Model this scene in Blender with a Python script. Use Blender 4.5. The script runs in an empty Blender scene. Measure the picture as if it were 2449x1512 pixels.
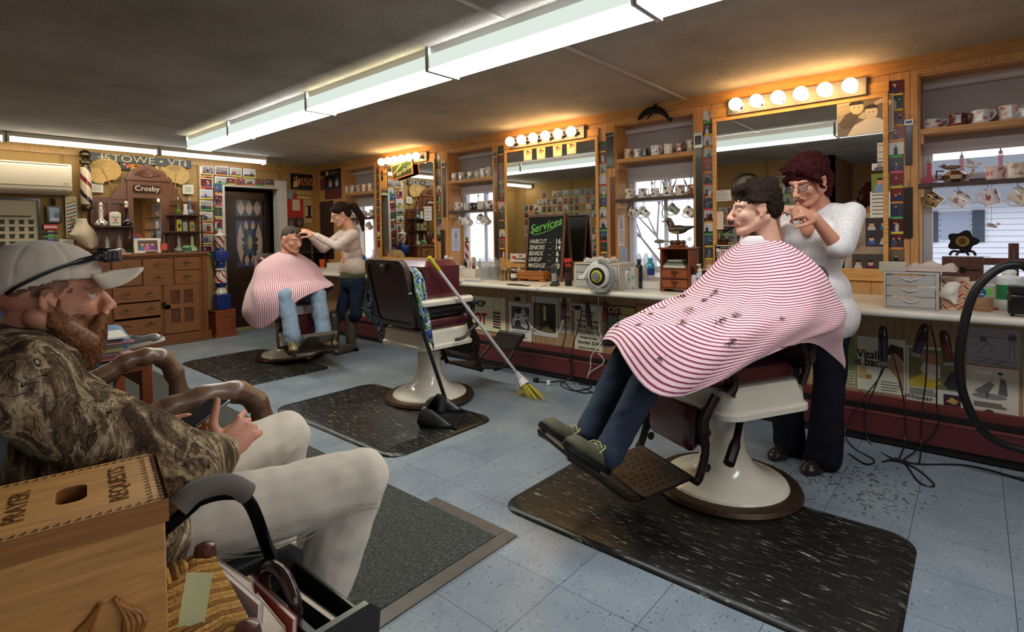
import bpy,math,random
from mathutils import Matrix,Vector,noise
sc=bpy.context.scene
# ---------------------------------------------------------------- camera
F_,CX_,CY_=1282.0,1224.5,587.0
EYE=Vector((0,0,1.25))
_X=Vector((2334-CX_,-(545-CY_),-F_)).normalized()
_Y=Vector((-257-CX_,-(585-CY_),-F_));_Y=(_Y-_X*_X.dot(_Y)).normalized()
_Z=_X.cross(_Y)
RC=Matrix((_X,_Y,_Z))
cam_d=bpy.data.cameras.new('camera');cam=bpy.data.objects.new('camera',cam_d)
sc.collection.objects.link(cam);sc.camera=cam
cam.matrix_world=Matrix.Translation(EYE) @ RC.to_4x4()
cam_d.sensor_width=36;cam_d.lens=36*F_/2449;cam_d.shift_y=-(756-CY_)/2449
cam_d.clip_start=0.02;cam_d.clip_end=200
sc.view_settings.view_transform='Standard';sc.view_settings.look='None'
sc.view_settings.exposure=0.75;sc.view_settings.gamma=1.0
sc.view_settings.use_curve_mapping=False
# ---------------------------------------------------------------- world: overcast bright sky
w=bpy.data.worlds.new('world');sc.world=w;w.use_nodes=True
nt=w.node_tree;bg=nt.nodes['Background']
tcw=nt.nodes.new('ShaderNodeTexCoord');nzw=nt.nodes.new('ShaderNodeTexNoise');nzw.inputs['Scale'].default_value=2.5
rpw=nt.nodes.new('ShaderNodeValToRGB');rpw.color_ramp.elements[0].color=(0.62,0.72,0.90,1);rpw.color_ramp.elements[1].color=(0.95,0.96,1.0,1)
rpw.color_ramp.elements[0].position=0.35;rpw.color_ramp.elements[1].position=0.6
nt.links.new(tcw.outputs['Generated'],nzw.inputs[0]);nt.links.new(nzw.outputs[0],rpw.inputs[0])
nt.links.new(rpw.outputs[0],bg.inputs[0]);bg.inputs[1].default_value=1.1
K_TUBE,K_BULB=13.0,15.0
sc.cycles.max_bounces=7;sc.cycles.use_adaptive_sampling=True;sc.cycles.adaptive_threshold=0.03;sc.cycles.diffuse_bounces=4;sc.cycles.glossy_bounces=4
sc.cycles.transmission_bounces=6;sc.cycles.transparent_max_bounces=10
sc.cycles.caustics_reflective=False;sc.cycles.caustics_refractive=False
sc.cycles.sample_clamp_indirect=4.0;sc.cycles.use_denoising=True
sc.cycles.use_light_tree=True

def portal(y0,y1,z0,z1,x):
    l=bpy.data.lights.new('window_daylight','AREA');l.shape='RECTANGLE';l.size=z1-z0;l.size_y=y1-y0
    l.cycles.is_portal=True
    o=bpy.data.objects.new('window_daylight',l);sc.collection.objects.link(o)
    o.matrix_world=Matrix.Translation((x,(y0+y1)/2,(z0+z1)/2)) @ Matrix.Rotation(math.radians(90),4,'Y')
# ---------------------------------------------------------------- room numbers
WX,WL,WH=4.25,7.6,2.335        # mirror wall x, back wall y, ceiling z
LX=-0.45                           # waiting wall
CT=0.817                           # counter top
def sray(u,v):return RC @ Vector(((u-CX_)/F_,-(v-CY_)/F_,-1.0))
def on(ax,val,u,v):
    r=sray(u,v);t=(val-EYE[ax])/r[ax];return EYE+r*t
def onx(u,v,x=WX):return on(0,x,u,v)
def ony(u,v,y=WL):return on(1,y,u,v)
def onz(u,v,z=0.0):return on(2,z,u,v)
# ---------------------------------------------------------------- colour and materials
def lin(c):
    out=[]
    for q in c[:3]:
        q=q/255.0
        out.append(q/12.92 if q <= 0.04045 else ((q+0.055)/1.055)**2.4)
    return (out[0],out[1],out[2],1.0)
MATS={}
def nd(nt,t,**kw):
    n=nt.nodes.new(t)
    for k,v in kw.items():setattr(n,k,v)
    return n
def mk(name,rough=0.6,metal=0.0,spec=0.5,bump=0.0,bscale=50.0,var=0.0,vscale=6.0,coat=0.0,
       sss=0.0,stretch=(1,1,1),alpha=1.0,trans=0.0,emit=0.0,grain=0.0,gdir=(14,14,1.2),ior=1.45,sheen=0.0,rvar=0.0):
    m=bpy.data.materials.new(name);m.use_nodes=True;nt=m.node_tree
    b=nt.nodes['Principled BSDF'];L=nt.links.new
    at=nd(nt,'ShaderNodeAttribute',attribute_name='Col')
    tc=nd(nt,'ShaderNodeTexCoord')
    col=at.outputs['Color']
    if var> 0 or grain> 0:
        mp=nd(nt,'ShaderNodeMapping');mp.inputs['Scale'].default_value=stretch if not grain else gdir
        L(tc.outputs['Object'],mp.inputs[0])
        nz=nd(nt,'ShaderNodeTexNoise');nz.inputs['Scale'].default_value=vscale;nz.inputs['Detail'].default_value=5
        nz.inputs['Roughness'].default_value=0.65
        L(mp.outputs[0],nz.inputs[0])
        if grain:nz.inputs['Distortion'].default_value=1.6
        mr=nd(nt,'ShaderNodeMapRange');a=var or grain
        mr.inputs[1].default_value=0.3;mr.inputs[2].default_value=0.7
        mr.inputs[3].default_value=1-a;mr.inputs[4].default_value=1+a*0.7
        L(nz.outputs['Fac'],mr.inputs[0])
        vm=nd(nt,'ShaderNodeVectorMath',operation='SCALE');L(col,vm.inputs[0]);L(mr.outputs[0],vm.inputs['Scale'])
        col=vm.outputs[0]
        if rvar:
            m2=nd(nt,'ShaderNodeMapRange');m2.inputs[3].default_value=rough-rvar;m2.inputs[4].default_value=rough+rvar
            L(nz.outputs['Fac'],m2.inputs[0]);L(m2.outputs[0],b.inputs['Roughness'])
    L(col,b.inputs['Base Color'])
    if not rvar:b.inputs['Roughness'].default_value=rough
    b.inputs['Metallic'].default_value=metal;b.inputs['IOR'].default_value=ior
    b.inputs['Specular IOR Level'].default_value=spec
    b.inputs['Coat Weight'].default_value=coat;b.inputs['Coat Roughness'].default_value=0.12
    b.inputs['Transmission Weight'].default_value=trans;b.inputs['Alpha'].default_value=alpha
    b.inputs['Sheen Weight'].default_value=sheen
    if sss:
        b.inputs['Subsurface Weight'].default_value=sss;b.inputs['Subsurface Scale'].default_value=0.008
        b.inputs['Subsurface Radius'].default_value=(1,0.35,0.2)
    if emit:
        L(at.outputs['Color'],b.inputs['Emission Color']);b.inputs['Emission Strength'].default_value=emit
    if bump:
        n2=nd(nt,'ShaderNodeTexNoise');n2.inputs['Scale'].default_value=bscale;n2.inputs['Detail'].default_value=3
        L(tc.outputs['Object'],n2.inputs[0])
        bp=nd(nt,'ShaderNodeBump');bp.inputs['Strength'].default_value=bump;bp.inputs['Distance'].default_value=0.01
        L(n2.outputs['Fac'],bp.inputs['Height']);L(bp.outputs[0],b.inputs['Normal'])
    MATS[name]=m
    return m
mk('matte',0.75,spec=0.3);mk('paint',0.45);mk('gloss',0.15,coat=0.3);mk('porcelain',0.18,coat=0.5,var=0.05,vscale=9)
mk('paper',0.7,spec=0.25);mk('print',0.28,spec=0.5)
mk('metal',0.28,metal=1.0,var=0.12,vscale=20);mk('chrome',0.08,metal=1.0);mk('brass',0.35,metal=1.0,var=0.25,vscale=25)
mk('iron',0.42,metal=0.75,var=0.3,vscale=30,bump=0.15,bscale=120)
mk('cloth',0.92,spec=0.15,bump=0.12,bscale=500,var=0.06,vscale=9,sheen=0.2)
mk('denim',0.9,spec=0.15,bump=0.25,bscale=700,var=0.22,vscale=9)
mk('hair',0.7,spec=0.15,bump=0.9,bscale=130,var=0.45,vscale=60,stretch=(1,1,0.25))
mk('skin',0.48,spec=0.4,sss=0.12,bump=0.06,bscale=260,var=0.07,vscale=22)
mk('leather',0.28,spec=0.5,bump=0.08,bscale=160,var=0.12,vscale=12,coat=0.25)
mk('rubber',0.4,spec=0.4,var=0.2,vscale=12)
mk('wood',0.5,grain=0.32,vscale=3.2,coat=0.05);mk('woodx',0.5,grain=0.32,vscale=3.2,gdir=(1.2,14,14))
mk('woody',0.5,grain=0.32,vscale=3.2,gdir=(14,1.2,14));mk('darkwood',0.36,grain=0.4,vscale=3.5,coat=0.2)
mk('darkwoodx',0.36,grain=0.4,vscale=3.5,coat=0.2,gdir=(1.2,14,14))
mk('plastic',0.32,spec=0.5);mk('frosted',0.5,alpha=0.72);mk('towel',0.95,spec=0.1,bump=0.6,bscale=260)
mk('straw',0.75,spec=0.2,bump=0.5,bscale=150,grain=0.3,gdir=(3,30,30),vscale=3)
mk('tint',0.05,spec=0.7,alpha=0.45);mk('clear',0.03,spec=0.8,alpha=0.22)
mk('bulb',0.3,emit=K_BULB);mk('glow',0.5,emit=1.2);mk('beak',0.5)
# ---------------------------------------------------------------- mesh builder
def T(x=0,y=0,z=0):return Matrix.Translation((x,y,z))
def RZ(a):return Matrix.Rotation(math.radians(a),4,'Z')
def RX(a):return Matrix.Rotation(math.radians(a),4,'X')
def RY(a):return Matrix.Rotation(math.radians(a),4,'Y')
def FR(o,right,up):
    r=Vector(right).normalized();u=Vector(up);u=(u-r*r.dot(u)).normalized();n=r.cross(u)
    m=Matrix.Identity(4)
    for i in range(3):m[i][0],m[i][1],m[i][2],m[i][3]=r[i],u[i],n[i],o[i]
    return m
def WALLR(y,z,x=WX):return FR((x,y,z),(0,-1,0),(0,0,1))     # drawing plane on the mirror wall
def WALLB(x,z,y=WL):return FR((x,y,z),(1,0,0),(0,0,1))      # drawing plane on the back wall
def WALLL(y,z,x=LX):return FR((x,y,z),(0,1,0),(0,0,1))      # drawing plane on the waiting wall
class MB:
    def __init__(s,col=(200,200,200)):
        s.v=[];s.f=[];s.c=[];s.sm=[];s.col=col;s.M=Matrix.Identity(4);s.smooth=True;s.nb=0
    def add(s,vs,fs,col=None,smooth=None):
        o=len(s.v)
        for p in vs:s.v.append(s.M @ Vector(p))
        c=lin(col or s.col);sm=s.smooth if smooth is None else smooth
        for f in fs:s.f.append([o+i for i in f]);s.c.append(c);s.sm.append(sm)
        return s
    def box(s,x0,y0,z0,x1,y1,z1,col=None):
        if x0> x1:x0,x1=x1,x0
        if y0> y1:y0,y1=y1,y0
        if z0> z1:z0,z1=z1,z0
        e=0.00009*(s.nb % 5);s.nb+= 1;x0-= e;y0-= e;z0-= e;x1+= e;y1+= e;z1+= e      # no two boards share a face
        vs=[(x,y,z) for z in (z0,z1) for y in (y0,y1) for x in (x0,x1)]
        return s.add(vs,[(0,2,3,1),(4,5,7,6),(0,1,5,4),(2,6,7,3),(0,4,6,2),(1,3,7,5)],col,False)
    def rect(s,x0,y0,x1,y1,z=0.0,col=None):
        return s.add([(x0,y0,z),(x1,y0,z),(x1,y1,z),(x0,y1,z)],[(0,1,2,3)],col,False)
    def poly(s,pts,z=0.0,col=None):return s.add([(p[0],p[1],z) for p in pts],[tuple(range(len(pts)))],col,False)
    def disc(s,x,y,rx,ry=None,z=0.0,col=None,n=16,a0=0,a1=360):
        ry=ry or rx
        k=n if a1-a0 >= 360 else n+1
        pts=[(x+rx*math.cos(math.radians(a0+(a1-a0)*i/n)),y+ry*math.sin(math.radians(a0+(a1-a0)*i/n))) for i in range(k)]
        return s.poly(pts,z,col)
    def line(s,pts,w,z=0.0,col=None):
        for a,b in zip(pts,pts[1:]):
            d=Vector((b[0]-a[0],b[1]-a[1],0))
            if d.length< 1e-6:continue
            n=Vector((-d.y,d.x,0)).normalized()*w/2
            s.add([(a[0]-n.x,a[1]-n.y,z),(b[0]-n.x,b[1]-n.y,z),(b[0]+n.x,b[1]+n.y,z),(a[0]+n.x,a[1]+n.y,z)],[(0,1,2,3)],col,False)
        return s
    def prism(s,pts,z0,z1,col=None,side=None,smooth=False):
        n=len(pts)
        s.add([(p[0],p[1],z1) for p in pts],[tuple(range(n))],col,False)
        s.add([(p[0],p[1],z0) for p in pts],[tuple(reversed(range(n)))],col,False)
        vs=[(p[0],p[1],z0) for p in pts]+[(p[0],p[1],z1) for p in pts]
        return s.add(vs,[(i,(i+1) % n,n+(i+1) % n,n+i) for i in range(n)],side or col,smooth)
    def grid(s,rows,col=None,closed=False,cap=False,cols=None):
        nr,nc=len(rows),len(rows[0]);o=len(s.v)
        for r in rows:
            for p in r:s.v.append(s.M @ Vector(p))
        for i in range(nr-1):
            for j in range(nc if closed else nc-1):
                k=(j+1) % nc
                s.f.append([o+i*nc+j,o+i*nc+k,o+(i+1)*nc+k,o+(i+1)*nc+j])
                s.c.append(lin(cols(i,j) if cols else (col or s.col)));s.sm.append(True)
        if cap:
            s.f.append([o+j for j in reversed(range(nc))]);s.c.append(lin(cols(0,0) if cols else (col or s.col)));s.sm.append(False)
            s.f.append([o+(nr-1)*nc+j for j in range(nc)]);s.c.append(lin(cols(nr-2,0) if cols else (col or s.col)));s.sm.append(False)
        return s
    def lathe(s,prof,n=20,c=(0,0,0),col=None,cols=None,cap=True,sx=1.0,sy=1.0,flute=0.0,nf=8):
        rows=[]
        for r,z in prof:
            rows.append([(c[0]+sx*r*(1+flute*math.cos(nf*2*math.pi*k/n))*math.cos(2*math.pi*k/n),c[1]+sy*r*(1+flute*math.cos(nf*2*math.pi*k/n))*math.sin(2*math.pi*k/n),c[2]+z) for k in range(n)])
        return s.grid(rows,col,closed=True,cap=cap,cols=cols)
    def tube(s,pts,r,n=8,col=None,closed=False,sx=1.0,cols=None,up=None):
        pts=[Vector(p) for p in pts];m=len(pts)
        rs=r if isinstance(r,(list,tuple)) else [r]*m
        t0=(pts[1]-pts[0]).normalized()
        nrm=Vector(up) if up else (Vector((0,0,1)) if abs(t0.z)< 0.9 else Vector((1,0,0)))
        rows=[]
        for i,p in enumerate(pts):
            if closed:t=(pts[(i+1) % m]-pts[i-1])
            else:t=pts[min(i+1,m-1)]-pts[max(i-1,0)]
            if t.length< 1e-9:t=t0
            t.normalize();nrm=(nrm-t*t.dot(nrm))
            if nrm.length< 1e-6:nrm=t.orthogonal()
            nrm.normalize();b=t.cross(nrm)
            rows.append([p+(nrm*math.cos(2*math.pi*k/n)+b*math.sin(2*math.pi*k/n)*sx)*rs[i] for k in range(n)])
        if closed:rows.append(rows[0])
        return s.grid(rows,col,closed=True,cap=not closed,cols=cols)
    def cyl(s,a,b,r0,r1=None,n=16,col=None):return s.tube([a,b],[r0,r1 if r1 is not None else r0],n,col)
    def ell(s,c,r,col=None,n=14,M=None):
        if not isinstance(r,(list,tuple)):r=(r,r,r)
        rows=[]
        for i in range(n//2+1):
            ph=math.pi*i/(n//2);rr=max(math.sin(ph),1e-4)
            row=[Vector((r[0]*rr*math.cos(2*math.pi*k/n),r[1]*rr*math.sin(2*math.pi*k/n),-r[2]*math.cos(ph))) for k in range(n)]
            rows.append([Vector(c)+(M @ p if M else p) for p in row])
        return s.grid(rows,col,closed=True)
    def build(s,name,mat='matte',parent=None,M=None,label=None,cat=None,group=None,kind=None,bev=0.0,sub=0,sharp=35,dst=None):
        me=bpy.data.meshes.new(name)
        me.from_pydata([tuple(p) for p in s.v],[],s.f)
        ca=me.color_attributes.new('Col','FLOAT_COLOR','CORNER')
        buf=[]
        for f,c in zip(s.f,s.c):buf.extend(list(c)*len(f))
        ca.data.foreach_set('color',buf)
        me.polygons.foreach_set('use_smooth',s.sm)
        me.update()
        if sharp:me.set_sharp_from_angle(angle=math.radians(sharp))
        return link(name,me,mat,parent,M,label,cat,group,kind,bev,sub)
def link(name,me,mat='matte',parent=None,M=None,label=None,cat=None,group=None,kind=None,bev=0.0,sub=0):
    me.materials.clear();me.materials.append(MATS[mat] if isinstance(mat,str) else mat)
    o=bpy.data.objects.new(name,me);sc.collection.objects.link(o)
    if parent:o.parent=parent
    if M:o.matrix_local=M
    if bev:
        b=o.modifiers.new('bevel','BEVEL');b.width=bev;b.segments=2;b.limit_method='ANGLE';b.angle_limit=math.radians(40)
    if sub:
        b=o.modifiers.new('subsurf','SUBSURF');b.levels=sub;b.render_levels=sub
    tag(o,label,cat,group,kind)
    return o
def tag(o,label=None,cat=None,group=None,kind=None):
    if label:o['label']=label
    if cat:o['category']=cat
    if group:o['group']=group
    if kind:o['kind']=kind
    return o
def thing(name,label,cat,M=None,group=None):
    o=bpy.data.objects.new(name,None);sc.collection.objects.link(o);o.empty_display_size=0.1
    if M:o.matrix_world=M
    return tag(o,label,cat,group)
def dup(o,M=None,label=None,group=None,parent=None):
    c=o.copy();sc.collection.objects.link(c)
    if parent:c.parent=parent
    if M:c.matrix_local=M
    tag(c,label,None,group)
    for ch in list(o.children):dup(ch,parent=c)
    return c
def text(body,size,M,col=(20,20,20),parent=None,name='lettering',shear=0.0,ext=0.0008,align='CENTER',mat='matte',wx=1.0,bold=0.0,label=None):
    cu=bpy.data.curves.new('t','FONT');cu.body=body;cu.size=size;cu.extrude=ext;cu.align_x=align;cu.align_y='CENTER'
    cu.shear=shear;cu.offset=bold;cu.resolution_u=3
    t=bpy.data.objects.new('t',cu);sc.collection.objects.link(t)
    me=bpy.data.meshes.new_from_object(t.evaluated_get(bpy.context.evaluated_depsgraph_get()))
    bpy.data.objects.remove(t);bpy.data.curves.remove(cu)
    ca=me.color_attributes.new('Col','FLOAT_COLOR','CORNER');ca.data.foreach_set('color',list(lin(col))*len(me.loops))
    if wx != 1.0:me.transform(Matrix.Diagonal((wx,1,1,1)))
    o=link(name,me,mat,parent,M)
    if label:o['label']=label
    return o
def crom(pts,k=6):
    P=[Vector(p) for p in pts];out=[]
    for i in range(len(P)-1):
        a=P[max(i-1,0)];b=P[i];c=P[i+1];d=P[min(i+2,len(P)-1)]
        for j in range(k):
            t=j/k
            out.append(0.5*((2*b)+(c-a)*t+(2*a-5*b+4*c-d)*t*t+(-a+3*b-3*c+d)*t**3))
    out.append(P[-1]);return out
def gridrom(rows,ku=5,kv=5):
    a=[crom(r,kv) for r in rows]
    cols=[crom([a[i][j] for i in range(len(a))],ku) for j in range(len(a[0]))]
    return [[cols[j][i] for j in range(len(cols))] for i in range(len(cols[0]))]
# rounded organic bodies: capsules and ellipsoids fused by a voxel remesh into one skin
def blob(prims,vox=0.008,smooth=6,colf=None,disp=None,name='body',mat='skin',parent=None,M=None,label=None,fac=0.5):
    mb=MB()
    for p in prims:
        if p[0]== 'c':       # capsule: a, b, ra, rb
            _,a,b,ra,rb=p;a=Vector(a);b=Vector(b);d=(b-a);L=d.length or 1e-6;t=d/L
            pts=[];rs=[]
            for k in range(5):q=math.pi/2*k/5;pts.append(a-t*ra*math.cos(q));rs.append(max(ra*math.sin(q),1e-4))
            for k in range(5):pts.append(a+d*k/4);rs.append(ra+(rb-ra)*k/4)
            for k in range(4,-1,-1):q=math.pi/2*k/5;pts.append(b+t*rb*math.cos(q));rs.append(max(rb*math.sin(q),1e-4))
            mb.tube(pts,rs,14)
        elif p[0]== 'e':
            mb.ell(p[1],p[2],n=20,M=p[3] if len(p)> 3 else None)
        elif p[0]== 't':     # tapered path: points, radii, flatten
            mb.tube(crom(p[1],4),[x for x in _lerp(p[2],4)],14,sx=p[3] if len(p)> 3 else 1.0,up=p[4] if len(p)> 4 else None)
        elif p[0]== 'g':
            p[1](mb)
    me=bpy.data.meshes.new('b');me.from_pydata([tuple(q) for q in mb.v],[],mb.f)
    o=bpy.data.objects.new('b',me);sc.collection.objects.link(o)
    r=o.modifiers.new('r','REMESH');r.mode='VOXEL';r.voxel_size=vox;r.adaptivity=0
    s=o.modifiers.new('s','SMOOTH');s.iterations=smooth;s.factor=fac
    m2=bpy.data.meshes.new_from_object(o.evaluated_get(bpy.context.evaluated_depsgraph_get()))
    bpy.data.objects.remove(o)
    if disp:
        ns=[v.normal.copy() for v in m2.vertices]
        for v,nn in zip(m2.vertices,ns):v.co+= nn*disp(v.co,nn)
    ca=m2.color_attributes.new('Col','FLOAT_COLOR','POINT')
    buf=[]
    cache={}
    for v in m2.vertices:
        c=colf(v.co) if colf else (200,160,140)
        if c not in cache:cache[c]=lin(c)
        buf.extend(cache[c])
    ca.data.foreach_set('color',buf)
    m2.polygons.foreach_set('use_smooth',[True]*len(m2.polygons));m2.update();m2.name=name
    return link(name,m2,mat,parent,M,label)
def _lerp(r,k):
    out=[]
    for a,b in zip(r,r[1:]):out+= [a+(b-a)*j/k for j in range(k)]
    return out+[r[-1]]
rnd=random.Random(7)
# ================================================================ the room shell
def special(name,build):
    m=bpy.data.materials.new(name);m.use_nodes=True;build(m.node_tree,m.node_tree.nodes['Principled BSDF']);MATS[name]=m
def ramp(nt,stops,interp='LINEAR'):
    r=nd(nt,'ShaderNodeValToRGB');r.color_ramp.interpolation=interp
    e=r.color_ramp.elements
    while len(e)> 1:e.remove(e[-1])
    e[0].position=stops[0][0];e[0].color=lin(stops[0][1])
    for p,c in stops[1:]:
        q=e.new(p);q.color=lin(c)
    return r
def noise_n(nt,scale,detail=4,rough=0.6,mp=(1,1,1),coord='Object',dist=0.0):
    tc=nd(nt,'ShaderNodeTexCoord');m=nd(nt,'ShaderNodeMapping');m.inputs['Scale'].default_value=mp
    nt.links.new(tc.outputs[coord],m.inputs[0]);n=nd(nt,'ShaderNodeTexNoise')
    n.inputs['Scale'].default_value=scale;n.inputs['Detail'].default_value=detail;n.inputs['Roughness'].default_value=rough;n.inputs['Distortion'].default_value=dist
    nt.links.new(m.outputs[0],n.inputs[0]);return n
def m_floor(nt,b):
    L=nt.links.new
    n=noise_n(nt,2.2,6,0.65);r=ramp(nt,[(0.3,(112,124,136)),(0.55,(134,145,153)),(0.8,(154,161,165))]);L(n.outputs[0],r.inputs[0])
    n2=noise_n(nt,60,2,0.5,(1,1.9,1),dist=0.6);r2=ramp(nt,[(0.30,(80,88,96)),(0.36,(255,255,255))]);L(n2.outputs[0],r2.inputs[0])
    mx=nd(nt,'ShaderNodeMix',data_type='RGBA',blend_type='MULTIPLY');mx.inputs[0].default_value=0.8
    L(r.outputs[0],mx.inputs[6]);L(r2.outputs[0],mx.inputs[7])
    n3=noise_n(nt,45,2,0.5,(1,2,1),dist=0.6);r3=ramp(nt,[(0.66,(0,0,0)),(0.72,(255,255,255))]);L(n3.outputs[0],r3.inputs[0])
    m3=nd(nt,'ShaderNodeMix',data_type='RGBA',blend_type='ADD');m3.inputs[0].default_value=0.12;L(mx.outputs[2],m3.inputs[6]);L(r3.outputs[0],m3.inputs[7])
    tc=nd(nt,'ShaderNodeTexCoord');br=nd(nt,'ShaderNodeTexBrick');br.offset=0.0;br.squash=1.0
    mp=nd(nt,'ShaderNodeMapping');mp.inputs['Location'].default_value=(-0.30,0.10,0);L(tc.outputs['Object'],mp.inputs[0]);L(mp.outputs[0],br.inputs[0])
    br.inputs['Scale'].default_value=1.0;br.inputs['Mortar Size'].default_value=0.0016;br.inputs['Mortar Smooth'].default_value=0.4
    br.inputs['Brick Width'].default_value=0.305;br.inputs['Row Height'].default_value=0.305
    br.inputs['Color1'].default_value=(1,1,1,1);br.inputs['Color2'].default_value=(0.9,0.9,0.92,1);br.inputs['Mortar'].default_value=(0.25,0.25,0.26,1)
    m4=nd(nt,'ShaderNodeMix',data_type='RGBA',blend_type='MULTIPLY');m4.inputs[0].default_value=1.0;L(m3.outputs[2],m4.inputs[6]);L(br.outputs[0],m4.inputs[7])
    L(m4.outputs[2],b.inputs['Base Color'])
    n5=noise_n(nt,5,3);rr=nd(nt,'ShaderNodeMapRange');rr.inputs[3].default_value=0.2;rr.inputs[4].default_value=0.42;L(n5.outputs[0],rr.inputs[0]);L(rr.outputs[0],b.inputs['Roughness'])
special('floor_tile',m_floor)
def m_ceil(nt,b):
    L=nt.links.new
    n=noise_n(nt,1.1,6,0.6);r=ramp(nt,[(0.3,(144,134,122)),(0.6,(180,170,156)),(0.75,(190,181,168))]);L(n.outputs[0],r.inputs[0])
    L(r.outputs[0],b.inputs['Base Color']);b.inputs['Roughness'].default_value=0.85
    n2=noise_n(nt,60,4,0.75);bp=nd(nt,'ShaderNodeBump');bp.inputs['Strength'].default_value=1.0;bp.inputs['Distance'].default_value=0.02
    L(n2.outputs[0],bp.inputs['Height']);L(bp.outputs[0],b.inputs['Normal'])
special('ceiling_stipple',m_ceil)
def panelling(c1,c2,width,axis,dark=0.35,rough=0.5):
    def f(nt,b):
        L=nt.links.new
        mp=(9,9,0.7);n=noise_n(nt,5,5,0.65,mp,dist=1.5);r=ramp(nt,[(0.3,c1),(0.7,c2)]);L(n.outputs[0],r.inputs[0])
        tc=nd(nt,'ShaderNodeTexCoord');sx=nd(nt,'ShaderNodeSeparateXYZ');L(tc.outputs['Object'],sx.inputs[0])
        m1=nd(nt,'ShaderNodeMath',operation='DIVIDE');L(sx.outputs[axis],m1.inputs[0]);m1.inputs[1].default_value=width
        m2=nd(nt,'ShaderNodeMath',operation='FRACT');L(m1.outputs[0],m2.inputs[0])
        m3=nd(nt,'ShaderNodeMath',operation='LESS_THAN');L(m2.outputs[0],m3.inputs[0]);m3.inputs[1].default_value=0.035
        mx=nd(nt,'ShaderNodeMix',data_type='RGBA',blend_type='MULTIPLY');L(m3.outputs[0],mx.inputs[0]);L(r.outputs[0],mx.inputs[6]);mx.inputs[7].default_value=(dark,dark,dark,1)
        L(mx.outputs[2],b.inputs['Base Color']);b.inputs['Roughness'].default_value=rough
    return f
special('pine_boards',panelling((176,122,66),(206,156,98),0.105,1))
special('low_panel',panelling((142,110,76),(176,142,104),0.105,1))
special('tan_wall',panelling((150,118,66),(162,128,74),1.22,0,0.7,0.8))
special('tan_side',panelling((150,118,66),(162,128,74),1.22,1,0.7,0.8))
special('dark_panel',panelling((88,58,36),(112,76,48),0.1,0))
def m_mirror(nt,b):
    b.inputs['Metallic'].default_value=1;b.inputs['Roughness'].default_value=0.015;b.inputs['Base Color'].default_value=(0.80,0.82,0.80,1)
special('mirror_glass',m_mirror)
def m_glass(nt,b):
    tr=nd(nt,'ShaderNodeBsdfTransparent');gl=nd(nt,'ShaderNodeBsdfGlossy');gl.inputs['Roughness'].default_value=0.02
    lw=nd(nt,'ShaderNodeLayerWeight');fr=nd(nt,'ShaderNodeMath',operation='POWER');nt.links.new(lw.outputs['Facing'],fr.inputs[0]);fr.inputs[1].default_value=3.5;mx=nd(nt,'ShaderNodeMixShader')
    L=nt.links.new;L(fr.outputs[0],mx.inputs[0]);L(tr.outputs[0],mx.inputs[1]);L(gl.outputs[0],mx.inputs[2])
    L(mx.outputs[0],nt.nodes['Material Output'].inputs[0])
special('pane',m_glass)
def struct(name,mb,mat,**k):return mb.build(name,mat,kind='structure',**k)
YN=-1.3
T_=T
struct('floor',MB().box(-2.2,YN,-0.06,WX+0.1,WL+1.6,0),'floor_tile')
struct('ceiling',MB().box(-2.2,YN,WH,WX+0.35,WL+1.6,WH+0.08),'ceiling_stipple')
sm=MB((170,160,148));
sm.box(LX,1.775,WH-0.008,2.03,1.80,WH+0.01);sm.box(2.27,1.775,WH-0.008,WX,1.80,WH+0.01)
struct('trim_1',sm,'paint')
# mirror wall: boards between the window openings; openings (y0, y1)
WIN=[(-1.05,0.277),(1.716,2.437),(3.926,4.640),(6.09,6.853)]
ZT=2.216;ZS=0.90
mw=MB();ys=[YN]+[q for a in WIN for q in a]+[WL]
for a,b in zip(ys[0::2],ys[1::2]):mw.box(WX,a,0,WX+0.34,b,WH)
for a,b in WIN:mw.box(WX,a,ZT,WX+0.34,b,WH);mw.box(WX,a,0,WX+0.34,b,ZS-0.02)
struct('wall_right',mw,'pine_boards')
# furred-out lower wall beneath the counter
struct('wall_lower_right',MB().box(3.83,YN,0,WX,7.55,0.775),'low_panel')
tm=MB((176,124,66));tm.box(WX-0.018,YN,WH-0.085,WX,WL,WH);struct('trim_2',tm,'woody')
# back wall with the doorway (2.90..3.665) and plaster above
bw=MB();DX0,DX1,DZ=2.905,3.665,1.98
bw.box(LX-0.1,WL,0,DX0,WL+0.15,WH);bw.box(DX1,WL,0,WX+0.34,WL+0.15,WH);bw.box(DX0,WL,DZ,DX1,WL+0.15,WH)
struct('wall_back',bw,'tan_wall')
b2=MB((168,122,62));b2.box(1.40,WL-0.02,0,1.485,WL,2.235);b2.box(LX,WL-0.022,2.21,WX,WL,2.27);b2.box(2.60,WL-0.02,0,2.68,WL,2.21)
b2.box(WX-0.09,WL-0.02,0,WX-0.018,WL,2.25);b2.box(WX-0.02,WL-0.09,0.9,WX,WL,2.25)
struct('trim_3',b2,'wood')
dc=MB((206,198,186));dc.box(2.80,WL-0.018,0,DX0,WL,2.05);dc.box(DX1,WL-0.018,0,3.775,WL,2.085);dc.box(2.80,WL-0.018,DZ,3.775,WL,2.085)
dc.box(DX0-0.004,WL-0.018,0,DX0+0.014,WL+0.15,DZ,(190,182,170));dc.box(DX1-0.02,WL-0.018,0,DX1,WL+0.15,DZ,(190,182,170));dc.box(DX0,WL-0.018,DZ-0.02,DX1,WL+0.15,DZ,(190,182,170))
struct('trim_4',dc,'paint',bev=0.003)
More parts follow.
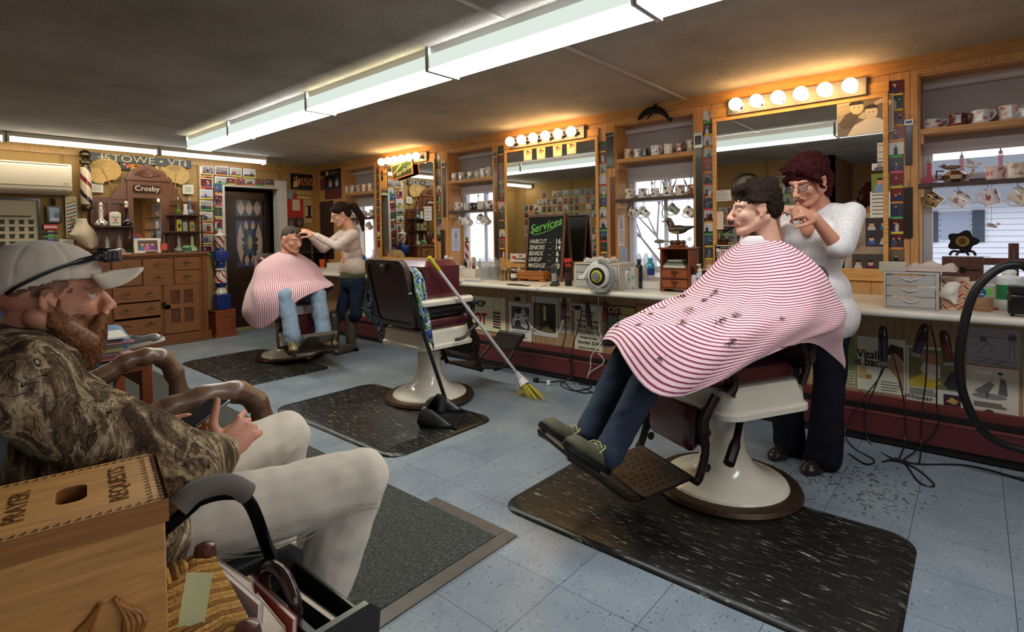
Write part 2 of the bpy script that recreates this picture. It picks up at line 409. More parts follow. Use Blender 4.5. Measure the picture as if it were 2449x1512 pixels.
# hall beyond the doorway
bh=MB((120,92,58));bh.box(DX0-0.5,WL+1.45,0,DX1+0.6,WL+1.55,WH);bh.box(DX0-0.55,WL+0.15,0,DX0-0.5,WL+1.5,WH);bh.box(DX1+0.58,WL+0.15,0,DX1+0.63,WL+1.5,WH)
struct('wall_hall',bh,'matte');struct('floor_hall',MB((170,142,96)).box(DX0-0.5,WL+0.02,0,DX1+0.6,WL+1.5,0.004),'paint')
# waiting wall and entry recess (seen in the mirrors)
lw=MB();lw.box(LX-0.1,1.55,0,LX,WL+0.1,WH);struct('wall_left',lw,'tan_side')
l2=MB();l2.box(-2.1,1.55,0,LX,1.65,WH);struct('wall_recess',l2,'dark_panel')
l3=MB((150,112,66));l3.box(-2.1,YN,0,-2.0,1.6,WH);[l3.box(a,YN-0.1,c,b,YN,d) for a,b,c,d in ((-2.1,-1.0,0,WH),(1.9,WX+0.34,0,WH),(-1.0,1.9,0,0.7),(-1.0,1.9,2.1,WH))];struct('wall_near',l3,'matte')
f5=MB((206,204,198));[f5.box(a,YN-0.08,0.7,a+0.06,YN-0.02,2.1) for a in (-1.0,0.42,1.84)];f5.box(-1.0,YN-0.08,0.7,1.9,YN-0.02,0.76);f5.box(-1.0,YN-0.08,2.04,1.9,YN-0.02,2.1);f5=f5.build('window_5','paint',kind='structure');MB((255,255,255)).box(-0.96,YN-0.055,0.74,1.86,YN-0.05,2.06).build('pane','pane',parent=f5)  # unseen shop-front window, added behind the camera to bring daylight onto the foreground
l=bpy.data.lights.new('window_daylight','AREA');l.shape='RECTANGLE';l.size=2.9;l.size_y=1.4;l.cycles.is_portal=True  # daylight portal of the added window
o=bpy.data.objects.new('window_daylight',l);sc.collection.objects.link(o);o.matrix_world=T_(0.45,YN-0.12,1.4) @ Matrix.Rotation(math.radians(90),4,'X')
# tall baseboard heater under the counter
hb=MB((88,36,38));hb.box(3.745,YN,0.225,3.83,7.5,0.235);hb.box(3.72,YN,0.055,3.735,7.5,0.19);hb.box(3.715,YN,0.18,3.735,7.5,0.19,(116,58,54))
hb.box(3.735,YN,0.01,3.83,7.5,0.225,(22,16,14));hb.box(3.80,YN,0.235,3.83,7.5,0.262,(106,48,44))
hb.build('baseboard_heater','paint',label='long oxblood red baseboard heater running along the floor under the counter',cat='heater')
# worktop
ct=MB((214,206,190));pr_=[(3.475,CT-0.037),(3.465,CT-0.03),(3.462,CT-0.012),(3.47,CT-0.002),(3.485,CT),(WX+0.19,CT),(WX+0.19,CT-0.03),(3.51,CT-0.03),(3.505,CT-0.037)]
ct2=MB((214,206,190));ct2.M=FR((0,0,0),(1,0,0),(0,0,1));ct2.prism([(x,z) for x,z in [(3.475,CT-0.038),(3.465,CT-0.03),(3.462,CT-0.012),(3.47,CT-0.002),(3.485,CT),(WX,CT),(WX,CT-0.038)]],-7.5,-YN-0.001)
ct2.build('worktop','paint',label='long cream laminate counter running under the mirrors and windows',cat='counter',sharp=50)
ld=MB((216,210,200))
for a,b in WIN:ld.box(3.95,max(a+0.01,YN+0.02),CT+0.001,WX+0.005,b-0.01,ZS);ld.box(WX,max(a+0.005,YN),ZS-0.03,WX+0.21,b-0.005,ZS)
struct('trim_5',ld,'paint',bev=0.003)
# windows
def window(i,y0,y1,shade_z):
    xg=WX+0.21
    rv=MB((196,142,84));rv.box(WX-0.004,y0,ZS,xg,y0+0.012,ZT);rv.box(WX-0.004,y1-0.012,ZS,xg,y1,ZT);rv.box(WX-0.004,y0,ZT-0.012,xg,y1,ZT)
    rv.box(WX-0.016,y1,ZS-0.05,WX,y1+0.035,ZT+0.035);rv.box(WX-0.016,y0-0.035,ZS-0.05,WX,y0,ZT+0.035);rv.box(WX-0.016,y0,ZT,WX,y1,ZT+0.035)
    r=rv.build('window_%d' % i,'wood',kind='structure')
    fr=MB((214,216,222));a,b=y0+0.012,y1-0.012
    for q0,q1 in ((a,a+0.05),(b-0.05,b)):fr.box(xg,q0,ZS,xg+0.06,q1,ZT-0.012)
    fr.box(xg,a,ZS,xg+0.06,b,ZS+0.05);fr.box(xg,a,ZT-0.06,xg+0.06,b,ZT-0.012)
    mid=(a+b)/2;fr.box(xg+0.02,mid-0.014,ZS,xg+0.05,mid+0.014,ZT-0.05);fr.box(xg+0.015,a,1.56,xg+0.055,b,1.60)
    fr.build('window_frame','paint',parent=r,bev=0.003)
    MB((255,255,255)).box(xg+0.033,a+0.04,ZS+0.04,xg+0.037,b-0.04,ZT-0.05).build('pane','pane',parent=r)
    rod=MB((206,196,196));rod.cyl((xg-0.05,a+0.005,ZT-0.05),(xg-0.05,b-0.005,ZT-0.05),0.022,n=12)
    rod.box(xg-0.031,a+0.03,shade_z,xg-0.029,b-0.01,ZT-0.05,(178,168,166));rod.box(xg-0.036,a+0.03,shade_z-0.012,xg-0.024,b-0.01,shade_z+0.012,(196,186,182))
    rod.build('roller_shade','cloth',label='grey fabric roller shade pulled part way down, %s' % ['in the rightmost window with the pink bottles','in the window behind the duck figurine','in the window with the violet bottles','in the far window behind the young woman'][i-1],cat='roller shade')
    portal(y0,y1,ZS,ZT,xg+0.1)
for i,((a,b),z) in enumerate(zip(WIN,(1.745,1.725,1.745,1.70))):window(i+1,a,b,z)
# ceiling lights
def m_tube(nt,b):
    L=nt.links.new
    em=nd(nt,'ShaderNodeEmission');at=nd(nt,'ShaderNodeAttribute',attribute_name='Col')
    L(at.outputs[0],em.inputs[0]);em.inputs[1].default_value=K_TUBE;L(em.outputs[0],nt.nodes['Material Output'].inputs[0])
special('lit_lens',m_tube)
ORD=['farthest','fourth nearest','third nearest','second nearest','nearest','overhead']
def fixture(y0,y1,i):
    col=(250,246,214) if i in (0,2) else (240,246,250)
    t=thing('ceiling_light','wraparound fluorescent ceiling fixture, %s of the row running down the room' % ORD[i],'ceiling light',T(2.15,(y0+y1)/2,WH),'wraparound lights in the long row')
    h=(y1-y0)/2-0.004
    l=MB(col);l.M=FR((0,0,0),(1,0,0),(0,0,1));z1=2.2-WH
    for (x0,za),(x1,zb) in zip([(-0.12,-0.05),(-0.115,z1+0.01),(-0.10,z1)],[(-0.115,z1+0.01),(-0.10,z1),(0.0,z1-0.004)]):
        for sgn in (1,-1):
            cc=(52,55,52) if x0==-0.12 else col
            l.add([(sgn*x0,za,-h+0.01),(sgn*x1,zb,-h+0.01),(sgn*x1,zb,h-0.01),(sgn*x0,za,h-0.01)],[(0,1,2,3)],cc,True)
    l.build('diffuser','lit_lens',parent=t)
    e=MB((206,208,204));e.box(-0.10,-h,-0.05,0.10,h,0)
    for s in (-1,1):e.box(-0.123,s*h,z1-0.006,0.123,s*(h-0.01),-0.002)
    e.build('housing','paint',parent=t,bev=0.002)
jn=[6.23,5.18,3.76,2.38,1.07,-0.25,-1.25]
for i in range(6):fixture(jn[i+1],jn[i],i)
def strip(x0,x1,i):
    t=thing('strip_light',['open fluorescent strip light above the mirror-backed wooden dresser','open fluorescent strip light above the doorway','open fluorescent strip light at the left end above the air conditioner'][i],'ceiling light',T((x0+x1)/2,7.17,WH),'strip lights along the back wall')
    h=(x1-x0)/2
    b=MB((214,210,196));b.box(-h,-0.055,-0.045,h,0.055,0);b.box(-h,-0.065,-0.10,-h+0.02,0.065,-0.02);b.box(h-0.02,-0.065,-0.10,h,0.065,-0.02);b.build('housing','paint',parent=t,bev=0.003)
    g=MB((255,250,232) if i != 1 else (246,250,252));g.M=Matrix.Rotation(math.radians(90),4,'Y')
    g.cyl((0.07,-0.025,-h+0.02),(0.07,-0.025,h-0.02),0.016,n=12);g.cyl((0.07,0.025,-h+0.02),(0.07,0.025,h-0.02),0.016,n=12);g.build('tube','lit_lens',parent=t)
strip(0.75,2.03,0);strip(2.04,3.28,1);strip(-0.42,0.74,2)
# carpet and mats
def m_carpet(nt,b):
    n=noise_n(nt,90,4,0.8);r=ramp(nt,[(0.35,(26,28,26)),(0.55,(62,64,60)),(0.7,(104,102,96))]);nt.links.new(n.outputs[0],r.inputs[0])
    nt.links.new(r.outputs[0],b.inputs['Base Color']);b.inputs['Roughness'].default_value=0.95
    bp=nd(nt,'ShaderNodeBump');bp.inputs['Strength'].default_value=0.8;nt.links.new(n.outputs[0],bp.inputs['Height']);nt.links.new(bp.outputs[0],b.inputs['Normal'])
special('carpet_pile',m_carpet)
cp=thing('carpet_runner','long charcoal carpet runner with rubber edging in front of the waiting seats','carpet',T(0,0,0))
MB().box(0.05,1.50,0.001,1.60,6.6,0.009).build('pile','carpet_pile',parent=cp)
MB((92,84,78)).box(0.05,1.435,0.001,1.665,1.50,0.006).box(1.60,1.50,0.001,1.665,1.95,0.006).build('rubber_edging','rubber',parent=cp,bev=0.002)
def m_mat(nt,b):
    L=nt.links.new
    n=noise_n(nt,9,6,0.75,(9,1.3,1),dist=0.5);r=ramp(nt,[(0.3,(14,14,14)),(0.565,(30,29,28)),(0.60,(70,68,62)),(0.66,(170,166,152))]);L(n.outputs[0],r.inputs[0])
    L(r.outputs[0],b.inputs['Base Color'])
    n2=noise_n(nt,3,3);rr=nd(nt,'ShaderNodeMapRange');rr.inputs[3].default_value=0.2;rr.inputs[4].default_value=0.46;b.inputs['Specular IOR Level'].default_value=0.35;L(n2.outputs[0],rr.inputs[0]);L(rr.outputs[0],b.inputs['Roughness'])
special('mat_rubber',m_mat)
def rrect(x0,y0,x1,y1,r,n=8):
    p=[]
    for cx,cy,a in ((x1-r,y1-r,0),(x0+r,y1-r,90),(x0+r,y0+r,180),(x1-r,y0+r,270)):
        for k in range(n+1):q=math.radians(a+90*k/n);p.append((cx+r*math.cos(q),cy+r*math.sin(q)))
    return p
def floormat(x0,y0,x1,y1,cx,cy,lab):
    mb=MB((30,30,30));o=rrect(x0,y0,x1,y1,0.11)
    def keep(p):     # the chair base sits in a bay cut from the counter side
        return True
    rings=[(0,0.001),(0.004,0.008),(0.035,0.017),(0.05,0.0145),(0.06,0.016)]
    rows=[[((p[0]-(x0+x1)/2)*(1-2*d/(x1-x0))+(x0+x1)/2,(p[1]-(y0+y1)/2)*(1-2*d/(y1-y0))+(y0+y1)/2,z) for p in o] for d,z in rings]
    mb.grid(rows,closed=True);mb.poly([(p[0],p[1]) for p in rows[-1]],0.016)
    mb.build('anti_fatigue_mat','mat_rubber',label=lab,cat='mat',group='black marbled rubber mats under the barber chairs',sharp=60)
floormat(1.79,0.17,2.66,1.66,0,0,'black marbled rubber mat under the nearest barber chair with the caped man')
floormat(1.79,2.46,2.65,3.90,0,0,'black marbled rubber mat under the empty barber chair and the dustpan')
floormat(1.87,4.66,2.73,6.11,0,0,'black marbled rubber mat under the farthest barber chair')
# ================================================================ mirrors, bulb bars, snapshot strips
MIR=[(0.445,1.548,'nearest'),(2.625,3.735,'middle'),(4.87,5.95,'far')]
def mirror(y0,y1,nm,zt):
    t=thing('wall_mirror','%s large pine framed mirror on the board wall%s' % (nm,{'nearest':' behind the red haired barber','middle':' behind the chalkboard','far':' left of the empty chair'}[nm]),'mirror',T(WX,(y0+y1)/2,0.93),'pine framed mirrors')
    a,b=-(y1-y0)/2,(y1-y0)/2
    g=MB((230,230,230));g.box(-0.016,a+0.01,0.02,-0.012,b-0.01,zt-0.93-0.01);g.build('glass','mirror_glass',parent=t)
    f=MB((206,152,84));z1=zt-0.93
    f.box(-0.024,b-0.012,0,-0.002,b+0.018,z1+0.02);f.box(-0.024,a-0.016,0,-0.002,a+0.012,z1+0.02)
    f.box(-0.024,a,z1-0.012,-0.002,b,z1+0.02);f.box(-0.024,a,-0.02,-0.002,b,0.06)
    f.build('frame','woody',parent=t,bev=0.003)
    return t
for (a,b,n),z in zip(MIR,(2.118,2.122,2.15)):mirror(a,b,n,z)
hd=MB((204,148,80))
for (a,b,n),z in zip(MIR,(2.14,2.145,2.17)):hd.box(WX-0.016,a-0.02,z,WX,b+0.03,z+0.07)
struct('trim_6',hd,'woody',bev=0.002)
mk('sheet_steel',0.5,metal=0.6,var=0.06,vscale=4,stretch=(1,9,1))
for k,(ya,yb,nm,zc) in enumerate([(0.543,1.437,'nearest',2.195),(2.738,3.653,'middle',2.197),(4.97,5.83,'far',2.21)]):
    t=thing('vanity_light_bar','steel light bar with six glowing globe bulbs above the %s mirror' % nm,'light bar',T(WX-0.016,(ya+yb)/2,zc),'bulb bars above the mirrors')
    L2=(yb-ya)/2
    MB((120,116,110)).box(-0.03,-L2,-0.058,0,L2,0.058).build('backplate','sheet_steel',parent=t,bev=0.003)
    for j in range(6):
        y=L2-0.09-(2*L2-0.17)*j/5
        s=MB((176,172,164));s.cyl((-0.03,y,-0.005),(-0.085,y,-0.005),0.021,n=16);s.cyl((-0.029,y,-0.005),(-0.034,y,-0.005),0.034,n=20);s.build('socket','chrome',parent=t)
        g=MB((255,206,140));g.ell((-0.125,y,-0.002),0.047,n=20);g.build('bulb','bulb',parent=t)
TABC={'green':(60,190,80),'yellow':(226,206,60),'orange':(236,140,60),'red':(222,60,70),'pink':(232,90,130)}
def snapshot(mb,w,h,s,frame=True):
    r=random.Random(s)
    bgs=[(120,40,38),(46,70,52),(180,180,184),(66,66,72),(200,198,190),(110,92,70),(58,84,110),(150,150,140),(88,30,32)]
    mb.box(0,0,0,w,h,0.0012,(226,222,214) if frame else (60,56,52));m=w*0.05 if frame else 0
    bg=r.choice(bgs);g2=tuple(int(q*0.55+20) for q in r.choice(bgs))
    mb.rect(m,m,w-m,h-m,0.0015,bg);mb.rect(m,m,w-m,m+h*r.uniform(0.15,0.4),0.0017,g2)
    for k in range(r.choice((1,1,2,3))):
        cx=w*r.uniform(0.28,0.72);hh=h*r.uniform(0.5,0.8);c=r.choice([(30,30,36),(120,30,34),(40,50,90),(190,186,180),(60,60,60),(80,80,110)])
        bw_=w*r.uniform(0.09,0.15)
        mb.poly([(cx-bw_*1.1,h*0.12),(cx+bw_*1.1,h*0.12),(cx+bw_*1.2,hh*0.8),(cx+bw_*0.5,hh*0.93),(cx-bw_*0.5,hh*0.93),(cx-bw_*1.2,hh*0.8)],0.0019+0.0002*k,c)
        mb.disc(cx,hh+h*0.02,bw_*0.6,bw_*0.75,0.0021+0.0002*k,(206,164,138),n=8);mb.disc(cx,hh+h*0.05,bw_*0.62,bw_*0.5,0.0022+0.0002*k,r.choice([(40,28,20),(20,18,16),(120,90,60)]),n=8,a0=0,a1=180)
ORDN=['topmost','second','third','fourth','fifth','sixth','seventh','eighth','ninth','tenth','eleventh','twelfth','thirteenth']
def photo(M,w,h,seed,tab,label,group,tabside='bottom',frame=False,cat='photograph'):
    mb=MB();snapshot(mb,w,h,seed,frame)
    o=mb.build('photograph','print',M=M,label=label,cat=cat,group=group)
    if tab:
        MB().box(w*0.1,-h*0.02,0.0022,w*0.92,h*0.09,0.0032,TABC[tab]).build('name_tab','matte',parent=o,label='%s name tab' % tab)
    return o
def pstrip(y1,y0,ztop,zbot,tabs,where,seed):
    n=len(tabs);h=(ztop-zbot)/n;w=y1-y0
    for k,tb in enumerate(tabs):
        photo(WALLR(y1+rnd.uniform(-.003,.003),ztop-h*(k+1)+0.004,WX-0.001),w-0.003,h*0.94,seed+k,tb,'%s snapshot from the top with %s tab in the strip %s' % (ORDN[k],tb,where),'snapshots in strips beside the mirrors')
pstrip(1.645,1.566,2.21,1.03,'green yellow orange red orange red orange red orange green yellow yellow'.split(),'left of the nearest mirror',100)
pstrip(0.428,0.345,2.207,1.02,'yellow yellow orange orange green pink yellow orange green yellow orange green'.split(),'right of the nearest mirror',120)
pstrip(2.608,2.532,2.09,0.97,'yellow red yellow red green yellow orange green red yellow green'.split(),'right of the middle mirror',140)
pstrip(3.853,3.772,2.2,1.0,'yellow green red yellow green red green orange yellow red yellow orange'.split(),'left of the middle mirror',160)
pstrip(4.853,4.772,2.22,1.17,'green yellow red yellow red green orange green red green orange'.split(),'right of the far mirror',180)
pstrip(6.055,5.97,2.18,1.10,'green red green orange yellow red green pink yellow orange'.split(),'left of the far mirror',200)
def polaroids():      # the grid of snapshots on the waiting wall, seen in the mirrors
    blocks=[(7.3,1.90,3,7),(6.95,2.15,11,9),(5.4,2.1,4,8),(3.75,2.1,4,9),(2.45,2.1,5,9),(3.15,1.66,5,5)]
    n=0;row=0
    used=set()
    for (ys_,zt,nc,nr) in blocks:
        for i in range(nc):
            for j in range(nr):
                y=ys_-i*0.135;z=zt-j*0.15
                key=(round(y/0.135),round(z/0.15))
                if key in used or rnd.random()< 0.06:continue
                used.add(key);n+= 1
                tb=rnd.choice(list(TABC))
                photo(WALLL(y-0.06,z-0.15,LX+0.001),0.11,0.135,300+n,tb,'white bordered instant photo on the tan waiting wall, seen in the mirrors','instant photos on the waiting wall',frame=True)
polaroids()
# pictures taped to the mirrors
def head_card(M,w,h,label,name='vintage_card',hair=(110,46,26),bg=(236,206,150),cape=(236,220,190),cat='picture'):
    mb=MB();mb.box(0,0,0,w,h,0.0012,bg)
    mb.poly([(w*.12,0.003),(w*.9,0.003),(w*.78,h*.42),(w*.55,h*.5),(w*.4,h*.5),(w*.2,h*.36)],0.0015,cape)
    mb.disc(w*.48,h*.58,w*.17,h*.17,0.0018,(222,150,110),n=14);mb.disc(w*.48,h*.66,w*.19,h*.13,0.002,hair,n=14,a0=0,a1=180)
    mb.disc(w*.41,h*.57,w*.02,z=0.0022,col=(70,40,30),n=6);mb.disc(w*.54,h*.57,w*.02,z=0.0022,col=(70,40,30),n=6)
    mb.disc(w*.78,h*.62,w*.12,h*.1,0.002,(214,120,90),n=10)
    return mb.build(name,'print',M=M,label=label,cat=cat)
for k,(u,v) in enumerate([(1253,385),(1284,382),(1323,376),(1356,370)]):
    p=onx(u,v,WX-0.018)
    head_card(WALLR(p.y,p.z,WX-0.018),0.105,0.125,'%s of four small haircut illustrations taped along the top of the middle mirror' % ['leftmost','second from left','third from left','rightmost'][k],name='haircut_illustration')
# sepia print in the top right corner of the nearest mirror
a=onx(2002,330,WX-0.018);mb=MB();W,H_=0.315,0.245
mb.box(0,0,0,W,H_,0.0015,(196,178,142));mb.rect(0.004,0.004,W-.004,H_-.004,.0018,(120,104,78));mb.rect(.004,.1,.1,H_-.004,.002,(170,154,122))
for q in (.05,.14,.2):mb.line([(.004,q),(.11,q+.01)],.002,.0022,(70,58,44))
mb.poly([(.06,.004),(.29,.004),(.28,.06),(.24,.10),(.18,.11),(.1,.07)],.0024,(226,214,184));mb.poly([(.01,.09),(.05,.15),(.1,.17),(.13,.12),(.09,.06),(.03,.05)],.0026,(96,82,60))
mb.disc(.115,.185,.038,.044,.0028,(206,186,150));mb.disc(.112,.205,.042,.03,.003,(38,30,24),a0=0,a1=180);mb.disc(.195,.14,.036,.048,.003,(222,204,170));mb.disc(.195,.168,.038,.026,.0032,(60,50,40),a0=0,a1=180)
mb.poly([(.22,.185),(.26,.2),(.3,.17),(.31,.2),(.25,.225),(.21,.205)],.0034,(196,176,140));mb.poly([(.12,.12),(.16,.10),(.18,.13),(.15,.15)],.0034,(206,188,150))
for x,y in ((.183,.145),(.205,.145),(.1,.19),(.126,.188)):mb.disc(x,y,.004,z=.0036,col=(50,38,28),n=6)
mb.build('sepia_print','print',M=WALLR(a.y,a.z,WX-0.018),label='large sepia picture of an old time haircut, taped in the mirror top right corner',cat='picture')
def note(name,y,z,w,h,col,label,lines=4,x=WX-0.018,ink=(90,90,96),cat='note',M=None,mat='paper'):
    mb=MB();mb.box(0,0,0,w,h,0.001,col)
    for k in range(lines):
        yy=h*(0.84-0.7*k/max(lines-1,1));mb.rect(w*.1,yy,w*rnd.uniform(.6,.92),yy+h*.035,.0013,ink)
    return mb.build(name,mat,M=M or WALLR(y,z,x),label=label,cat=cat)
for (u,v,w,h,c,nm,lb,ln) in [
    (2098,388,.055,.125,(214,208,190),'note','tall cream note with a sketch on the right edge of the nearest mirror',3),
    (1712,482,.12,.085,(206,196,182),'note','handwritten cream card on the left edge of the nearest mirror',5),
    (1712,549,.06,.14,(222,196,170),'note','blank peach slip below the handwritten card on the nearest mirror',0),
    (2081,522,.11,.175,(222,212,196),'note','pale handwritten letter on the right side of the nearest mirror',6)]:
    p=onx(u,v,WX-0.018);note(nm,p.y,p.z,w,h,c,lb,ln)
p=onx(2084,462,WX-0.018);head_card(WALLR(p.y,p.z,WX-0.018),.1,.125,'portrait photo of a boy in a striped shirt on the nearest mirror','portrait_photo',(30,22,18),(120,130,50),(120,150,170),'photograph')
p=onx(2085,408,WX-0.018);head_card(WALLR(p.y,p.z,WX-0.018),.09,.045,'small identity card with a face on the right edge of the nearest mirror','identity_card',(60,40,30),(214,214,212),(70,70,90),'card')
def faces(M,w,h,n,bg,label,seed,rows=1):
    r=random.Random(seed);mb=MB();mb.box(0,0,0,w,h,.0012,bg)
    for j in range(rows):
        for k in range(n):
            cx=w*(k+.5)/n;cy=h*((rows-1-j)+.5)/rows;s=w/n*.22
            mb.poly([(cx-s*1.6,cy-s*2.2),(cx+s*1.6,cy-s*2.2),(cx+s*1.2,cy-s*.5),(cx-s*1.2,cy-s*.5)],.0016,r.choice([(90,30,60),(230,190,60),(50,90,150),(40,40,44),(190,180,170)]))
            mb.disc(cx,cy+s*.3,s,s*1.15,.0019,(206,160,130),n=12);mb.disc(cx,cy+s*.7,s*1.05,s*.9,.0021,(36,24,18),n=12,a0=0,a1=180)
            for q in (-.35,.35):mb.disc(cx+s*q,cy+s*.3,s*.1,z=.0023,col=(30,20,16),n=6)
            mb.rect(cx-s*.3,cy-s*.35,cx+s*.3,cy-s*.22,.0023,(180,70,70))
    return mb.build('family_photo','print',M=M,label=label,cat='photograph')
p=onx(2070,590,WX-0.018);faces(WALLR(p.y,p.z,WX-0.018),.135,.19,2,(60,54,56),'photo of four smiling children low on the right of the nearest mirror',5,2)
p=onx(2038,650,WX-0.019);faces(WALLR(p.y,p.z-.01,WX-0.019),.21,.13,3,(70,66,62),'group photo at the bottom right of the nearest mirror',6,1)
# tonic ad at the bottom left of the nearest mirror
p=onx(1711,632,WX-0.02);t=MB();t.box(0,0,0,.24,.15,.004,(222,214,198));t.rect(.012,.118,.235,.143,.0045,(24,20,22))
for k in range(5):t.poly([(.008,.008+.018*k),(.034,.02+.018*k),(.034,.028+.018*k),(.008,.016+.018*k)],.0046,[(150,34,40),(30,40,90)][k % 2])
t.disc(.021,.112,.014,z=.0047,col=(230,226,214))
o=t.build('hair_tonic_ad','print',M=WALLR(p.y,p.z,WX-0.02),label='cream and red hair cream advertisement with a barber pole in the nearest mirror corner',cat='advertisement')
for s,y,c,z in (('Get',.10,(170,36,40),.02),('WILDROOT',.074,(170,30,36),.034),('CREAM-OIL',.042,(170,30,36),.032)):text(s,z,T(.045,y,.0048),c,o,align='LEFT',bold=.0006)
text('STAYS NEAT ALL DAY',.017,T(.125,.13,.0048),(220,214,200),o)
# items on the far mirror
p=onx(910,455,WX-0.02);o=MB().box(0,0,0,.15,.30,.002,(216,170,96)).disc(.04,.22,.028,.04,.0025,(110,70,40)).poly([(.02,.12),(.06,.12),(.07,.18),(.02,.18)],.0026,(40,30,24)).rect(.02,.012,.13,.018,.0026,(40,30,24)).build('yellow_poster','paper',M=WALLR(p.y,p.z,WX-0.02),label='small yellowed barber poster in the top left of the far mirror',cat='poster')
for k in range(8):MB().rect(.08,.26-.018*k,.135,.268-.018*k,.0026,(70,50,34)).build('printed_line','paper',parent=o) if k< 1 else None
text("1905",.05,T(.11,.20,.0028),(60,40,28),o)
a=onx(940,432,WX-0.06);t=thing('hanging_chalkboard','small green chalkboard in an orange frame hanging over the far mirror','sign',WALLR(a.y,a.z,WX-0.06) @ RZ(7))
MB((46,74,44)).box(0.01,0.01,0,.40,.175,.006).build('board','matte',parent=t)
f=MB((214,130,66));f.box(0,0,-.004,.41,.014,.01);f.box(0,.172,-.004,.41,.186,.01);f.box(0,0,-.004,.014,.186,.01);f.box(.396,0,-.004,.41,.186,.01);f.build('frame','wood',parent=t)
text('Everyone',.06,T(.10,.115,.007) @ RZ(28),(220,200,150),t,shear=.3);text('Rely On God',.062,T(.25,.08,.007) @ RZ(10),(226,210,160),t,shear=.3)
s=MB((190,150,100));s.tube([(.03,.186,0),(.10,.27,0)],.0015,6);s.tube([(.38,.186,0),(.28,.29,0)],.0015,6);s.build('string','cloth',parent=t)
# notice clipped in the far mirror
p=onx(1015,528,WX-0.02);note('notice',p.y,p.z-.0,.14,.17,(214,214,216),'white framed notice low in the right of the far mirror',4,WX-.02,cat='notice')
# razor strops and straps on the posts
def strop(u,vt,vb,w,col,label,x=WX-0.01,handle=None,buckle=True,hcol=(120,70,36)):
    a=onx(u,vt,x);b=onx(u,vb,x);h=a.z-b.z
    t=thing('razor_strop',label,'strop',WALLR(a.y,b.z,x-0.004))
    MB(col).box(-w/2,0,0,w/2,h*0.9,.006).build('strap','leather',parent=t,bev=.002)
    hk=MB((150,140,120));hk.tube(crom([(0,h*.9,.006),(0,h*.97,.012),(.008,h,.006),(.0,h*1.01,.002)],4),.002,6);hk.build('hook','iron',parent=t)
    if buckle:k=MB((160,156,146));k.box(-w*.62,h*.80,.004,w*.62,h*.82,.011);k.box(-w*.62,h*.88,.004,w*.62,h*.90,.011);k.box(-w*.62,h*.80,.004,-w*.5,h*.9,.011);k.box(w*.5,h*.80,.004,w*.62,h*.9,.011);k.build('buckle','metal',parent=t)
    if handle:g=MB(hcol);g.M=RX(-90);g.lathe([(.006,0),(.011,.02),(.018,.06),(.014,.10),(.008,.13),(.012,.14),(.002,.15)],12,c=(0,-.008,-h*handle));g.build('handle','gloss',parent=t)
    return t
strop(1459,308,402,.075,(32,30,26),'wide black leather strap with buckle on the post right of the middle mirror')
strop(1465,402,612,.05,(104,60,36),'long brown leather strop hanging on the post right of the middle mirror',buckle=False)
strop(1671,282,640,.055,(30,24,20),'long dark leather strop with steel clasp left of the nearest mirror')
strop(2174,275,395,.035,(34,24,18),'dark strop with a worn wooden grip on the post beside the right window')
strop(2172,435,570,.048,(40,32,26),'dark honing strop with a turned pale wood handle beside the right window',handle=.98,buckle=False,hcol=(196,150,90))
strop(1062,372,520,.05,(44,34,26),'dark weathered strap hanging right of the far mirror')
strop(1059,540,640,.06,(60,40,26),'brown strop hung low on the post right of the far mirror',buckle=False)
strop(1186,350,480,.04,(84,48,26),'narrow brown strop with wooden grip left of the middle mirror',handle=.35)
strop(1187,490,640,.05,(32,26,22),'black strop hanging low left of the middle mirror',buckle=False)
# carved dolphin over the duck window
d=MB((40,34,30));c=crom([(-.13,-.03,0),(-.06,.02,0),(.02,.03,0),(.09,.0,0),(.15,-.07,0)],5);n=len(c)
d.tube(c,[.004+.026*math.sin(math.pi*min(1,(k+1)/n))**.8 for k in range(n)],10);d.poly([(.12,-.05),(.19,-.06),(.16,-.10)],.003);d.poly([(.0,.05),(.04,.09),(.05,.05)],.003);d.poly([(-.02,0),(-.06,-.05),(.01,-.01)],.006)
d.tube([(.02,.05,0),(.02,.12,0)],.0015,5)
p=onx(1560,272,WX-0.05);d.build('dolphin_ornament','iron',M=WALLR(p.y,p.z,WX-.05),label='dark carved dolphin hanging over the duck window',cat='ornament')
# ================================================================ window shelves, mugs, bottles
SH=[(1.874,1.532),(1.908,1.553),(1.888,1.538),(1.879,1.524)]
WN=['rightmost','duck','second farthest','far']
for i,((a,b),(z1,z2)) in enumerate(zip(WIN,SH)):
    MB((196,142,84)).box(WX-0.012,a+.001,z1-.034,WX+.165,b-.001,z1).build('shelf','woody',label='upper pine shelf across the %s window' % WN[i],cat='shelf',group='window shelves',bev=.002)
    MB((66,44,34)).box(WX-0.02,a+.001,z2-.028,WX+.165,b-.001,z2).build('shelf','darkwood',label='dark lower shelf across the %s window' % WN[i],cat='shelf',group='window shelves',bev=.002)
    for z in (z1-.034,z2-.028):
        c=MB((204,156,110));c.prism([(WX+.0,0),(WX+.15,0),(WX+.16,-.03),(WX+.13,-.05),(WX+.0,-.05)],-.012,0,smooth=False)
        c2=MB((208,160,112));c2.M=T(0,b-.013,z) @ FR((0,0,0),(1,0,0),(0,0,1));c2.prism([(WX+.0,0),(WX+.15,0),(WX+.165,-.03),(WX+.13,-.055),(WX+.0,-.055)],0,.014)
        c2.build('shelf_cleat','woodx',label='scalloped pine cleat under the %s shelf in the %s window' % ('upper' if z> 1.7 else 'lower',WN[i]),cat='bracket')
